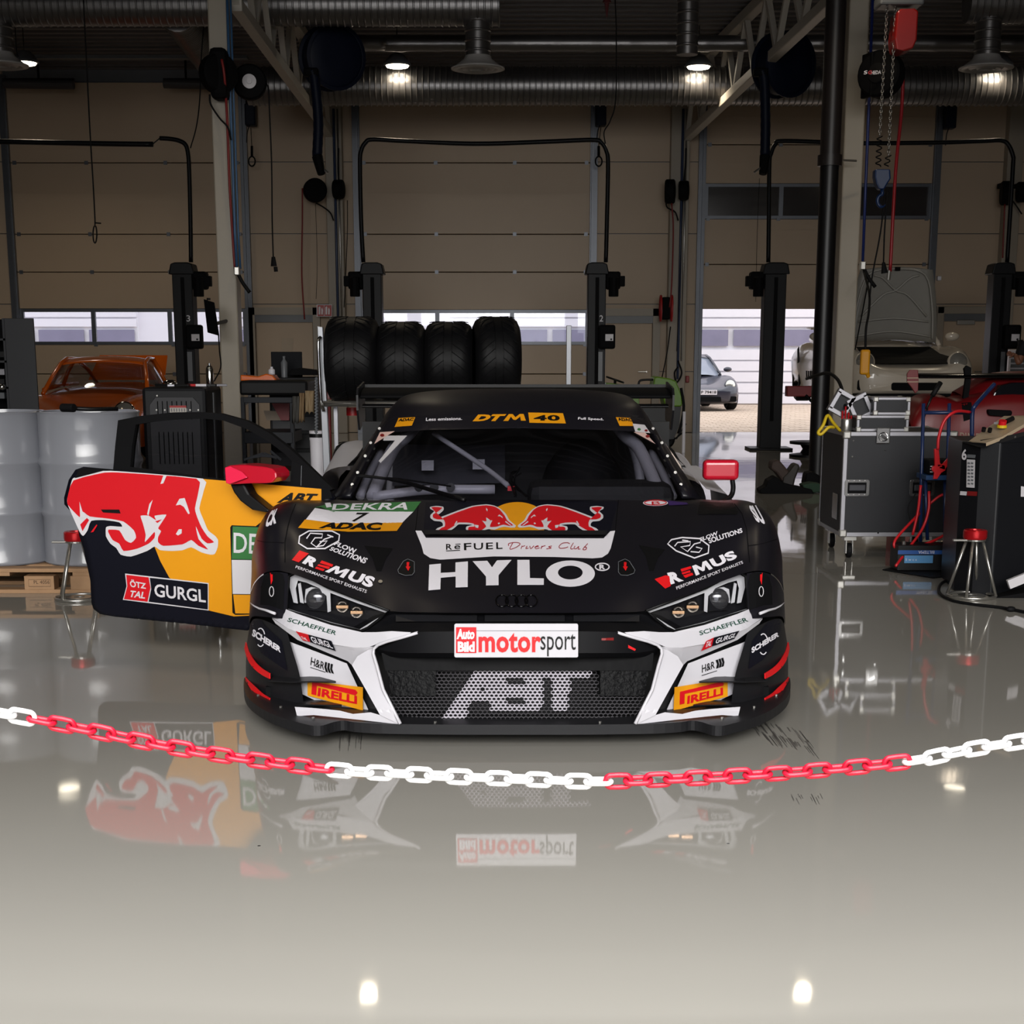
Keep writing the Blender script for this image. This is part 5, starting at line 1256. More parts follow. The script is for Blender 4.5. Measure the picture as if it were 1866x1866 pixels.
MB().bb(FX0 - .003, FX0, FY0 + .12, FY0 + .28, .25, .42).build('side_dish', M_dish, fc_, bevel=.001)
for px, py in ((1555, 803), (1553, 832), (1613, 820), (1600, 971)):
    c = PY(px, py, FY0); MB().cyl((c.x, FY0 - .003, c.z), (c.x, FY0, c.z), .006, 8).build('screw', M_chrome, fc_)
for x, y in ((FX0 + .08, FY0 + .08), (FX0 + .08, FY1 - .1), (FX1 - .08, FY0 + .08), (FX1 - .08, FY1 - .1)):
    k = MB().cyl((x - .016, y, .05), (x + .016, y, .05), .05, 20).build('castor_wheel', M_rubber, fc_, bevel=.006)
    MB().cyl((x - .019, y, .05), (x + .019, y, .05), .018, 12).build('hub', M_steel, k)
    MB().bb(x - .024, x - .018, y - .02, y + .03, .03, .12).bb(x + .018, x + .024, y - .02, y + .03, .03, .12).bb(x - .04, x + .04, y - .04, y + .045, .12, .15).build('fork', M_steel, k)
a = PY(1561, 785, 10.44); b = PY(1657, 757, 10.44)
flight_case('flight_case', a.x, b.x, 10.44, 10.75, FZ1 + .001, b.z, 'small black flight case lying on the large one, under another', e=.018, group='small flight cases on the large case')
a2 = PY(1592, 753, 10.46); b2 = PY(1660, 724, 10.46)
flight_case('flight_case', a2.x, b2.x, 10.46, 10.72, b.z + .002, b2.z, 'small flight case topmost of the stack, beside the trolley', e=.018, group='small flight cases on the large case')
M_grey2 = mat('case_grey', '6f6f75', .45, metal=.3)
for (px, py, rz, lab, w) in ((1567, 742, .45, 'tilted open case lid propped left of the stacked flight cases', .14), (1533, 735, -.5, 'tilted grey case piece leaning at the left of the pile', .13)):
    c = PY(px, py, 10.6); o = thing('case_lid', lab, 'case lid', c, group='tilted case lids')
    M_ = MB()
    for dx2, dz2, ww2, hh2 in ((0, .065, w, .03), (0, -.065, w, .03), (-w / 2 + .014, 0, .028, .13), (w / 2 - .014, 0, .028, .13)):
        cc = Vector((dx2 * cos(rz) - dz2 * sin(rz), 0, dx2 * sin(rz) + dz2 * cos(rz)))
        M_.box(c + cc, (ww2, .06, hh2), ry=-rz)
    M_.build('lid_frame', M_alu, o, bevel=.003)
    MB().box(c + Vector((0, .015, 0)), (w - .03, .03, .12), ry=-rz).build('lid_panel', M_case, o)
# pump canister with red fittings, yellow strap hook
c = PY(1542, 787, 10.55); cx_, cy_ = c.x, c.y
o = thing('fuel_canister', 'bright metal canister with red fittings on the large flight case', 'canister', (cx_, cy_, FZ1))
MB().lathe([(.001, 0), (.036, 0), (.038, .006), (.038, .07), (.034, .078), (.001, .078)], (cx_, cy_, FZ1 + .001), n=20).build('canister_body', M_steel, o, smooth=True, auto=40)
for k, (u, h2_) in enumerate(((-.03, .13), (-.01, .16), (.012, .12), (.03, .10))):
    MB().cyl((cx_ + u, cy_, FZ1 + .075), (cx_ + u, cy_, FZ1 + h2_), .007, 8).build('fitting', mat('anodised_red', 'b3141c'), o)
MB().tube(spline([(cx_ + .0, cy_, FZ1 + .15), PY(1540, 740, 10.6), PY(1535, 712, 10.7), PY(1525, 690, 10.9), PY(1505, 680, 11.2), PY(1470, 690, 12)], 5), .012, 8).build('hose', M_rubber, o, smooth=True)
M_yel = mat('yellow_strap', 'd1b21a', .5)
tag(MB().tube(spline([PY(1531, 785, 10.5), PY(1518, 770, 10.45), PY(1508, 757, 10.42), PY(1500, 775, 10.38), PY(1491, 788, 10.38), PY(1497, 791, 10.38), PY(1510, 779, 10.38), PY(1520, 779, 10.42)], 5), .011, 6).build('strap_hook', M_yel, smooth=True), 'yellow strap with a hook hanging over the large flight case corner', 'strap')

# charger trolley
TY = 10.0
tro = thing('charger_trolley', 'dark blue tubular battery charger trolley with a red clamp', 'trolley', PZ(1710, 1030, 0.0))
tb = lambda pts, r=.012, nm='frame_tube', m=M_blue, n=8, par=None: MB().tube(pts, r, n).build(nm, m, par or tro, smooth=True)
for px in (1683, 1730): tb([PY(px, 735, TY), PY(px - 4, 870, TY), PY(px - 6, 1005, TY)])
tb([PY(1690, 984, TY - .03), PY(1686, 866, TY - .03)]); tb([PY(1722, 984, TY - .03), PY(1722, 866, TY - .03)])
tb([PY(1683, 752, TY), PY(1771, 752, TY)]); 
tb(spline([PY(1771, 800, TY), PY(1772, 752, TY), PY(1778, 738, TY), PY(1797, 716, TY + .1), PY(1812, 700, TY + .15)], 5), .014)
tb([PY(1688, 745, TY), PY(1700, 718, TY + .03)], .008, m=M_black); tb([PY(1699, 721, TY + .03), PY(1714, 697, TY + .06)], .016, 'grip', M_rubber)
MB().bb(PY(1684, 850, TY).x, PY(1740, 850, TY).x, TY - .12, TY + .08, zY(862, TY), zY(836, TY)).build('charger', M_matt, tro, bevel=.01)
MB().bb(PY(1678, 850, TY).x, PY(1736, 850, TY).x, TY - .14, TY + .1, zY(872, TY), zY(863, TY)).build('tray', mat('tray_blue', '123a66', .4), tro, bevel=.004)
for k in range(3): MB().bb(PY(1686, 850, TY).x, PY(1694 + k * 2, 850, TY).x, TY - .1225, TY - .12, zY(848 + k * 5, TY), zY(846.5 + k * 5, TY)).build('charger_marking', M_silver, tro)
for px in (1690, 1728): wheel(tro, PY(px, 1000, TY + .08) + Vector((0, 0, .0)), .05, .03, .03, nm='trolley_wheel') if False else None
M_cred = mat('cable_red', 'c01620', .4)
cl_ = MB(); YC = TY - .16
for poly in ([(1703,818),(1711,818),(1713,843),(1718,851),(1704,851)], [(1737,826),(1741,829),(1727,848),(1722,856),(1711,853)], [(1700,850),(1712,846),(1722,848),(1723,857),(1715,862),(1708,873),(1701,873),(1703,862),(1698,856)]):
    cl_.prism([PY(x, y, YC) for x, y in poly], (0, .025, 0))
cl_.build('clamp', mat('clamp_red', 'd4121c', .4), tro, bevel=.002)
rc = lambda P, nm='red_cable', m=M_cred, r=.009: MB().tube(spline([PY(*p) for p in P], 6), r, 7).build(nm, m, tro, smooth=True)
rc([(1709,820,YC),(1711,795,YC),(1722,765,YC),(1742,750,YC+.02),(1768,751,TY-.02)], r=.010)
rc([(1678,884,TY-.05),(1673,930,TY-.05),(1663,975,TY-.05)]); rc([(1693,895,TY-.08),(1692,930,TY-.1),(1680,965,TY-.12),(1655,1000,TY-.2),(1632,1032,TY-.3)])
rc([(1676,935,TY),(1650,962,TY-.1),(1631,985,TY-.15),(1632,998,TY-.16),(1655,1000,TY-.14),(1700,986,TY-.1),(1735,965,TY),(1745,945,TY)]); rc([(1694,918,TY),(1716,902,TY),(1745,896,TY)]); rc([(1731,905,TY),(1738,925,TY),(1748,945,TY)])
rc([(1672,1002,TY-.1),(1700,992,TY),(1742,986,TY)], 'black_cable', M_rubber, .007); rc([(1668,900,TY+.05),(1655,925,TY+.05),(1660,955,TY+.05)], 'black_cable', M_rubber, .004)
rc([(1690,745,TY),(1680,775,TY),(1682,810,TY)], 'black_cable', M_rubber, .006)
# battery on a mat
BT = 9.75
bm_ = thing('car_battery', 'black car battery with a blue label on a dark mat', 'battery', PZ(1680, 1045, 0))
x0 = PY(1635, 1030, BT).x; x1 = PY(1724, 1030, BT).x
MB().bb(x0, x1, BT, BT + .2, .012, .17).build('battery_case', M_black, bm_, bevel=.004)
MB().bb(x0 + .0, x1, BT - .002, BT, .115, .14).build('blue_band', mat('band_blue', '1c4a8c', .4), bm_)
MB().bb(PY(1648, 1015, BT).x, PY(1700, 1015, BT).x, BT - .003, BT, .06, .108).build('label_panel', mat('label_blue', '4f86b5', .4), bm_)
flat_text('lettering', 'BILTEMA', (PY(1702, 1015, BT).x, BT - .003, .137), (-.1, 0, 0), (0, 0, -.018), M_silver, bm_)
flat_text('lettering', '5 w c s', (PY(1650, 1015, BT).x, BT - .004, .075), (.07, 0, 0), (0, 0, .014), M_silver, bm_)
MB().cyl((x0 + .05, BT + .06, .17), (x0 + .05, BT + .06, .19), .012, 10).build('terminal', M_steel, bm_)
tag(MB().prism([PZ(1608, 1039, .003), PZ(1700, 1054, .003), PZ(1752, 1048, .003), PZ(1700, 1020, .003)], (0, 0, .006)).build('floor_mat', M_rubber), 'thin black rubber mat under the car battery', 'mat')

# tall console at the right edge
CY0 = 8.85
con = thing('lift_console', 'tall black workshop console numbered 6 at the right edge', 'console', (PY(1800, 1000, CY0).x, CY0 + .3, 0))
pl_ = [PY(1748, 900, CY0 + .14), PY(1782, 900, CY0), PY(1818, 900, CY0 - .05), PY(1960, 900, CY0 + .15), PY(1960, 900, CY0 + .15) + Vector((0, .5, 0)), PY(1746, 900, CY0 + .25) + Vector((.05, .45, 0))]
zt = zY(806, CY0)
M_con = mat('console_black', '111216', .4, spec=.35)
MB().prism([(p.x, p.y, .0) for p in pl_], (0, 0, zt)).build('cabinet', M_con, con, bevel=.008)
MB().grid([[(pl_[1].x, pl_[1].y, zt), (pl_[2].x, pl_[2].y, zt), (pl_[3].x, pl_[3].y, zt)], [(pl_[1].x, pl_[1].y + .02, zt + .012), (pl_[2].x, pl_[2].y + .02, zt + .03), (pl_[3].x, pl_[3].y + .02, zt + .12)]]).build('bezel', M_con, con)
M_beige = mat('beige_panel', 'a8957c', .5)
ctop = [PY(1766, 803, CY0 + .1), PY(1797, 807, CY0 - .08), PY(1828, 795, CY0 - .03), PY(1885, 762, CY0 + .1), PY(1870, 757, CY0 + .35), PY(1829, 758, CY0 + .42)]
MB().prism(ctop, (0, 0, -.02)).build('control_panel', M_beige, con, bevel=.002, label='sloping beige control panel')
MB().prism([PY(1752, 805, CY0 + .13), PY(1797, 808, CY0 - .1), PY(1797, 814, CY0 - .1), PY(1785, 815, CY0 - .05)], (0, .03, 0)).build('visor', M_con, con)
for px, py in ((1792, 786), (1803, 787)):
    p = PY(px, py, CY0 + .12); MB().cyl(p, p + Vector((0, -.01, .02)), .012, 12).build('knob', M_black, con)
p = PY(1826, 776, CY0 + .12); MB().cyl(p, p + Vector((0, -.01, .03)), .022, 14).build('emergency_button', M_red, con); MB().cyl(p + Vector((0, .004, -.01)), p + Vector((0, .002, .006)), .028, 14).build('button_ring', M_yel, con)
MB().cyl(PY(1834, 768, CY0 + .2), PY(1846, 762, CY0 + .22), .014, 10).build('grip_switch', M_black, con)
MB().box(PY(1820, 771, CY0 + .2), (.05, .02, .012), rz=.4).build('toggle', M_white, con)
Yf = lambda x: (CY0 + .14 * (1 - (x - 1748) / 34) if x < 1790 else CY0 - .05 + .2 * (x - 1818) / 142)
ft = lambda px, py, w, h, txt, m, Yo=0, bold=.02: flat_text('lettering', txt, PY(px, py, CY0 + Yo), (w, -w * .35, 0), (0, 0, h), m, con, bold=bold)
flat_text('lettering', '6', PY(1752, 838, Yf(1752) - .004), PY(1761, 838.5, Yf(1761) - .004) - PY(1752, 838, Yf(1752) - .004), (0, 0, .062), M_silver, con, bold=.03)
qd = lambda x0, y0, x1, y1, Ya, Yb, m, nm, dp=0: MB().prism([PY(x0, y0, Yf(x0) - .003 - dp), PY(x1, y0 + 1, Yf(x1) - .003 - dp), PY(x1 - 1, y1 + 1, Yf(x1) - .003 - dp), PY(x0 - 1, y1, Yf(x0) - .003 - dp)], (0, .003, 0)).build(nm, m, con)
qd(1762, 837, 1777, 888, CY0 + .13, CY0 + .02, M_silver, 'instruction_sheet'); qd(1763, 828, 1778, 834, CY0 + .13, CY0 + .02, M_greytrim, 'label_strip')
for k in range(7):
    for j in range(2): qd(1764 + j * 6, 842 + k * 6.2, 1768 + j * 6, 845 + k * 6.2, CY0 + .115 - j * .045, CY0 + .09 - j * .045, M_greytrim, 'print_mark', .003)
qd(1750, 895, 1762, 902, CY0 + .22, CY0 + .13, M_silver, 'maker_plate'); qd(1763, 895, 1781, 903, CY0 + .12, CY0 - .005, mat('deep_red', '7d1515'), 'maker_plate')
qd(1861, 805, 1880, 828, CY0 - .02, CY0 + .0, mat('sign_blue', '1d4f95', .4), 'blue_sign'); qd(1862, 836, 1880, 855, CY0 - .02, CY0, M_greytrim, 'label_plate'); qd(1861, 865, 1880, 905, CY0 - .02, CY0, M_silver, 'label_plate')
for px, py in ((1849, 796), (1841, 932)): p = PY(px, py, CY0 + .0); MB().cyl(p + Vector((0, -.01, 0)), p + Vector((0, .03, 0)), .006, 8).build('screw', M_chrome, con)
# floor cable with a joint in front of the console, wheel chock
cab = thing('floor_cable', 'black cable lying on the floor around the right jack stand', 'cable', PZ(1770, 1100, 0))
MB().tube(spline([PZ(1739, 1052, .01), PZ(1716, 1063, .01), PZ(1712, 1080, .01), PZ(1735, 1094, .01), PZ(1780, 1102, .01), PZ(1830, 1108, .01), PZ(1880, 1118, .01)], 8), .0085, 8).build('cable', M_rubber, cab, smooth=True)
p = PZ(1842, 1110, .014); MB().sph(p, .02, 12, 8, (1.3, 1, .8)).build('plug', M_rubber, cab, smooth=True)
p = PZ(1830, 1062, 0); tag(MB().prism([(p.x - .16, p.y, 0), (p.x - .14, p.y - .02, .09), (p.x - .02, p.y - .02, .09), (p.x + .0, p.y, .0)], (0, .16, 0)).build('wheel_chock', M_rubber, bevel=.004), 'black ribbed rubber block at the foot of the console', 'chock')
rp = thing('drive_ramp', 'black ramp end lying on the floor at the right edge', 'ramp', PZ(1850, 1092, 0))
p = PZ(1840, 1090, 0); MB().prism([(p.x - .1, p.y, 0), (p.x + .5, p.y, 0), (p.x + .5, p.y, .1)], (0, .3, 0)).build('ramp_wedge', M_matt, rp, bevel=.003)
MB().box(PZ(1862, 1055, .12), (.16, .03, .05), ry=-.4).build('ramp_label', M_silver, rp)
# scuffs on the floor right of the splitter
M_scuff = mat('rubber_scuff', '55524f', .5)
rnd = random.Random(5)
sc_ = MB()
for k in range(46):
    x = 1372 + rnd.uniform(0, 100); y = 1312 + (x - 1372) * .28 + rnd.uniform(-8, 22); L_ = rnd.uniform(8, 26); w_ = rnd.uniform(.4, 1.3)
    q = [PZ(x, y, .0012), PZ(x + w_ * 2, y, .0012), PZ(x + L_ * .8 + w_, y + L_, .0012), PZ(x + L_ * .8, y + L_, .0012)]; sc_.add(q, [(0, 1, 2, 3)])
for k in range(14):
    x = 1440 + rnd.uniform(0, 60); y = 1446 + rnd.uniform(0, 10); L_ = rnd.uniform(5, 16); q = [PZ(x, y, .0012), PZ(x + 1, y, .0012), PZ(x + L_ * .5 + .6, y + L_, .0012), PZ(x + L_ * .5, y + L_, .0012)]; sc_.add(q, [(0, 1, 2, 3)])
for k in range(16):
    x = 600 + rnd.uniform(0, 60); y = 1332 + rnd.uniform(0, 12); L_ = rnd.uniform(8, 30); q = [PZ(x, y, .0012), PZ(x + .8, y, .0012), PZ(x - 1, y + L_, .0012), PZ(x - 1.8, y + L_, .0012)]; sc_.add(q, [(0, 1, 2, 3)])
tag(sc_.build('rubber_scuffs', M_scuff, fix=False), 'dark rubber scuff marks on the floor beside the splitter', 'scuff marks', kind='stuff')
# ================================================================== LIFTS
LY = 22.2
def lift_post(o, xl, xr, s, num=None, box=True, low_y=None):
    """one post; s = +1 motor on the right side"""
    x0, x1 = PY(xl, 640, LY).x, PY(xr, 640, LY).x; zt_ = zY(478, LY)
    post = MB().bb(x0, x1, LY, LY + .3, 0.02, zt_ - .1).build('post', M_lift, o, bevel=.01)
    MB().bb((x0 + x1) / 2 - .02, (x0 + x1) / 2 + .03, LY - .012, LY, .4, zt_ - .2).build('slide_channel', M_matt, post)
    MB().prism([(x0 - .04, LY - .03, zt_ - .16), (x0 - .01, LY - .03, zt_ - .02), (x0 + .05, LY - .03, zt_), (x1 - .05, LY - .03, zt_), (x1 + .01, LY - .03, zt_ - .02), (x1 + .04, LY - .03, zt_ - .16)], (0, .36, 0)).build('head_cover', M_lift, o, bevel=.02)
    MB().bb(x0 - .15, x1 + .15, LY - .12, LY + .42, 0, .03).build('base_plate', M_lift, o, bevel=.005)
    xm = x1 if s > 0 else x0
    m_ = MB().bb(xm + s * .0, xm + s * .2, LY - .02, LY + .2, zt_ - .36, zt_ - .12).build('motor_box', M_matt, o, bevel=.03)
    MB().cyl((xm + s * .1, LY - .06, zt_ - .46), (xm + s * .1, LY - .06, zt_ - .2), .07, 12).build('motor', M_matt, m_, bevel=.01)
    MB().box((xm + s * .22, LY + .05, zt_ - .25), (.08, .12, .14)).build('junction_box', M_matt, m_, bevel=.01)
    if box:
        a, b = (zY(636, LY), zY(592, LY))
        c = MB().bb(xm - s * .1, xm + s * .13, LY - .14, LY + .02, a, b).build('control_box', M_matt, o, bevel=.03)
        MB().bb(xm + s * .04 - .05, xm + s * .04 + .06, LY - .146, LY - .14, a + .11, a + .2).build('switch_label', M_silver, c)
        MB().cyl((xm + s * .07, LY - .16, a + .13), (xm + s * .07, LY - .14, a + .13), .014, 8).build('knob', M_black, c)
        MB().bb(x0 + (x1 - x0) * .55, x0 + (x1 - x0) * .85, LY - .006, LY, .95, 1.35).build('notice_strip', M_greytrim, o)
    if num: flat_text('lettering', num, (x0 + (x1 - x0) * .66, LY - .012, zY(586, LY)), (.05, 0, 0), (0, 0, .085), M_silver, o, bold=.01)
def hose(o, pts, r=.03, nm='crossover_hose'):
    MB().tube(spline([PY(x, y, LY + .1) for x, y in pts], 6), r, 8).build(nm, M_lift, o, smooth=True)
l3 = thing('two_post_lift', 'black two post car lift numbered 3 behind the left column', 'car lift', PY(336, 820, LY)); l3.location.z = 0; WLOC[l3.name] = Vector(l3.location)
lift_post(l3, 319, 355, 1, '3')
hose(l3, [(348,478),(347,400),(345,320),(343,283),(338,264),(325,256),(308,253),(291,252)]); hose(l3, [(279,263),(200,262),(100,260),(0,258),(-120,258)], .035)
MB().tube(spline([PY(x, y, LY) for x, y in ((291,252),(285,257),(279,262))], 3), .008, 6).build('broken_cable', M_black, l3)
l2 = thing('two_post_lift', 'black two post car lift numbered 2 behind the tyres', 'car lift', PY(880, 820, LY)); l2.location.z = 0; WLOC[l2.name] = Vector(l2.location)
lift_post(l2, 663, 697, -1, None, False); lift_post(l2, 1070, 1103, 1, '2')
hose(l2, [(662,478),(658,400),(656,300),(658,275),(666,260),(680,254),(740,257),(868,262),(1000,258),(1080,255),(1096,260),(1105,275),(1108,300),(1106,400),(1104,478)])
l4 = thing('two_post_lift', 'black two post car lift carrying the white car with its bonnet up', 'car lift', PY(1620, 820, LY)); l4.location.z = 0; WLOC[l4.name] = Vector(l4.location)
lift_post(l4, 1390, 1429, -1, None, False); lift_post(l4, 1803, 1837, 1, None, True)
hose(l4, [(1400,478),(1401,400),(1402,300),(1405,280),(1413,263),(1430,257),(1560,261),(1700,260),(1790,257),(1825,256),(1838,265),(1846,285),(1846,300),(1840,400),(1835,478)])
arm = MB().bb(PY(1430, 716, LY).x, PY(1484, 716, LY).x + .3, LY - .2, LY, zY(722, LY), zY(703, LY)).build('lift_arm', mat('lift_arm_red', '8a1218', .4), l4, bevel=.01, label='red lift arm')
MB().bb(PY(1780, 716, LY).x, PY(1815, 716, LY).x, LY - .2, LY, zY(722, LY), zY(703, LY)).build('lift_arm', MATS['lift_arm_red'], l4, bevel=.01, label='red lift arm')
MB().tube(spline([PY(1468, 720, LY - .2), PY(1485, 735, LY - .2), PY(1510, 735, LY - .3)], 5), .02, 8).build('arm_cable', M_rubber, l4, smooth=True)

# ================================================================== hose reels, hoses, cables
def reel(px, py, Y, r, w, face, label, m=M_matt, name='hose_reel', group=None):
    """drum reel; face: direction of its axle"""
    c = PY(px, py, Y); f = Vector(face).normalized()
    o = thing(name, label, 'hose reel', c, group=group)
    MB().lathe([(.001, -w / 2), (r * .9, -w / 2), (r, -w / 2 + .02), (r, w / 2 - .02), (r * .9, w / 2), (r * .45, w / 2 + .01), (.001, w / 2 + .01)], c, f, 28).build('reel_case', m, o, smooth=True, auto=35)
    return o, c, f
def hang(name, label, cat, pts, r, m, Y, parent=None, n=7, hook=None):
    P = [PY(p[0], p[1], p[2] if len(p) > 2 else Y) for p in pts]
    o = MB().tube(spline(P, 6), r, n).build(name, m, parent, smooth=True)
    if parent is None: tag(o, label, cat)
    return o
# left column reel pair
o, c, f = reel(398, 134, 17.4, .20, .16, (.8, -1, 0), 'black hose reel with a red hose on the left column')
MB().bb(c.x - .08, c.x + .1, c.y - .1, c.y + .15, c.z - .26, c.z + .25).build('reel_housing', M_matt, o, bevel=.05)
hang('red_hose', '', '', [(404,108,17.3),(409,140,17.3),(414,220,17.45),(418,330,17.5),(424,430,17.55),(428,490,17.55)], .014, mat('hose_dull_red', '7f1d1c', .5), 17.4, o)
hang('supply_hose', '', '', [(382,172),(384,190),(400,215),(415,232),(421,255)], .010, M_rubber, 17.4, o)
o, c, f = reel(455, 150, 17.9, .185, .12, (.1, -1, 0), 'round black cable reel with a pale hub right of the left column')
MB().lathe([(.07, 0), (.075, .012), (.03, .016), (.028, .03), (.001, .03)], c + f * .065, f, 20).build('hub_label', M_silver, o, smooth=True, auto=30)
hang('cable', '', '', [(480,150),(489,160),(491,200),(495,300),(496,400),(498,470)], .008, M_rubber, 17.9, o)
MB().cyl(PY(498, 468, 17.9), PY(499, 485, 17.9), .02, 8, .035).build('plug', M_rubber, o); MB().cyl(PY(502, 486, 17.9), PY(503, 495, 17.9), .022, 8).build('plug_cap', M_rubber, o)
# blue air pipes on the left column and the right column
for nm, pp, Y, lab in (('air_pipe', [(414,0),(418,130),(424,300),(428,420),(432,490)], 17.5, 'blue compressed air pipes running down the left column'), ('air_pipe', [(1590,0),(1583,200),(1577,350),(1572,480)], 17.5, 'dark blue compressed air pipe running down the right column')):
    o = thing(nm, lab, 'pipe', PY(pp[0][0], 0, Y))
    M_bp = mat('pipe_blue', '3a5f86', .4) if pp[0][0] < 1000 else mat('pipe_dark_blue', '1c2c6b', .4)
    MB().tube([PY(x, y, Y) for x, y in pp], .016, 8).build('pipe', M_bp, o, smooth=True)
    if pp[0][0] < 1000: MB().tube([PY(x + 6, y, Y + .05) for x, y in pp], .012, 8).build('pipe', M_bp, o, smooth=True)
    e = pp[-1]; MB().bb(PY(e[0] - 5, e[1], Y).x, PY(e[0] + 5, e[1], Y).x, Y - .04, Y + .04, zY(e[1] + 12, Y), zY(e[1] - 4, Y)).build('regulator', M_steel, o, bevel=.01)
    MB().tube(spline([PY(e[0], e[1] + 5, Y), PY(e[0] + 10, e[1] + 25, Y), PY(e[0] + 23, e[1] + 43, Y)], 5), .02, 8).build('coupling_hose', M_rubber, o, smooth=True)
# blue exhaust reels with hoses
M_reelb = mat('reel_navy', '0a1226', .5, spec=.2)
for px, py, Y, hx, lab, sgn in ((605, 105, 21, (573,580,578,580), 'large dark blue exhaust hose reel left of the central gate', 1), (1428, 118, 21, (1392,1395,1394,1396), 'large dark blue exhaust hose reel behind the right truss', 1)):
    o, c, f = reel(px, py, Y, .36, .3, (.55, -1, -.1), lab, M_reelb, 'exhaust_reel', 'dark blue exhaust hose reels')
    MB().lathe([(.36, 0), (.40, .01), (.40, .03), (.36, .04)], c + f * .12, f, 32).build('flange', M_reelb, o, smooth=True, auto=30); MB().lathe([(.36, 0), (.40, .01), (.40, .03), (.36, .04)], c - f * .16, f, 32).build('flange', M_reelb, o, smooth=True, auto=30)
    top = PY(hx[0], 140, Y - .3)
    hs_ = MB(); P = spline([PY(hx[0] - 4, 128, Y - .3), PY(hx[0] + 1, 150, Y - .3), PY(hx[1], 220, Y - .3), PY(hx[2], 285, Y - .3)], 8); hs_.tube(P, [.062 + .004 * (i % 2) for i in range(len(P))], 10)
    hs_.build('exhaust_hose', M_reelb, o, smooth=True)
    MB().box(PY(hx[0] - 6, 132, Y - .3), (.18, .12, .1)).build('hose_guide', M_matt, o, bevel=.02)
    MB().cyl(PY(hx[2], 284, Y - .3), PY(hx[3] - (6 if px > 1000 else -6), 318, Y - .35), .07, 10, .05).build('nozzle', M_matt, o, bevel=.01)
    MB().tube([PY(hx[3] - 2, 300, Y - .35), PY(hx[3] + (18 if px < 1000 else -22), 318 - 3, Y - .35)], .015, 6).build('nozzle_clip', M_steel, o)
    if px < 1000:
        MB().tube(spline([PY(700, 79, 22.2), PY(640, 79, 22), PY(606, 80, 21.5), PY(598, 88, 21)], 5), .09, 12).build('duct_elbow', M_galv, o, smooth=True)
# hose reels on the rear wall
RW = 26.5
def small_reel(px, py, r, label, red=None, sup=None, side=False, extra=None):
    o, c, f = reel(px, py, RW, r, .16, (1, -.15, 0) if side else (.25, -1, 0), label)
    MB().bb(c.x - .06, c.x + .06, c.y, RW + .3, c.z + r * .5, c.z + r * .9).build('wall_bracket', M_matt, o)
    if red: hang('red_hose', '', '', red, .013, mat('hose_dull_red', '7f1d1c', .5), RW - .1, o)
    if sup: hang('supply_hose', '', '', sup, .012, M_rubber, RW + .1, o)
    return o
small_reel(574, 347, .19, 'black hose reel left of the central gate with a thin red hose', [(551,343),(551,400),(550,500),(555,582)], [(576,370),(590,378),(602,388),(608,402)])
small_reel(617, 345, .15, 'small black cable reel at the left rear wall column', None, [(617,330),(616,300),(617,270)], True)
small_reel(1221, 349, .19, 'black hose reel left of the open gate with a red hose', [(1224,370),(1227,420),(1224,520),(1220,560)], [(1213,365),(1216,378),(1230,386),(1236,402)], True)
small_reel(1246, 347, .15, 'small black cable reel beside the open gate', None, [(1246,332),(1249,300),(1250,270)], True)
small_reel(1833, 352, .19, 'black hose reel at the right edge with a red hose', [(1831,372),(1829,420),(1827,470)], [(1840,360),(1850,372),(1862,390)], True)
small_reel(1862, 350, .16, 'black cable reel cut by the right edge', None, None, True)
for pts, r, m, Y, lab in (([(633,365),(633,420),(630,500),(627,560)], .007, M_rubber, RW, 'thin black cable hanging beside the left wall column'),
    ([(575,370),(578,480),(576,545)], .004, M_rubber, RW, 'thin grey cord hanging beside the thin red hose'),
    ([(1245,365),(1241,450),(1237,560),(1233,640)], .006, M_rubber, RW, 'thin black cable hanging beside the open gate'),
    ([(1384,325),(1380,420),(1377,550)], .004, M_rubber, RW, 'thin cord hanging in front of the raised gate'),
    ([(152,0),(157,100),(164,240),(170,340),(173,400),(173,410)], .008, M_rubber, 18, 'long black cable with a loop hanging at the upper left'),
    ([(378,-30),(367,100),(364,180),(358,230),(347,270)], .008, M_rubber, 21, 'black cable running up from the broken lift hose'),
    ([(1121,0),(1123,60),(1122,180),(1112,220),(1101,240),(1103,262)], .008, M_rubber, 21, 'thin black cable hanging from the ceiling to the second lift'),
    ([(24,-30),(27,42),(30,90),(33,104)], .007, M_rubber, 20.5, 'short cord above the lamp at the upper left')):
    o = hang('hanging_cable', lab, 'cable', pts, r, m, Y)
    if 'loop' in lab:
        P = [PY(173 + 3.5 * sin(t) , 427 - 16 * cos(t), 18) for t in [2 * pi * k / 16 for k in range(16)]]; q = MB().tube(P, .008, 6, closed=True).build('loop', m, o, smooth=True)
        MB().tube([PY(172, 406, 18), PY(184, 407, 18)], .008, 6).build('hook', m, o)
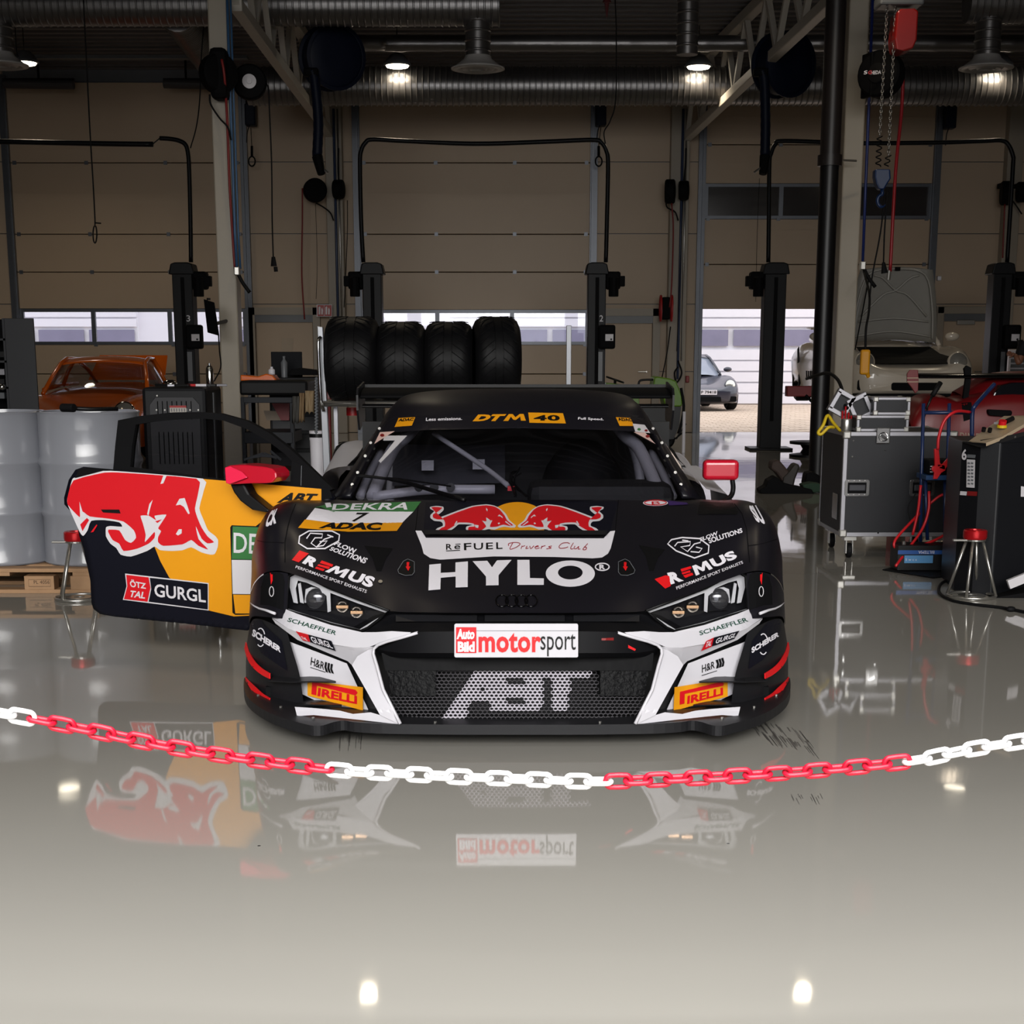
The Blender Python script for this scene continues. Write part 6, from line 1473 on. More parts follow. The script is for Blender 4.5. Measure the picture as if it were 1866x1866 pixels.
# emergency handles / hoist gear on the gate rails
for i, (px, py) in enumerate(((457, 210), (1095, 210), (1731, 215))):
    o = thing('gate_motor', ('dark blue gate motor at the top of the rail beside the left column', 'dark blue gate motor at the top right of the central gate', 'dark blue gate motor beside the raised gate')[i], 'motor', PY(px, py, RW + .2))
    MB().box(PY(px, py, RW + .25), (.17, .22, .34)).build('motor_case', M_reelb, o, bevel=.02); MB().box(PY(px, py - 20, RW + .3), (.12, .3, .16)).build('gearbox', M_matt, o, bevel=.02)
    MB().tube(spline([PY(px - 2, py + 18, RW), PY(px - 6, py + 30, RW), PY(px - 8, py + 50, RW)], 4), .008, 6).build('cable', M_rubber, o)
    if i < 2:
        q = (px + 2 if i == 0 else px - 4); r_ = MB(); r_.tube([PY(q + 6 * sin(t), 294 - 9 * cos(t), RW) for t in [2 * pi * k / 14 for k in range(14)]], .012, 6, closed=True); r_.tube([PY(q, 266, RW), PY(q, 286, RW)], .022, 6); r_.tube([PY(q, 266, RW), PY(px, 232, RW + .2)], .006, 5); tag(r_.build('pull_handle', M_matt, smooth=True), ('black pull loop beside the left column rail', 'black pull loop beside the central gate rail')[i], 'pull handle')
# conduits on the wall columns
for px, lab in ((612, 'blue air pipe down the left rear wall column'), (1241, 'blue air pipe down the rear wall column by the open gate')):
    o = thing('wall_pipe', lab, 'pipe', PY(px, 800, RW + .22))
    x = PY(px, 400, RW + .22).x; MB().cyl((x, RW + .22, .9), (x, RW + .22, 5.2), .022, 8).build('pipe', mat('wall_pipe_blue', '37435f', .4), o, smooth=True)
    MB().cyl((x + .06, RW + .24, 1.2), (x + .06, RW + .24, 5.2), .015, 8).build('pipe', M_steel, o, smooth=True)
    MB().tube(spline([(x, RW + .2, 1.2), (x + .06, RW + .15, 1.0), (x - .02, RW + .15, .85), (x - .06, RW + .15, 1.0), (x, RW + .2, 1.1)], 5), .014, 6).build('hose_end', M_rubber, o, smooth=True)
# red coiled hose reel by the open gate
o = thing('fire_hose_reel', 'red and black hose reel on the wall left of the open gate', 'hose reel', PY(1212, 562, RW))
c = PY(1213, 562, RW); MB().box(c, (.13, .2, .36)).build('reel_core', M_matt, o, bevel=.02)
for s in (-1, 1): MB().tube([c + Vector((s * .09 + .03 * cos(t) * 0, -.08 + .12 * cos(t), .2 * sin(t))) for t in [2 * pi * k / 18 for k in range(18)]], .02, 6, closed=True).build('hose_ring', mat('fire_red', 'a3141a', .4), o, smooth=True)
hang('feed_hose', '', '', [(1222,595),(1216,640),(1206,690)], .01, M_rubber, RW, o)
# fire sign
o = thing('fire_sign', 'red fire equipment sign on the left wall column', 'sign', PY(591, 566, RW)); 
for a, b in ((578.5, 590), (591, 604)):
    q = MB().prism([PY(x, y, RW + .1) for x, y in ((a, 556), (b, 556), (b, 576), (a, 576))], (0, .01, 0)).build('sign_plate', mat('sign_red', 'a81c12', .4), o)
    mk = MB()
    mk.prism([PY(x, y, RW + .098) for x, y in ((a + 2, 560), (a + 4, 558), (a + 5.5, 560), (a + 5, 573), (a + 2, 573))], (0, .002, 0)); mk.build('extinguisher_pictogram', M_vinylw, q)
    mk = MB().prism([PY(x, y, RW + .098) for x, y in ((a + 7, 563), (a + 8.5, 560), (a + 10, 565), (a + 9.5, 573), (a + 7, 573))], (0, .002, 0)); mk.build('flame_pictogram', M_vinylw, q)
MB().prism([PY(x, y, RW + .115) for x, y in ((577, 555), (605, 555), (605, 577), (577, 577))], (0, .02, 0)).build('sign_border', M_vinylw, o)

# big reel and hoist at the right column
o, c, f = reel(1606, 136, 16.6, .225, .18, (-.75, -1, .05), 'large black hose reel with white and red lettering on the right column')
MB().lathe([(.09, 0), (.095, .012), (.001, .016)], c + f * .1, f, 20).build('hub_cap', M_black, o, smooth=True, auto=30)
for t_, x0_, m in (('S', 1574, M_vinylw), ('G', 1582, M_red), ('HEDA', 1587, M_vinylw)):
    p = PY(x0_, 136, 16.42); flat_text('lettering', t_, p, (.035 if len(t_) == 1 else .1, -.004, .006), (0, 0, .035), m, o, bold=.03)
MB().box(c + Vector((-.12, .05, 0)), (.05, .2, .42), rz=.3).build('mounting_plate', M_matt, o, bevel=.01)
hang('red_hose', '', '', [(1640,108,16.6),(1645,130,16.6),(1643,200,16.7),(1633,300,16.9),(1627,400,17),(1622,495,17)], .018, mat('hose_red', '93151f', .4), 16.6, o)
MB().tube([PY(1621, 493, 17), PY(1619, 510, 17)], .02, 8).build('hose_tail', M_steel, o)
hoist = thing('chain_hoist', 'red electric chain hoist with a blue hook block by the right column', 'hoist', PY(1651, 55, 16))
MB().prism([PY(x, y, 15.9) for x, y in ((1636, 20), (1642, 16), (1668, 15), (1674, 20), (1671, 72), (1664, 88), (1648, 93), (1634, 90), (1631, 70))], (0, .3, 0)).build('hoist_body', mat('hoist_red', '93100c', .35, coat=.3), hoist, bevel=.02)
MB().bb(PY(1600, 5, 16).x, PY(1680, 5, 16).x, 15.9, 16.2, zY(12, 16), zY(-8, 16)).build('trolley', M_greytrim, hoist, bevel=.02)
M_chn = mat('steel_chain', '8f8a84', .3, metal=.9)
lk = MB()
def small_chain(P0, P1, L=.042):
    a = PY(*P0); b = PY(*P1); n = int((b - a).length / (L * .72)); dd = (b - a).normalized(); me = None
    for i in range(n):
        p = a + (b - a) * ((i + .5) / n)
        if me is None:
            mb = MB(); pts = [Vector((L * .5 * cos(t) * (1 if abs(cos(t)) > .5 else 1), 0, L * .28 * sin(t))) for t in [2 * pi * k / 10 for k in range(10)]]
            mb.tube(pts, .0052, 5, closed=True); q = mb.build('chain_link', M_chn, None, smooth=True); me = q.data; bpy.data.objects.remove(q)
        ob = bpy.data.objects.new('chain_link', me); COL.objects.link(ob); ob.parent = hoist
        ob.matrix_local = Matrix.Translation(p - hoist.location) @ dd.to_track_quat('X', 'Z').to_matrix().to_4x4() @ Matrix.Rotation(radians(90 * (i % 2) + 30), 4, 'X')
small_chain((1618, -10, 16), (1603, 248, 16)); small_chain((1633, -10, 16), (1619, 285, 16))
for P in (((1603, 248), (1600, 305)), ((1619, 283), (1615, 305))):
    a = PY(*P[0], 16); b = PY(*P[1], 16); k = int((b - a).length / .008); sp = MB(); sp.tube([a + (b - a) * (i / k) + Vector((.026 * cos(i * .9), .026 * sin(i * .9), 0)) for i in range(k)], .006, 5); sp.build('spring', M_matt, hoist, smooth=True)
M_hb = mat('hook_blue', '0d2a55', .35)
MB().prism([PY(x, y, 15.95) for x, y in ((1595, 308), (1623, 308), (1624, 325), (1617, 336), (1612, 345), (1602, 345), (1597, 335), (1594, 322))], (0, .12, 0)).build('hook_block', M_hb, hoist, bevel=.015)
MB().tube([PY(1607, 344, 16), PY(1608, 352, 16)] + [PY(1607 - 8 * sin(t) , 366 - 11 * cos(t), 16) for t in [pi * k / 10 for k in range(0, 14)]], [.018] * 12 + [.014, .010, .007, .004], 8).build('hook', M_hb, hoist, smooth=True)
for pts, lab in (([(1613,345),(1605,420),(1590,500),(1585,540)], 'thin black cable hanging from the blue hook to the lifted car'), ([(1617,350),(1612,420),(1610,480)], 'thin black cable with a plug beside the blue hook')):
    o = hang('hanging_cable', lab, 'cable', pts, .008, M_rubber, 16.3)
    if 'plug' in lab: MB().cyl(PY(1610, 478, 16.3), PY(1612, 498, 16.3), .016, 8, .035).build('plug', M_rubber, o)
o = hang('pendant_cable', 'black control cable with a yellow pendant in front of the right column', 'cable', [(1574,495,17.5),(1584,535,16.5),(1583,570,16.3),(1578,600,16.2),(1577,640,16.2)], .012, M_rubber, 16.5)
c = PY(1576, 660, 16.2); MB().box(c, (.095, .07, .25)).build('pendant', mat('pendant_yellow', 'e09a12', .4), o, bevel=.02); MB().cyl(PY(1578, 674, 16.2), PY(1583, 688, 16.2), .03, 8, .018).build('pendant_tail', MATS['pendant_yellow'], o)
p = PY(1106, 5, 19); tag(MB().cyl(p + Vector((0, 0, .1)), p, .03, 8, .05).cyl(p, p + Vector((0, 0, -.16)), .03, 8, .004).build('hanging_plug', mat('plug_red', '4f1419', .5)), 'dark red plug hanging from the ceiling above the central gate', 'plug')
# black downpipe
o = thing('downpipe', 'thick black downpipe with a sleeve left of the right column', 'pipe', (PY(1524, 0, 17.2).x, 17.2, 0))
x = PY(1524, 0, 17.2).x
M_dp = mat('downpipe_black', '1f1a1a', .4)
MB().cyl((x, 17.2, 0), (x, 17.2, zY(300, 17.2)), .098, 20).build('lower_pipe', mat('downpipe_lower', '0b0b0e', .4), o, smooth=True, auto=40)
MB().cyl((x, 17.2, zY(300, 17.2)), (x, 17.2, CEIL), .106, 20).build('upper_pipe', M_dp, o, smooth=True, auto=40)
MB().cyl((x, 17.2, zY(303, 17.2)), (x, 17.2, zY(283, 17.2)), .128, 20).build('sleeve', M_dp, o, smooth=True, auto=40)
MB().cyl((x, 17.2, zY(291, 17.2)), (x + .3, 17.3, zY(291, 17.2)), .012, 8).build('pipe_clamp', M_steel, o)

# ================================================================== TYRES on rack
TYY = 12.2
M_tr = mat('slick_rubber', '0b0b0d', .5, bump=.35, scale=8, bscale=14, spec=.2)
M_rimd = mat('dark_rim', '1b1d22', .3, metal=.6)
def tyre(c, r, w, label, rz=0, grp='race tyres standing in a row on the rack'):
    c = Vector(c); ax = Vector((cos(rz), sin(rz), 0)); o = thing('racing_slick', label, 'tyre', c, group=grp)
    prof = [(.235, -w / 2 + .02), (.25, -w / 2), (r - .07, -w / 2 - .006), (r - .03, -w / 2 + .012), (r - .008, -w / 2 + .05)]
    ng = 3
    for k in range(ng + 1):
        u = -w / 2 + .05 + (w - .1) * (k + .5) / (ng + 1)
        prof += [(r, u - .018), (r, u - .004), (r - .007, u - .003), (r - .007, u + .003), (r, u + .004), (r, u + .018)] if k in (1, 2) else [(r, u)]
    prof += [(r - .008, w / 2 - .05), (r - .03, w / 2 - .012), (r - .07, w / 2 + .006), (.25, w / 2), (.235, w / 2 - .02)]
    MB().lathe(prof, c, ax, 40).build('tyre_body', M_tr, o, smooth=True, auto=40)
    gr = MB(); u_ = ax.orthogonal().normalized(); w_ = ax.cross(u_)
    for k in range(30):
        for s in (-1, 1):
            P = []
            for q in range(4):
                t = 2 * pi * (k + q * .45 ) / 30; hgt = s * (.03 + (w / 2 - .06) * q / 3)
                P.append(c + (u_ * cos(t) + w_ * sin(t)) * (r + .0006 - (.006 if q == 3 else 0)) + ax * hgt)
            gr.tube(P, .0035, 4)
    gr.build('tread_grooves', M_matt, o, kind='stuff', fix=False)
    rb = MB().lathe([(.235, -w * .42), (.215, -w * .3), (.215, w * .3), (.235, w * .42)], c, ax, 28)
    rb.build('rim_barrel', M_rimd, o, smooth=True)
    for k in range(10):
        t = 2 * pi * k / 10; e = u_ * cos(t) + w_ * sin(t); MB().tube([c + ax * w * .2 + e * .04, c + ax * w * .32 + e * .12, c + ax * w * .36 + e * .22], .011, 6).build('spoke', M_rimd, o, smooth=True)
    return o
tz = zY(733, TYY) + .0
lbl = ('race tyre at the left end of the row, next to the lift post', 'second race tyre from the left, slightly smaller than the first', 'third race tyre from the left in the row', 'race tyre at the right end of the row, turned to show its rim')
for i, (xa, xb, yt) in enumerate(((597, 690, 577), (690, 775, 586), (776, 861, 586), (859, 948, 577))):
    r = (zY(yt, TYY) - zY(733, TYY)) / 2 ; xm = PY((xa + xb) / 2, 640, TYY).x; w = (xb - xa) / ppm(TYY, 1.3) * (.985 if i < 3 else .9)
    tyre((xm, TYY, tz + r), r, w, lbl[i], rz=(-.0 if i < 3 else .10))
tyre((PY(640, 850, 11.6).x, 11.9, .345), .345, .3, 'race tyre standing low on the floor under the rack', grp=None)
rk = thing('tyre_rack', 'grey metal tyre rack standing behind the race car', 'rack', (PY(620, 900, TYY).x, TYY, 0))
for s in (-.2, .2): MB().cyl((PY(588, 733, TYY).x, TYY + s, tz - .005), (PY(960, 733, TYY).x, TYY + s, tz - .005), .022, 12).build('rail', M_steel, rk, smooth=True)
for px in (613, 945): MB().bb(PY(px - 4, 800, TYY).x, PY(px + 4, 800, TYY).x, TYY - .02, TYY + .02, 0, tz).build('upright', M_alu, rk, bevel=.003)
M_rk = mat('rack_steel', '8f9196', .35, metal=.5)
a = PY(583, 595, 12.0); b = PY(602, 900, 11.9)
MB().prism([PY(578, 594, 12), PY(588, 596, 12), PY(604, 893, 12), PY(600, 893, 12), PY(590, 870, 12)], (0, .05, 0)).build('sloping_post', M_rk, rk, bevel=.004)
MB().tube(spline([PY(584, 614, 11.95), PY(580, 625, 11.93), PY(582, 680, 11.93), PY(585, 730, 11.93), PY(590, 749, 11.95)], 5), .012, 8).build('grab_handle', M_chrome, rk, smooth=True)
sp_ = MB().bb(PY(1032, 650, 16).x, PY(1041, 650, 16).x, 16, 16.06, 0, zY(593, 16)); tag(sp_.build('steel_stand', M_rk, bevel=.004), 'tall slim galvanised post right of the tyres', 'post')
# items under / beside the rack
p = PZ(581, 905, 0); o = thing('oil_pail', 'tall white canister with a black band behind the open door', 'canister', (PY(581, 858, 12.6).x, 12.6, 0))
c = PY(581, 858, 12.6); c.z = 0.001; hh = zY(785, 12.6)
MB().lathe([(.001, 0), (.055, 0), (.065, hh * .9), (.068, hh * .9), (.068, hh), (.001, hh)], c, n=20).build('pail_body', M_vinylw, o, smooth=True, auto=35); MB().lathe([(.066, hh * .93), (.07, hh * .93), (.07, hh * .97), (.066, hh * .97)], c, n=20).build('band', M_black, o)
tag(MB().lathe([(.001, -PY(600, 733, 13.2).z), (.012, -PY(600, 733, 13.2).z), (.012, 0), (.05, 0), (.05, .25), (.02, .31), (.001, .31)], PY(600, 733, 13.2), n=16).build('fire_extinguisher', mat('dark_red_paint', '6f1216', .35), smooth=True, auto=40), 'dark red cylinder behind the sloping rack post', 'extinguisher')
tag(MB().lathe([(.001, 0), (.05, 0), (.05, .06), (.001, .06)], PY(643, 757, 12.3), n=16).build('red_can', mat('red_lid', '8f1116', .4), smooth=True, auto=40), 'small red can under the rack rail', 'can')
# ================================================================== OTHER CARS
def coupe(name, label, origin, rz, paint, glass, L=4.3, lift=0.0, opts=()):
    """rear-engined coupe, front towards local -y; returns root and transform"""
    M = Matrix.Translation(Vector(origin) + Vector((0, 0, lift))) @ Matrix.Rotation(rz, 4, 'Z')
    o = thing(name, label, 'car', Vector(origin) + Vector((0, 0, lift)))
    T_ = lambda x, y, z_: M @ Vector((x, y - L / 2, z_))
    new = 'modern' in opts
    ST = [(0.0, .50, .24, .40, .46, .47, .47), (.06, .68, .20, .42, .54, .52, .51), (.22, .80, .18, .46, .66, .58, .56), (.55, .86, .17, .52, .76, .66, .62), (.95, .88, .30, .58, .80, .72, .68), (1.35, .87, .20, .58, .80, .78, .76),
          (1.7, .87, .18, .58, .82, .84, .86), (2.4, .88, .18, .60, .86, .88, .90), (2.9, .90, .18, .60, .86, .88, .92), (3.3, .93, .30, .60, .86, .88, .92), (3.8, .90, .22, .58, .80, .80, .80), (4.15, .80, .26, .54, .68, .68, .68), (4.3, .62, .30, .48, .55, .55, .55)]
    if not new: ST = [(a, b * .93, c, d, e, f, g) for a, b, c, d, e, f, g in ST]
    rows = []
    for y, w, zb, zs, zf, zm, zc in ST:
        h = [(0, zc), (w * .32, zc - .002), (w * .58, zm - .005), (w * .78, zf), (w * .92, zf - .04), (w, zs + .05), (w, zs - .08), (w * .97, zb + .05), (w * .88, zb), (0, zb)]
        rows.append([T_(-x, y, z_) for x, z_ in h[::-1]] + [T_(x, y, z_) for x, z_ in h[1:]])
    rows = [[p.lerp(T_(0, .03, .40), .999) for p in rows[0]]] + rows + [[p.lerp(T_(0, 4.27, .5), .999) for p in rows[-1]]]
    body = MB().grid(refine(rows[:1], 2, 1) + refine(rows[1:-1], 2, 3) + refine(rows[-1:], 2, 1)).build('body_shell', paint, o, smooth=True, auto=50)
    # greenhouse
    wr = .64; GH = [(1.45, .70, .80, .70, .80), (1.95, .70, .90, .56, 1.22), (2.3, .71, .90, .55, 1.28), (2.8, .72, .90, .54, 1.26), (3.3, .70, .90, .48, 1.10), (3.85, .60, .82, .40, .84)]
    GH = [(1.40, .68, .80, .60, .81), (2.02, .72, .88, .56, 1.20), (2.35, .72, .90, .55, 1.27), (2.85, .72, .90, .53, 1.25), (3.35, .68, .90, .47, 1.09), (3.9, .58, .80, .42, .82)]
    rows = []
    for y, wb, zb, wt, zt in GH: rows.append([T_(-wb, y + .1, zb), T_(-(wb * .45 + wt * .55), y + .04, (zb + zt) / 2 + .02), T_(-wt, y, zt - .03), T_(-wt * .6, y, zt), T_(0, y - .02, zt + .012), T_(wt * .6, y, zt), T_(wt, y, zt - .03), T_(wb * .45 + wt * .55, y + .04, (zb + zt) / 2 + .02), T_(wb, y + .1, zb)])
    cab = MB().grid(rows).build('cabin_glass', glass, o, smooth=True)
    roof_rows = [[r[j] + Vector((0, 0, .012)) for j in (2, 3, 4, 5, 6)] for r in rows[1:4]]
    MB().grid(refine(roof_rows, 3)).build('roof_panel', paint, o, smooth=True, solid=.01)
    pil = MB()
    for s in (-1, 1):
        for seq in ([(.68, 1.42, .81), (.62, 1.75, 1.03), (.56, 2.02, 1.2), (.55, 2.35, 1.26), (.53, 2.85, 1.25), (.48, 3.35, 1.09), (.44, 3.9, .83)],
                    [(.72, 2.75, .88), (.64, 2.76, 1.08), (.54, 2.78, 1.25)], [(.72, 1.65, .86), (.72, 2.4, .89), (.72, 3.0, .90), (.68, 3.5, .90)]):
            pil = MB().tube([T_(s * a, b, c_) for a, b, c_ in seq], .028, 8); pil.build('pillar', paint, o, smooth=True)
    for s in (-1, 1):
        for y in (.88, 3.35):
            cw = T_(s * .80, y, .32); ax = (M.to_3x3() @ Vector((s, 0, 0))); wheel(o, cw, .31, .22, .22, 'wheel', ax)
            MB().tube([T_(s * .875, y + .35 * cos(t), .32 + .35 * sin(t)) for t in [pi * k / 12 for k in range(13)]], .02, 6).build('arch_lip', paint, o, smooth=True)
        hlc = T_(s * .60, .16 if new else .2, .62 if not new else .60); fd = (M.to_3x3() @ Vector((0, -1, .25))).normalized()
        R0 = .115
        h_ = MB().lathe([(R0 + .018, -.06), (R0 + .018, .0), (R0, .012)], hlc, fd, 20).build('headlamp', M_chrome if not new else paint, o, smooth=True)
        if new or s > 0 or 'both' in opts: MB().lathe([(R0, .008), (R0 * .8, .03), (R0 * .4, .045), (.001, .05)], hlc, fd, 20).build('lamp_lens', mat('lamp_glass', 'c9c6bd', .08, metal=.7, coat=1), h_, smooth=True)
        else: MB().lathe([(R0, .0), (R0 * .6, -.05), (.001, -.06)], hlc, fd, 20).build('lamp_hole', M_matt, h_, smooth=True)
        mi = MB().sph(T_(s * .93, 1.72, .93), .085, 12, 8, (1.2, .8, .7)); mi.build('wing_mirror', paint if new else M_chrome, o, smooth=True)
    return o, T_, body
M_opaint = mat('orange_paint', 'dd640f', .25, coat=.6, var=.03); M_cglass = glass_mat('car_glass', 'd0d2d4', .02)
oc, OT, ob_ = coupe('classic_car', 'orange classic coupe with its engine lid raised, behind the drums', (-5.52, 21.65, 0), .05, M_opaint, M_cglass, lift=.0)
MB().prism([OT(x, y, z_) for x, y, z_ in ((-.55, 3.6, .95), (.55, 3.6, .95), (.5, 4.25, 1.30), (-.5, 4.25, 1.30))], (0, .03, 0)).build('engine_lid', M_opaint, oc, bevel=.01, label='raised orange engine lid')
MB().tube([OT(x, .02 if abs(x) < .6 else .12, .36) for x in (-.75, -.4, 0, .4, .75)], .04, 8).build('bumper_bar', M_opaint, oc, smooth=True)
# white coupe up on the lift, bonnet open
M_wpaint = mat('cream_white_paint', 'cfc4b4', .25, coat=.6, var=.02)
WL = zY(722, 20.3) - .17
wc, WT, wb_ = coupe('sports_car', 'white sports coupe raised on the lift with its bonnet open', (5.12, 22.45, 0), .0, M_wpaint, M_cglass, lift=WL, opts=('modern', 'both'))
MB().grid([[WT(-.50, .16, .575), WT(0, .13, .58), WT(.50, .16, .575)], [WT(-.60, .34, .66), WT(0, .30, .64), WT(.60, .34, .66)], [WT(-.52, .75, .70), WT(0, .72, .70), WT(.52, .75, .70)], [WT(-.50, 1.2, .79), WT(0, 1.2, .79), WT(.50, 1.2, .79)]]).build('front_boot', M_matt, wc)
hp_ = lambda u, v, off=0.0: WT(u * (.60 - .12 * v ** 2), 1.30 - .10 * v - off, .84 + .95 * v + .04 * (1 - u * u) )
M_bon = mat('bonnet_underside', '8a8780', .4)
rows = [[hp_(u, v) for u in (-1, -.6, -.2, .2, .6, 1)] for v in (0, .2, .4, .6, .8, .95, 1.0)]
bn = MB().grid(refine(rows, 2)).build('bonnet', M_bon, wc, smooth=True, solid=.025, label='raised bonnet seen from below')
for seq in ([(-.75, .35), (-.3, .62), (0, .68), (.35, .85), (.6, .9)], [(.75, .35), (.3, .62), (0, .68), (-.35, .85), (-.6, .9)], [(-.9, .05), (-.88, .5), (-.75, .92), (0, .97), (.75, .92), (.88, .5), (.9, .05)], [(-.8, .28), (0, .30), (.8, .28)], [(-.85, .08), (0, .12), (.85, .08)]):
    MB().tube(spline([hp_(u, v, .03) for u, v in seq], 4), .014, 6).build('stiffening_rib', mat('rib_grey', 'a3a099', .35), bn, smooth=True)
MB().box(hp_(0, .97, .05), (.07, .04, .05)).build('bonnet_catch', M_matt, bn, bevel=.006)
MB().cyl(hp_(-.72, .92, .02), WT(-.55, 1.0, .75), .008, 6).build('gas_strut', M_matt, bn)
for x0_, x1_, z0_, z1_ in ((-.70, -.42, .24, .38), (-.28, .34, .24, .34), (.50, .72, .26, .38)):
    yb = .06 if abs(x0_ + x1_) < .5 else .12
    MB().prism([WT(x, yb - .06, z_) for x, z_ in rrect(x0_, z0_, x1_, z1_, .03)], M_dir if False else (WT(0, .04, 0) - WT(0, 0, 0))).build('bumper_intake', M_matt, wc)
MB().prism([WT(x, -.03, z_) for x, z_ in ((-.78, .17), (.78, .17), (.7, .20), (-.7, .20))], WT(0, .3, 0) - WT(0, 0, 0)).build('front_lip', M_matt, wc)
for k in range(4): MB().prism([WT(-.905, 2.0 + k * .14, .34), WT(-.905, 2.08 + k * .14, .34), WT(-.905, 2.12 + k * .14, .46), WT(-.905, 2.04 + k * .14, .46)], WT(-.006, 0, 0) - WT(0, 0, 0)).build('side_stripe', M_matt, wc)
MB().prism([WT(-.935, 2.95, .58), WT(-.935, 3.05, .56), WT(-.94, 3.08, .76), WT(-.935, 3.0, .80)], WT(-.01, 0, 0) - WT(0, 0, 0)).build('side_intake', M_matt, wc)
MB().prism([WT(-.6, 3.95, 1.05), WT(.6, 3.95, 1.05), WT(.62, 4.2, 1.07), WT(-.62, 4.2, 1.07)], (0, 0, .02)).build('spoiler', M_wpaint, wc)
MB().tube([WT(-.1, -.035, .44), WT(.14, -.035, .44)], .006, 5).build('trim_strip', M_matt, wc)

# dark coupe in the yard
M_dpaint = mat('dark_blue_grey_paint', '2b2c3a', .25, coat=.6)
yc_, YT, yb_ = coupe('sports_car', 'dark sports coupe parked outside in the yard', (PY(1266, 700, 36.6).x, 38.6, 0), .12, M_dpaint, mat('yard_car_glass', '8d93a0', .08), opts=('modern', 'both'))
MB().prism([YT(x, -.02, z_) for x, z_ in ((-.24, .38), (.24, .38), (.24, .49), (-.24, .49))], YT(0, -.02, 0) - YT(0, 0, 0)).build('number_plate', M_vinylw, yc_)
q0 = YT(-.22, -.045, .405); flat_text('lettering', 'NP 79418', q0, YT(.22, -.045, .405) - q0, (0, 0, .065), M_black, yc_, bold=.02)
for s in (-1, 1): MB().prism([YT(x, .02, z_) for x, z_ in rrect(s * .56 - .16, .22, s * .56 + .16, .34, .03)], YT(0, .06, 0) - YT(0, 0, 0)).build('bumper_intake', M_matt, yc_)
MB().prism([YT(x, -.04, z_) for x, z_ in ((-.35, .22), (.35, .22), (.33, .33), (-.33, .33))], YT(0, .05, 0) - YT(0, 0, 0)).build('bumper_intake', M_matt, yc_)

# red racing car at the right edge, seen from its side
M_rpaint = mat('dark_red_paint', '8c0f17', .22, coat=.7)
RY = 13.2
rr = thing('racing_car', 'dark red racing car with a large rear wing at the right edge', 'race car', PY(1800, 900, RY)); rr.location.z = 0; WLOC[rr.name] = Vector(rr.location)
# side profile (px, top py) with the body narrowing upwards
prof_t = [(1663,765),(1668,752),(1680,735),(1700,722),(1725,720),(1750,728),(1775,722),(1800,716),(1830,712),(1870,712),(1920,718),(1980,730),(2080,750),(2180,775),(2230,800)]
rows = []
for px, py in prof_t:
    q = PY(px, py, RY); e = 1 if px < 2180 else .5
    zb = .16 if not 1700 < px < 1760 else .5
    rows.append([Vector((q.x, RY + .05, zb)), Vector((q.x, RY, .45)), Vector((q.x, RY, q.z - .12)), Vector((q.x, RY + .10, q.z - .02)), Vector((q.x, RY + .3, q.z)), Vector((q.x, RY + .5, q.z)), Vector((q.x, RY + .6, q.z - .02)), Vector((q.x, RY + .7, q.z - .15)), Vector((q.x, RY + .7, zb))])
MB().grid(refine(rows, 2)).build('body_shell', M_rpaint, rr, smooth=True, auto=50)
cabp = [(1752,722,0),(1790,700,.15),(1820,689,.3),(1870,686,.32),(1930,690,.3),(2000,725,.05)]
rows = [[Vector((PY(x, y, RY).x, RY + .14, zY(728, RY) - .05)), PY(x, y, RY + .3) * 1 + Vector((0, 0, 0)), Vector((PY(x, y, RY + .3).x, RY + .4, PY(x, y, RY + .3).z + .02)), Vector((PY(x, y, RY + .3).x, RY + .6, PY(x, y, RY + .3).z + .03)), Vector((PY(x, y, RY + .3).x, RY + .68, zY(728, RY) - .05))] for x, y, _ in cabp]
cb_ = MB().grid(refine(rows, 2)).build('cabin', M_rpaint, rr, smooth=True)
wq = [(1801,742),(1812,716),(1826,702),(1850,697),(1900,697),(1930,745),(1866,752)]
bc = bvh_of([cb_, [c for c in rr.children if c.name.startswith('body_shell')][0]])
MB().prism([PY(x, y, RY + .06) for x, y in wq], (0, .14, 0)).build('side_window', mat('car_window_dark', '121318', .1, coat=.5), rr, bevel=.01)
Decal().poly([(1752,735),(1770,733),(1774,762),(1756,768)]).put('side_duct', M_matt, rr, bc, layer=4, step=8)
Decal().text('PINE', [(1749,788),(1786,790),(1785,806),(1750,806)], bold=.0).put('lettering', mat('faded_cream', '8d7a68', .5), rr, bc, layer=4, step=8)
Decal().line([(1669,700),(1670,712)], .5)
wy = RY + .25
bar = MB(); bar.grid(foil(PY(1668, 684, wy).x, PY(2050, 684, wy).x, wy, zY(684, wy), .28, .03, radians(6))); wg_ = bar.build('rear_wing', mat('gloss_black', '030304', .15), rr, smooth=True)
ep = PY(1662, 690, wy)
MB().prism([PY(x, y, wy - .25) for x, y in ((1653,681),(1658,674),(1673,674),(1674,690),(1673,712),(1668,717),(1661,706),(1653,696))], (0, .02, 0)).build('endplate', M_rpaint, wg_, bevel=.004)
for y in (688, 695): MB().prism([PY(1653, y, wy - .255), PY(1674, y, wy - .255), PY(1674, y + 1.6, wy - .255), PY(1653, y + 1.6, wy - .255)], (0, .003, 0)).build('stripe', M_beige, wg_)
MB().prism([PY(x, y, wy - .1) for x, y in ((1757,672),(1762,666),(1770,670),(1770,690),(1764,730),(1754,735),(1760,690))], (0, .04, 0)).build('wing_strut', M_matt, wg_)
MB().prism([PY(x, y, RY - .05) for x, y in ((1800,746),(1845,748),(1846,756),(1838,760),(1802,757))], (0, .12, 0)).build('door_mirror', M_matt, rr, bevel=.02)
for px in (1732, 2120): wheel(rr, Vector((PY(px, 850, RY).x, RY + .16, .33)), .33, .3, .24, 'wheel', (0, -1, 0))
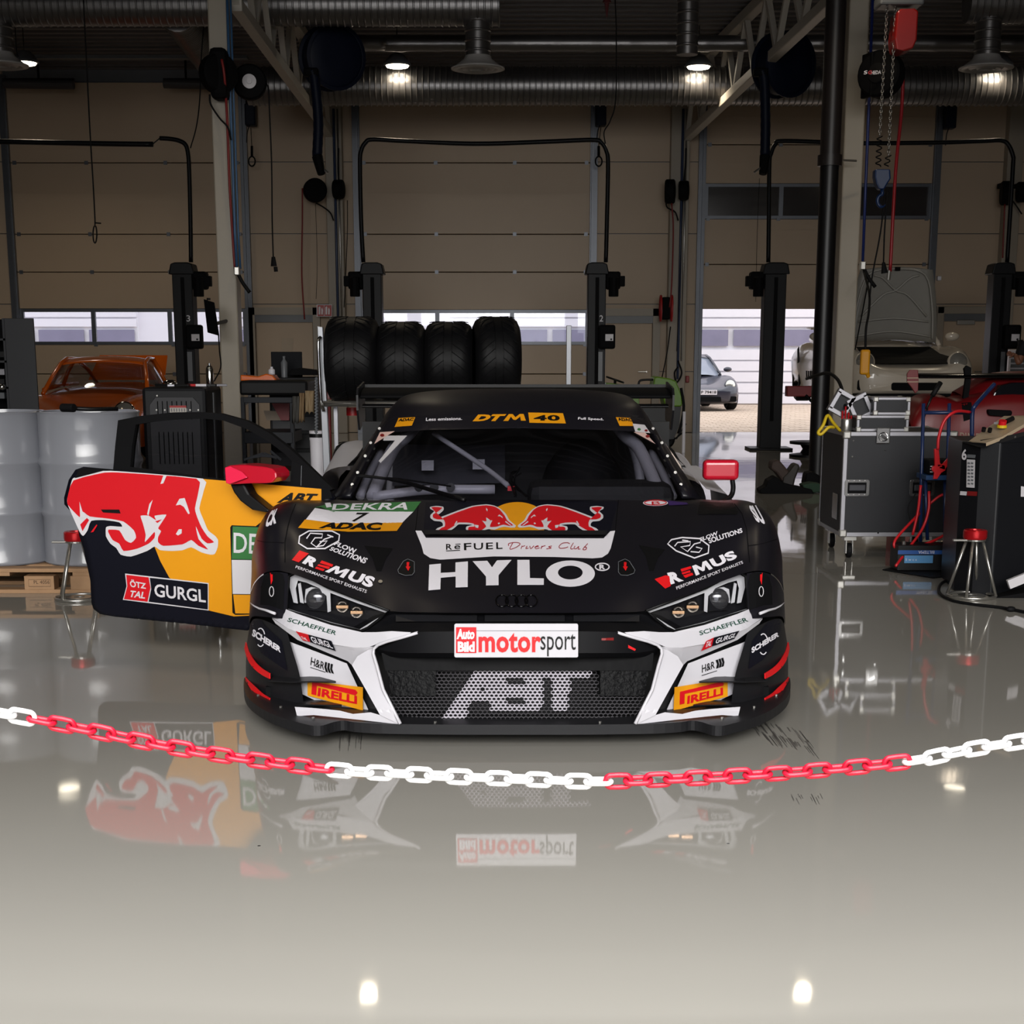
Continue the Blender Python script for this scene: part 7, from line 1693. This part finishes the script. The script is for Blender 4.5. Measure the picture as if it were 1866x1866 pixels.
MB().lathe([(.24, -.165), (.235, -.18), (.05, -.15), (.001, -.15)], (PY(1732, 850, RY).x, RY + .16, .33), (0, 1, 0), 24).build('wheel_cover', M_beige, rr, smooth=True)
sg = thing('number_board', 'small red board with white digits behind the red car', 'sign', PY(1785, 697, 16)); MB().prism([PY(x, y, 16) for x, y in ((1768,690),(1788,690),(1788,702),(1768,702))], (0, .02, 0)).build('board', M_rpaint, sg)
flat_text('lettering', '21', PY(1772, 700, 15.99), (.05, 0, 0), (0, 0, .05), M_vinylw, sg, bold=.03); MB().bb(PY(1768, 720, 16).x, PY(1788, 720, 16).x, 16, 16.02, 0, zY(702, 16)).build('board_post', M_matt, sg)

# ================================================================== LEFT BACKGROUND
# steel locker cabinet at the left edge
KY = 15.5
lc = thing('tool_cabinet', 'tall dark tool cabinet standing open at the left edge', 'cabinet', (PY(20, 700, KY).x, KY, 0))
M_cab = mat('cabinet_dark', '25262b', .5)
xr = PY(65, 660, KY).x; xl = PY(12, 660, KY).x; zt = zY(580, KY)
MB().bb(xl, xr, KY, KY + .03, 0.02, zt).build('open_door', M_cab, lc, bevel=.004)
MB().bb(xl - 1.0, xl, KY + .5, KY + .52, 0.02, zt).build('back_panel', M_matt, lc); 
for z_ in (.02, .35, .68, 1.0, 1.25, 1.46): MB().bb(xl - 1.0, xl, KY, KY + .5, z_, z_ + .02).build('shelf', M_cab, lc)
MB().bb(xl - .02, xl, KY, KY + .52, .02, zt).build('side_panel', M_cab, lc)
MB().sph(PY(4, 705, KY - .03), .035, 10, 6).build('door_knob', M_chrome, lc, smooth=True)
for i, (y, c_) in enumerate(((640, M_black), (672, M_alu), (690, M_black), (715, M_greytrim))):
    q = PY(3, y, KY + .15); MB().bb(q.x - .1, q.x + .04, KY + .1, KY + .3, q.z - .06, q.z).build('tool_tray', c_, lc, bevel=.004)
# dark ribbed bin / machine cover behind the door window
DY = 13.0
db = thing('plastic_container', 'tall black plastic container with a ribbed front and warning label', 'container', (PY(330, 800, DY).x, DY + .4, 0))
x0, x1 = PY(258, 720, DY).x, PY(375, 720, DY).x; zt = zY(706, DY)
M_dbin = mat('container_black', '101115', .5, spec=.3)
MB().bb(x0, x1, DY, DY + .7, .02, zt).build('container_body', M_dbin, db, bevel=.03)
fx0, fx1 = PY(272, 730, DY).x, PY(364, 730, DY).x
fp = MB().prism([(a, DY - .012, b) for a, b in ((fx0, .2), (fx1, .2), (fx1, zt - .14), (fx1 - .05, zt - .08), (fx0 + .05, zt - .08), (fx0, zt - .14))], (0, .012, 0)).build('front_panel', mat('panel_grey', '26262b', .5), db, bevel=.004)
for k in range(8):
    xx = fx0 + .07 + k * (fx1 - fx0 - .14) / 7
    MB().bb(xx - .004, xx + .004, DY - .0145, DY - .012, zt - .26, zt - .11).bb(xx - .004, xx + .004, DY - .0145, DY - .012, zt - .62, zt - .36).build('slot', M_matt, fp)
for px, py in ((287, 721), (286, 747), (301, 747), (347, 747), (362, 747)): q = PY(px, py, DY); MB().cyl((q.x, DY - .016, q.z), (q.x, DY - .012, q.z), .007, 8).build('screw', M_steel, fp)
a, b = PY(309, 739, DY - .012), PY(340, 752, DY - .012)
lb = MB().bb(a.x, b.x, DY - .016, DY - .012, b.z, a.z).build('warning_label', mat('label_cream', 'b9b2aa', .5), fp)
MB().bb(a.x, b.x, DY - .018, DY - .016, a.z - .017, a.z).build('label_header', mat('label_red', 'a22222', .5), lb)
for k in range(7): MB().bb(a.x + .012 + k * .021, a.x + .02 + k * .021, DY - .018, DY - .016, b.z + .008, a.z - .024).build('label_mark', M_greytrim, lb)
MB().bb(x1, x1 + .006, DY + .3, DY + .36, .1, zt - .05).build('corner_strip', M_greytrim, db)
# clutter on top of the container
r6 = random.Random(6)
for i in range(7):
    xx = x0 + .12 + i * .08; tag(MB().box((xx, DY + .15 + r6.uniform(0, .2), zt + .012), (r6.uniform(.06, .16), .05, .02), rz=r6.uniform(-.6, .6)).build('hand_tool', [M_matt, M_alu, M_black, M_red, M_vinylw, M_black, M_alu][i], bevel=.004), ['black flat tool at the left end of the container top', 'bright spanner shaped tool on the container', 'black tool beside the bright one on the container', 'red handled tool on the black container', 'white rag on the black container', 'black tool right of the white rag', 'bright tool at the right end of the container top'][i], 'tool', group='tools lying on the black container')
c = PY(383, 703, DY + .5); tag(MB().lathe([(.001, 0), (.03, 0), (.032, .02), (.032, .14), (.022, .165), (.012, .17), (.012, .19), (.001, .19)], (c.x, c.y, zt + .0), n=16).build('spray_can', M_chrome, smooth=True, auto=35), 'silver spray can standing on the black container', 'spray can')
# tablet on an arm at the left column
o = thing('tablet_screen', 'black tablet screen on an arm left of the left column', 'screen', PY(385, 580, 17))
MB().prism([PY(371, 545, 17), PY(390, 551, 16.9), PY(399, 612, 16.9), PY(378, 606, 17)], (0, .03, 0)).build('screen_body', M_matt, o, bevel=.005)
MB().cyl(PY(380, 543, 17), PY(380, 547, 17), .02, 8).build('camera_knob', M_black, o); MB().tube(spline([PY(398, 608, 17), PY(400, 640, 17), PY(402, 670, 17), PY(390, 695, 17)], 4), .008, 6).build('cable', M_rubber, o); MB().cyl(PY(393, 590, 17.05), PY(412, 585, 17.6), .02, 8).build('arm', M_black, o)
# workbench between column and rack
BY2 = 14.2
bench = thing('workbench', 'dark workbench with a padded top right of the left column', 'workbench', (PY(500, 780, BY2).x, BY2 + .4, 0))
x0, x1 = PY(436, 700, BY2).x, PY(560, 700, BY2).x; z0, z1 = zY(720, BY2), zY(694, BY2)
MB().bb(x0, x1, BY2, BY2 + .8, z0, z1).build('bench_top', mat('bench_top_black', '0b0b0d', .5, spec=.2), bench, bevel=.02)
for px in (442, 531): MB().bb(PY(px - 3, 800, BY2).x, PY(px + 4, 800, BY2).x, BY2 + .05, BY2 + .11, 0, z0 - .02).build('leg', mat('bench_frame', '24262b', .5, spec=.2), bench, bevel=.004)
MB().bb(PY(442, 730, BY2).x, PY(531, 730, BY2).x, BY2 + .04, BY2 + .1, z0 - .07, z0 - .02).build('apron_rail', MATS['bench_frame'], bench, bevel=.004)
MB().bb(PY(442, 770, BY2).x, PY(531, 770, BY2).x, BY2 + .04, BY2 + .7, zY(788, BY2) - .1, zY(788, BY2)).build('lower_tray', MATS['bench_frame'], bench, bevel=.004)
MB().bb(PY(440, 820, BY2).x, PY(535, 820, BY2).x, BY2 + .03, BY2 + .7, .06, .30).build('storage_box', mat('wood_box', '6f6357', .6), bench, bevel=.004)
for i in range(5): MB().tube([PY(445 + i * 12, 838 - i * 4, BY2 - .0), PY(480 + i * 8, 826 + i * 3, BY2)], .012, 6).build('rod', M_greytrim, bench)
tag(MB().prism([PY(x, y, BY2 + .5) for x, y in ((438, 694), (438, 683), (470, 686), (485, 681), (497, 684), (505, 694))], (0, .25, 0)).build('orange_panel', M_opaint, bevel=.01), 'orange body panel lying on the workbench', 'body panel')
o = thing('monitor', 'black flat monitor standing on the far bench', 'monitor', PY(522, 690, 15.6)); MB().bb(PY(494, 660, 15.6).x, PY(550, 660, 15.6).x, 15.6, 15.64, zY(688, 15.6), zY(641, 15.6)).build('display', mat('screen_black', '07090f', .6, spec=.15), o, bevel=.005)
MB().bb(PY(518, 660, 15.6).x, PY(526, 660, 15.6).x, 15.64, 15.68, 0.9, zY(660, 15.6)).build('monitor_stand', M_black, o)
cr = thing('tool_chest', 'black tool chest behind the workbench', 'chest', (PY(540, 700, 15.2).x, 15.4, 0))
MB().bb(PY(490, 700, 15.2).x, PY(578, 700, 15.2).x, 15.2, 15.9, .0, zY(688, 15.2)).build('chest_body', M_dbin, cr, bevel=.01)
for k in range(5): MB().bb(PY(494, 700, 15.2).x, PY(574, 700, 15.2).x, 15.18, 15.2, .1 + k * .17, .24 + k * .17).build('drawer', M_cab, cr, bevel=.006)
for px, y0_, nm, m, lab in ((507, 686, 'spray_bottle', M_greytrim, 'grey spray bottle in front of the monitor'), (503, 684, 'glue_bottle', M_vinylw, 'small white bottle beside the grey spray bottle')):
    c = PY(px, y0_, 15.3); h_ = .2 if 'spray' in nm else .1
    tag(MB().lathe([(.001, 0), (.03, 0), (.032, h_ * .7), (.012, h_ * .85), (.014, h_), (.001, h_)], (c.x + (.06 if 'glue' not in nm else -.04), 15.3, zY(688, 15.2)), n=14).build(nm, m, smooth=True, auto=40), lab, 'bottle')
tag(MB().prism([PY(x, y, 15.25) for x, y in ((523, 684), (529, 673), (545, 671), (578, 675), (579, 684))], (0, .3, 0)).build('black_holdall', M_matt, bevel=.02), 'black bag lying on the tool chest', 'bag')
# hanging cloths and chain at the bench end
CLY = 14.16
for i, (a, b, t_, bt, m, lab) in enumerate(((533, 546, 722, 770, mat('cloth_grey', '4a4844', .8), 'grey cloth hanging at the bench end'), (545, 554, 716, 768, mat('cloth_sand', '8d7556', .8), 'sand coloured cloth hanging beside the grey one'), (556, 572, 712, 752, mat('cloth_cream', 'a28c6c', .8), 'cream towel hanging at the right end of the bench'))):
    rows = [[PY(a + (b - a) * u / 6, t_ + (bt - t_) * v / 5 + (3 * sin(u * 2 + i) if v == 5 else 0), CLY + .03 * sin(u * 2.1 + v * .5)) for u in range(7)] for v in range(6)]
    tag(MB().grid(rows).build('hanging_cloth', m, smooth=True, solid=.006), lab, 'cloth')
hc = thing('hanging_chain', 'dark roller chain hanging beside the sloping post', 'chain', PY(578, 690, 13.8))
MB().tube([PY(576.5 + (1.2 if k % 2 else -1.2), 688 + k * 2.9, 12.02) for k in range(36)], .012, 6).build('chain', M_greytrim, hc)
tag(MB().prism([PY(x, y, BY2 + .9) for x, y in ((495, 735), (527, 735), (527, 766), (512, 766))], (0, .02, 0)).build('red_board', mat('board_red', '8a1119', .4)), 'red striped panel under the bench', 'panel')
tag(MB().prism([PY(x, y, BY2 + .95) for x, y in ((480, 748), (508, 750), (516, 766), (486, 766))], (0, .02, 0)).build('pale_board', mat('board_pale', 'a39484', .6)), 'pale panel leaning under the bench', 'panel')
# notice paper on the side door
tag(MB().prism([PY(x, y, WY - .06) for x, y in ((514, 616), (535, 616), (533, 638), (513, 638))], (0, .003, 0)).build('paper_notice', mat('paper', 'b8a894', .7)), 'paper notice taped to the cream door behind the monitor', 'paper')

# ================================================================== RIGHT BACKGROUND
# green floor scrubber
GY = 22.4
gs = thing('floor_scrubber', 'green and black ride-on floor scrubber left of the open gate', 'cleaning machine', (PY(1200, 820, GY).x, GY, 0))
M_gg = mat('scrubber_green', '5f8a14', .4)
MB().prism([PY(x, y, GY) for x, y in ((1190, 706), (1192, 688), (1198, 686), (1222, 690), (1232, 694), (1238, 708), (1243, 722), (1244, 738), (1240, 741), (1212, 741), (1205, 712))], (0, .6, 0)).build('seat_tank', M_gg, gs, bevel=.03)
MB().prism([PY(x, y, GY + .02) for x, y in ((1120, 742), (1212, 741), (1241, 741), (1238, 775), (1228, 800), (1205, 802), (1120, 802))], (0, .55, 0)).build('lower_tank', mat('scrubber_black', '131417', .5), gs, bevel=.03)
MB().prism([PY(x, y, GY) for x, y in ((1098, 706), (1105, 698), (1125, 700), (1150, 704), (1165, 706), (1165, 760), (1100, 760))], (0, .5, 0)).build('front_cowl', M_gg, gs, bevel=.03)
swc = PY(1121, 692, GY + .25)
MB().tube([swc + Vector((.12 * cos(t), .12 * sin(t), .04 * -cos(t))) for t in [2 * pi * k / 20 for k in range(20)]], .014, 8, closed=True).build('steering_wheel', M_black, gs, smooth=True); MB().cyl(swc, PY(1120, 712, GY + .25), .02, 8).build('steering_column', M_black, gs)
MB().tube(spline([PY(1163, 704, GY), PY(1166, 694, GY), PY(1178, 692, GY), PY(1190, 692, GY)], 4), .016, 8).build('hand_rail', M_black, gs, smooth=True)
for px in (1150, 1212): wheel(gs, PY(px, 800, GY + .1) * 1, .14, .1, .07, 'wheel', (0, -1, 0))
MB().tube(spline([PY(1241, 707, GY), PY(1246, 740, GY), PY(1242, 770, GY), PY(1236, 790, GY)], 4), .02, 8).build('suction_hose', M_rubber, gs, smooth=True)
MB().tube([PY(1232, 800, GY - .1), PY(1250, 772, GY - .1)], .012, 6).cyl(PY(1226, 803, GY - .1), PY(1246, 787, GY - .1), .012, 6).build('squeegee_arm', M_black, gs)
tag(MB().cyl((PY(1247, 750, 21.6).x, 21.6, 0), PY(1247, 750, 21.6), .022, 10).build('white_tube', M_vinylw), 'white plastic tube standing behind the floor scrubber', 'tube')
for (x0_, y0_, x1_, y1_, m, nm, lab) in ((1238, 683, 1247, 691, M_vinylw, 'wall_socket', 'white socket box on the wall by the open gate'), (1250, 685, 1256, 697, mat('socket_red', '8a1a1a', .4), 'power_socket', 'red power socket on the wall by the open gate'), (1709, 503, 1716, 511, M_vinylw, 'wall_sensor', 'small white sensor box above the raised bonnet')):
    tag(MB().bb(PY(x0_, y0_, WY - .1).x, PY(x1_, y0_, WY - .1).x, WY - .1, WY, zY(y1_, WY - .1), zY(y0_, WY - .1)).build(nm, m, bevel=.01), lab, 'socket' if 'socket' in nm else 'sensor')
# cable drum and worn boots / tool heap on the floor by the lift
c = PZ(1475, 868, 0)
cd = thing('cable_drum', 'flat black cable spool beside the lift foot', 'spool', (PY(1475, 850, 20.8).x, 20.8, 0))
MB().lathe([(.001, 0), (.27, 0), (.27, .03), (.13, .05), (.10, .10), (.13, .15), (.27, .165), (.27, .20), (.001, .20)], (PY(1475, 850, 20.8).x, 20.8, 0), n=28).build('spool', M_lift, cd, smooth=True, auto=35)
HYY = PZ(1440, 900, 0).y
M_leather = mat('worn_leather', '3b2c26', .7); M_dust = mat('dusty_metal', '2c2724', .6)
for (pts, m, nm, cat, lab) in (([(1407, 842), (1420, 838), (1432, 852), (1440, 862), (1440, 880), (1428, 880), (1415, 862), (1405, 855)], M_leather, 'work_glove', 'glove', 'reddish brown glove on top of the heap by the lift'),
    ([(1438, 860), (1448, 846), (1456, 845), (1458, 852), (1450, 872), (1446, 890), (1425, 888), (1428, 870)], M_dust, 'upright_bracket', 'bracket', 'grey metal bracket standing up from the heap'),
    ([(1396, 886), (1400, 876), (1414, 868), (1428, 880), (1450, 886), (1480, 892), (1484, 902), (1430, 903), (1386, 900), (1384, 893)], M_matt, 'brake_caliper', 'car part', 'black oily car part at the foot of the heap'),
    ([(1462, 884), (1480, 880), (1498, 882), (1500, 896), (1470, 900)], mat('dark_green_cloth', '1f3a28', .8), 'green_cloth', 'cloth', 'dark green cloth beside the heap'),
    ([(1470, 862), (1482, 860), (1496, 868), (1496, 884), (1466, 884)], M_matt, 'tool_bag', 'bag', 'black tool bag behind the green cloth')):
    zmin = min(PY(x, y, HYY).z for x, y in pts); dy_ = {'work_glove': .12, 'upright_bracket': .1, 'brake_caliper': 0, 'green_cloth': .05, 'tool_bag': .3}[nm]
    tag(MB().prism([PY(x, y, HYY + dy_) for x, y in pts], (0, .22, 0)).build(nm, m, bevel=.02), lab, cat)
# drawer unit and person at the right edge
o = thing('drawer_cabinet', 'white drawer cabinet beyond the right lift post', 'cabinet', (PY(1848, 660, 24).x, 24, 0))
x0, x1 = PY(1838, 660, 24).x, PY(1866, 660, 24).x; MB().bb(x0, x1 + .3, 24, 24.5, 0, zY(637, 24)).build('cabinet_body', M_vinylw, o, bevel=.01)
for k in range(6): z1_ = zY(645, 24) - k * .075; MB().bb(x0 + .03, x1 + .28, 23.98, 24, z1_ - .05, z1_).build('drawer', M_greytrim, o)
PYR = 21.3
pe = thing('person', 'person in a black T-shirt reaching to the lift control box', 'person', PY(1878, 800, PYR)); pe.location.z = 0; WLOC[pe.name] = Vector(pe.location)
def skin(nm, verts, edges, m, par, sub=2):
    me = bpy.data.meshes.new(nm); off = wl(par)
    me.from_pydata([tuple(Vector(v[:3]) - off) for v in verts], edges, []); me.materials.append(m)
    o_ = bpy.data.objects.new(nm, me); COL.objects.link(o_); o_.parent = par; WLOC[o_.name] = off.copy()
    md = o_.modifiers.new('skin', 'SKIN'); md.use_smooth_shade = True
    for i, v in enumerate(verts): me.skin_vertices[0].data[i].radius = (v[3], v[3] * (v[4] if len(v) > 4 else 1)); me.skin_vertices[0].data[i].use_root = (i == 0)
    sd = o_.modifiers.new('sub', 'SUBSURF'); sd.levels = sub; sd.render_levels = sub
    return o_
M_skin = mat('skin', '8a5a43', .5); M_shirt = mat('black_shirt', '0b0b12', .8); M_trs = mat('dark_trousers', '14151c', .8); M_hair = mat('dark_hair', '1c1511', .7)
X0 = PY(1886, 700, PYR).x
bv = [(X0, PYR, .98, .15), (X0, PYR, 1.15, .14), (X0 + .01, PYR, 1.38, .17), (X0 + .01, PYR, 1.48, .10), (X0, PYR - .01, 1.56, .055), (X0 - .01, PYR - .02, 1.66, .10, 1.1), (X0 - .01, PYR - .02, 1.76, .085),
      (X0 - .19, PYR, 1.44, .065), (X0 - .25, PYR - .06, 1.22, .05), (X0 + .2, PYR, 1.44, .065), (X0 + .26, PYR, 1.16, .05), (X0 + .25, PYR - .05, .92, .035),
      (X0 - .1, PYR, .92, .11), (X0 - .12, PYR, .50, .075), (X0 - .12, PYR + .01, .10, .05), (X0 + .1, PYR, .92, .11), (X0 + .12, PYR, .50, .075), (X0 + .12, PYR + .01, .10, .05), (X0 - .12, PYR - .13, .05, .045), (X0 + .12, PYR - .13, .05, .045)]
hand = PY(1843, 646, PYR)
bv += [(X0 - .27, PYR - .1, 1.20, .042), ((X0 - .25 + hand.x) / 2, PYR - .06, hand.z - .02 + .0, .036), (hand.x + .05, PYR, hand.z - .01, .026), (hand.x, PYR, hand.z + .01, .030, .6)]
be = [(0, 1), (1, 2), (2, 3), (3, 4), (4, 5), (5, 6), (3, 7), (7, 8), (3, 9), (9, 10), (10, 11), (0, 12), (12, 13), (13, 14), (14, 18), (0, 15), (15, 16), (16, 17), (17, 19), (8, 20), (20, 21), (21, 22), (22, 23)]
skin('body', bv, be, M_skin, pe)
sh = [(X0, PYR, 1.0, .175), (X0, PYR, 1.2, .165), (X0 + .01, PYR, 1.38, .195), (X0 + .01, PYR, 1.47, .12), (X0 - .19, PYR, 1.44, .085), (X0 - .24, PYR - .04, 1.27, .075), (X0 + .2, PYR, 1.44, .085), (X0 + .25, PYR, 1.24, .075)]
skin('t_shirt', sh, [(0, 1), (1, 2), (2, 3), (3, 4), (4, 5), (3, 6), (6, 7)], M_shirt, pe)
tr_ = [(X0, PYR, 1.0, .16), (X0 - .1, PYR, .88, .12), (X0 - .12, PYR, .50, .09), (X0 - .12, PYR + .01, .12, .07), (X0 + .1, PYR, .88, .12), (X0 + .12, PYR, .50, .09), (X0 + .12, PYR + .01, .12, .07)]
skin('trousers', tr_, [(0, 1), (1, 2), (2, 3), (0, 4), (4, 5), (5, 6)], M_trs, pe)
MB().sph((X0 - .01, PYR + .01, 1.75), .115, 14, 10, (.9, 1, .9)).build('hair', M_hair, pe, smooth=True)
fc2 = MB().sph((X0 - .045, PYR - .125, 1.70), .012, 8, 6).sph((X0 + .03, PYR - .125, 1.70), .012, 8, 6); fc2.build('eyes', M_black, pe, smooth=True); MB().sph((X0 - .008, PYR - .135, 1.66), .018, 8, 6, (.8, 1, 1.5)).build('nose', M_skin, pe, smooth=True)
for k, (dx_f, dz_f) in enumerate(((-.06, .035), (-.07, .018), (-.07, .002), (-.06, -.014))):
    skin('finger', [(hand.x, PYR - .01, hand.z + .02 - k * .012, .010), (hand.x + dx_f * .6, PYR - .02, hand.z + dz_f + .005, .009), (hand.x + dx_f, PYR - .01, hand.z + dz_f - .005, .007)], [(0, 1), (1, 2)], M_skin, pe, 1)
skin('thumb', [(hand.x + .02, PYR - .01, hand.z - .005, .011), (hand.x - .01, PYR - .02, hand.z - .035, .010), (hand.x - .035, PYR - .02, hand.z - .04, .008)], [(0, 1), (1, 2)], M_skin, pe, 1)
for s in (-1, 1): MB().prism([(X0 + s * .12 + a, PYR + .08, 0) for a in (-.05, .05)] + [(X0 + s * .12 + .045, PYR - .2, 0), (X0 + s * .12 - .045, PYR - .2, 0)], (0, 0, .09)).build('shoe', M_black, pe, bevel=.02)
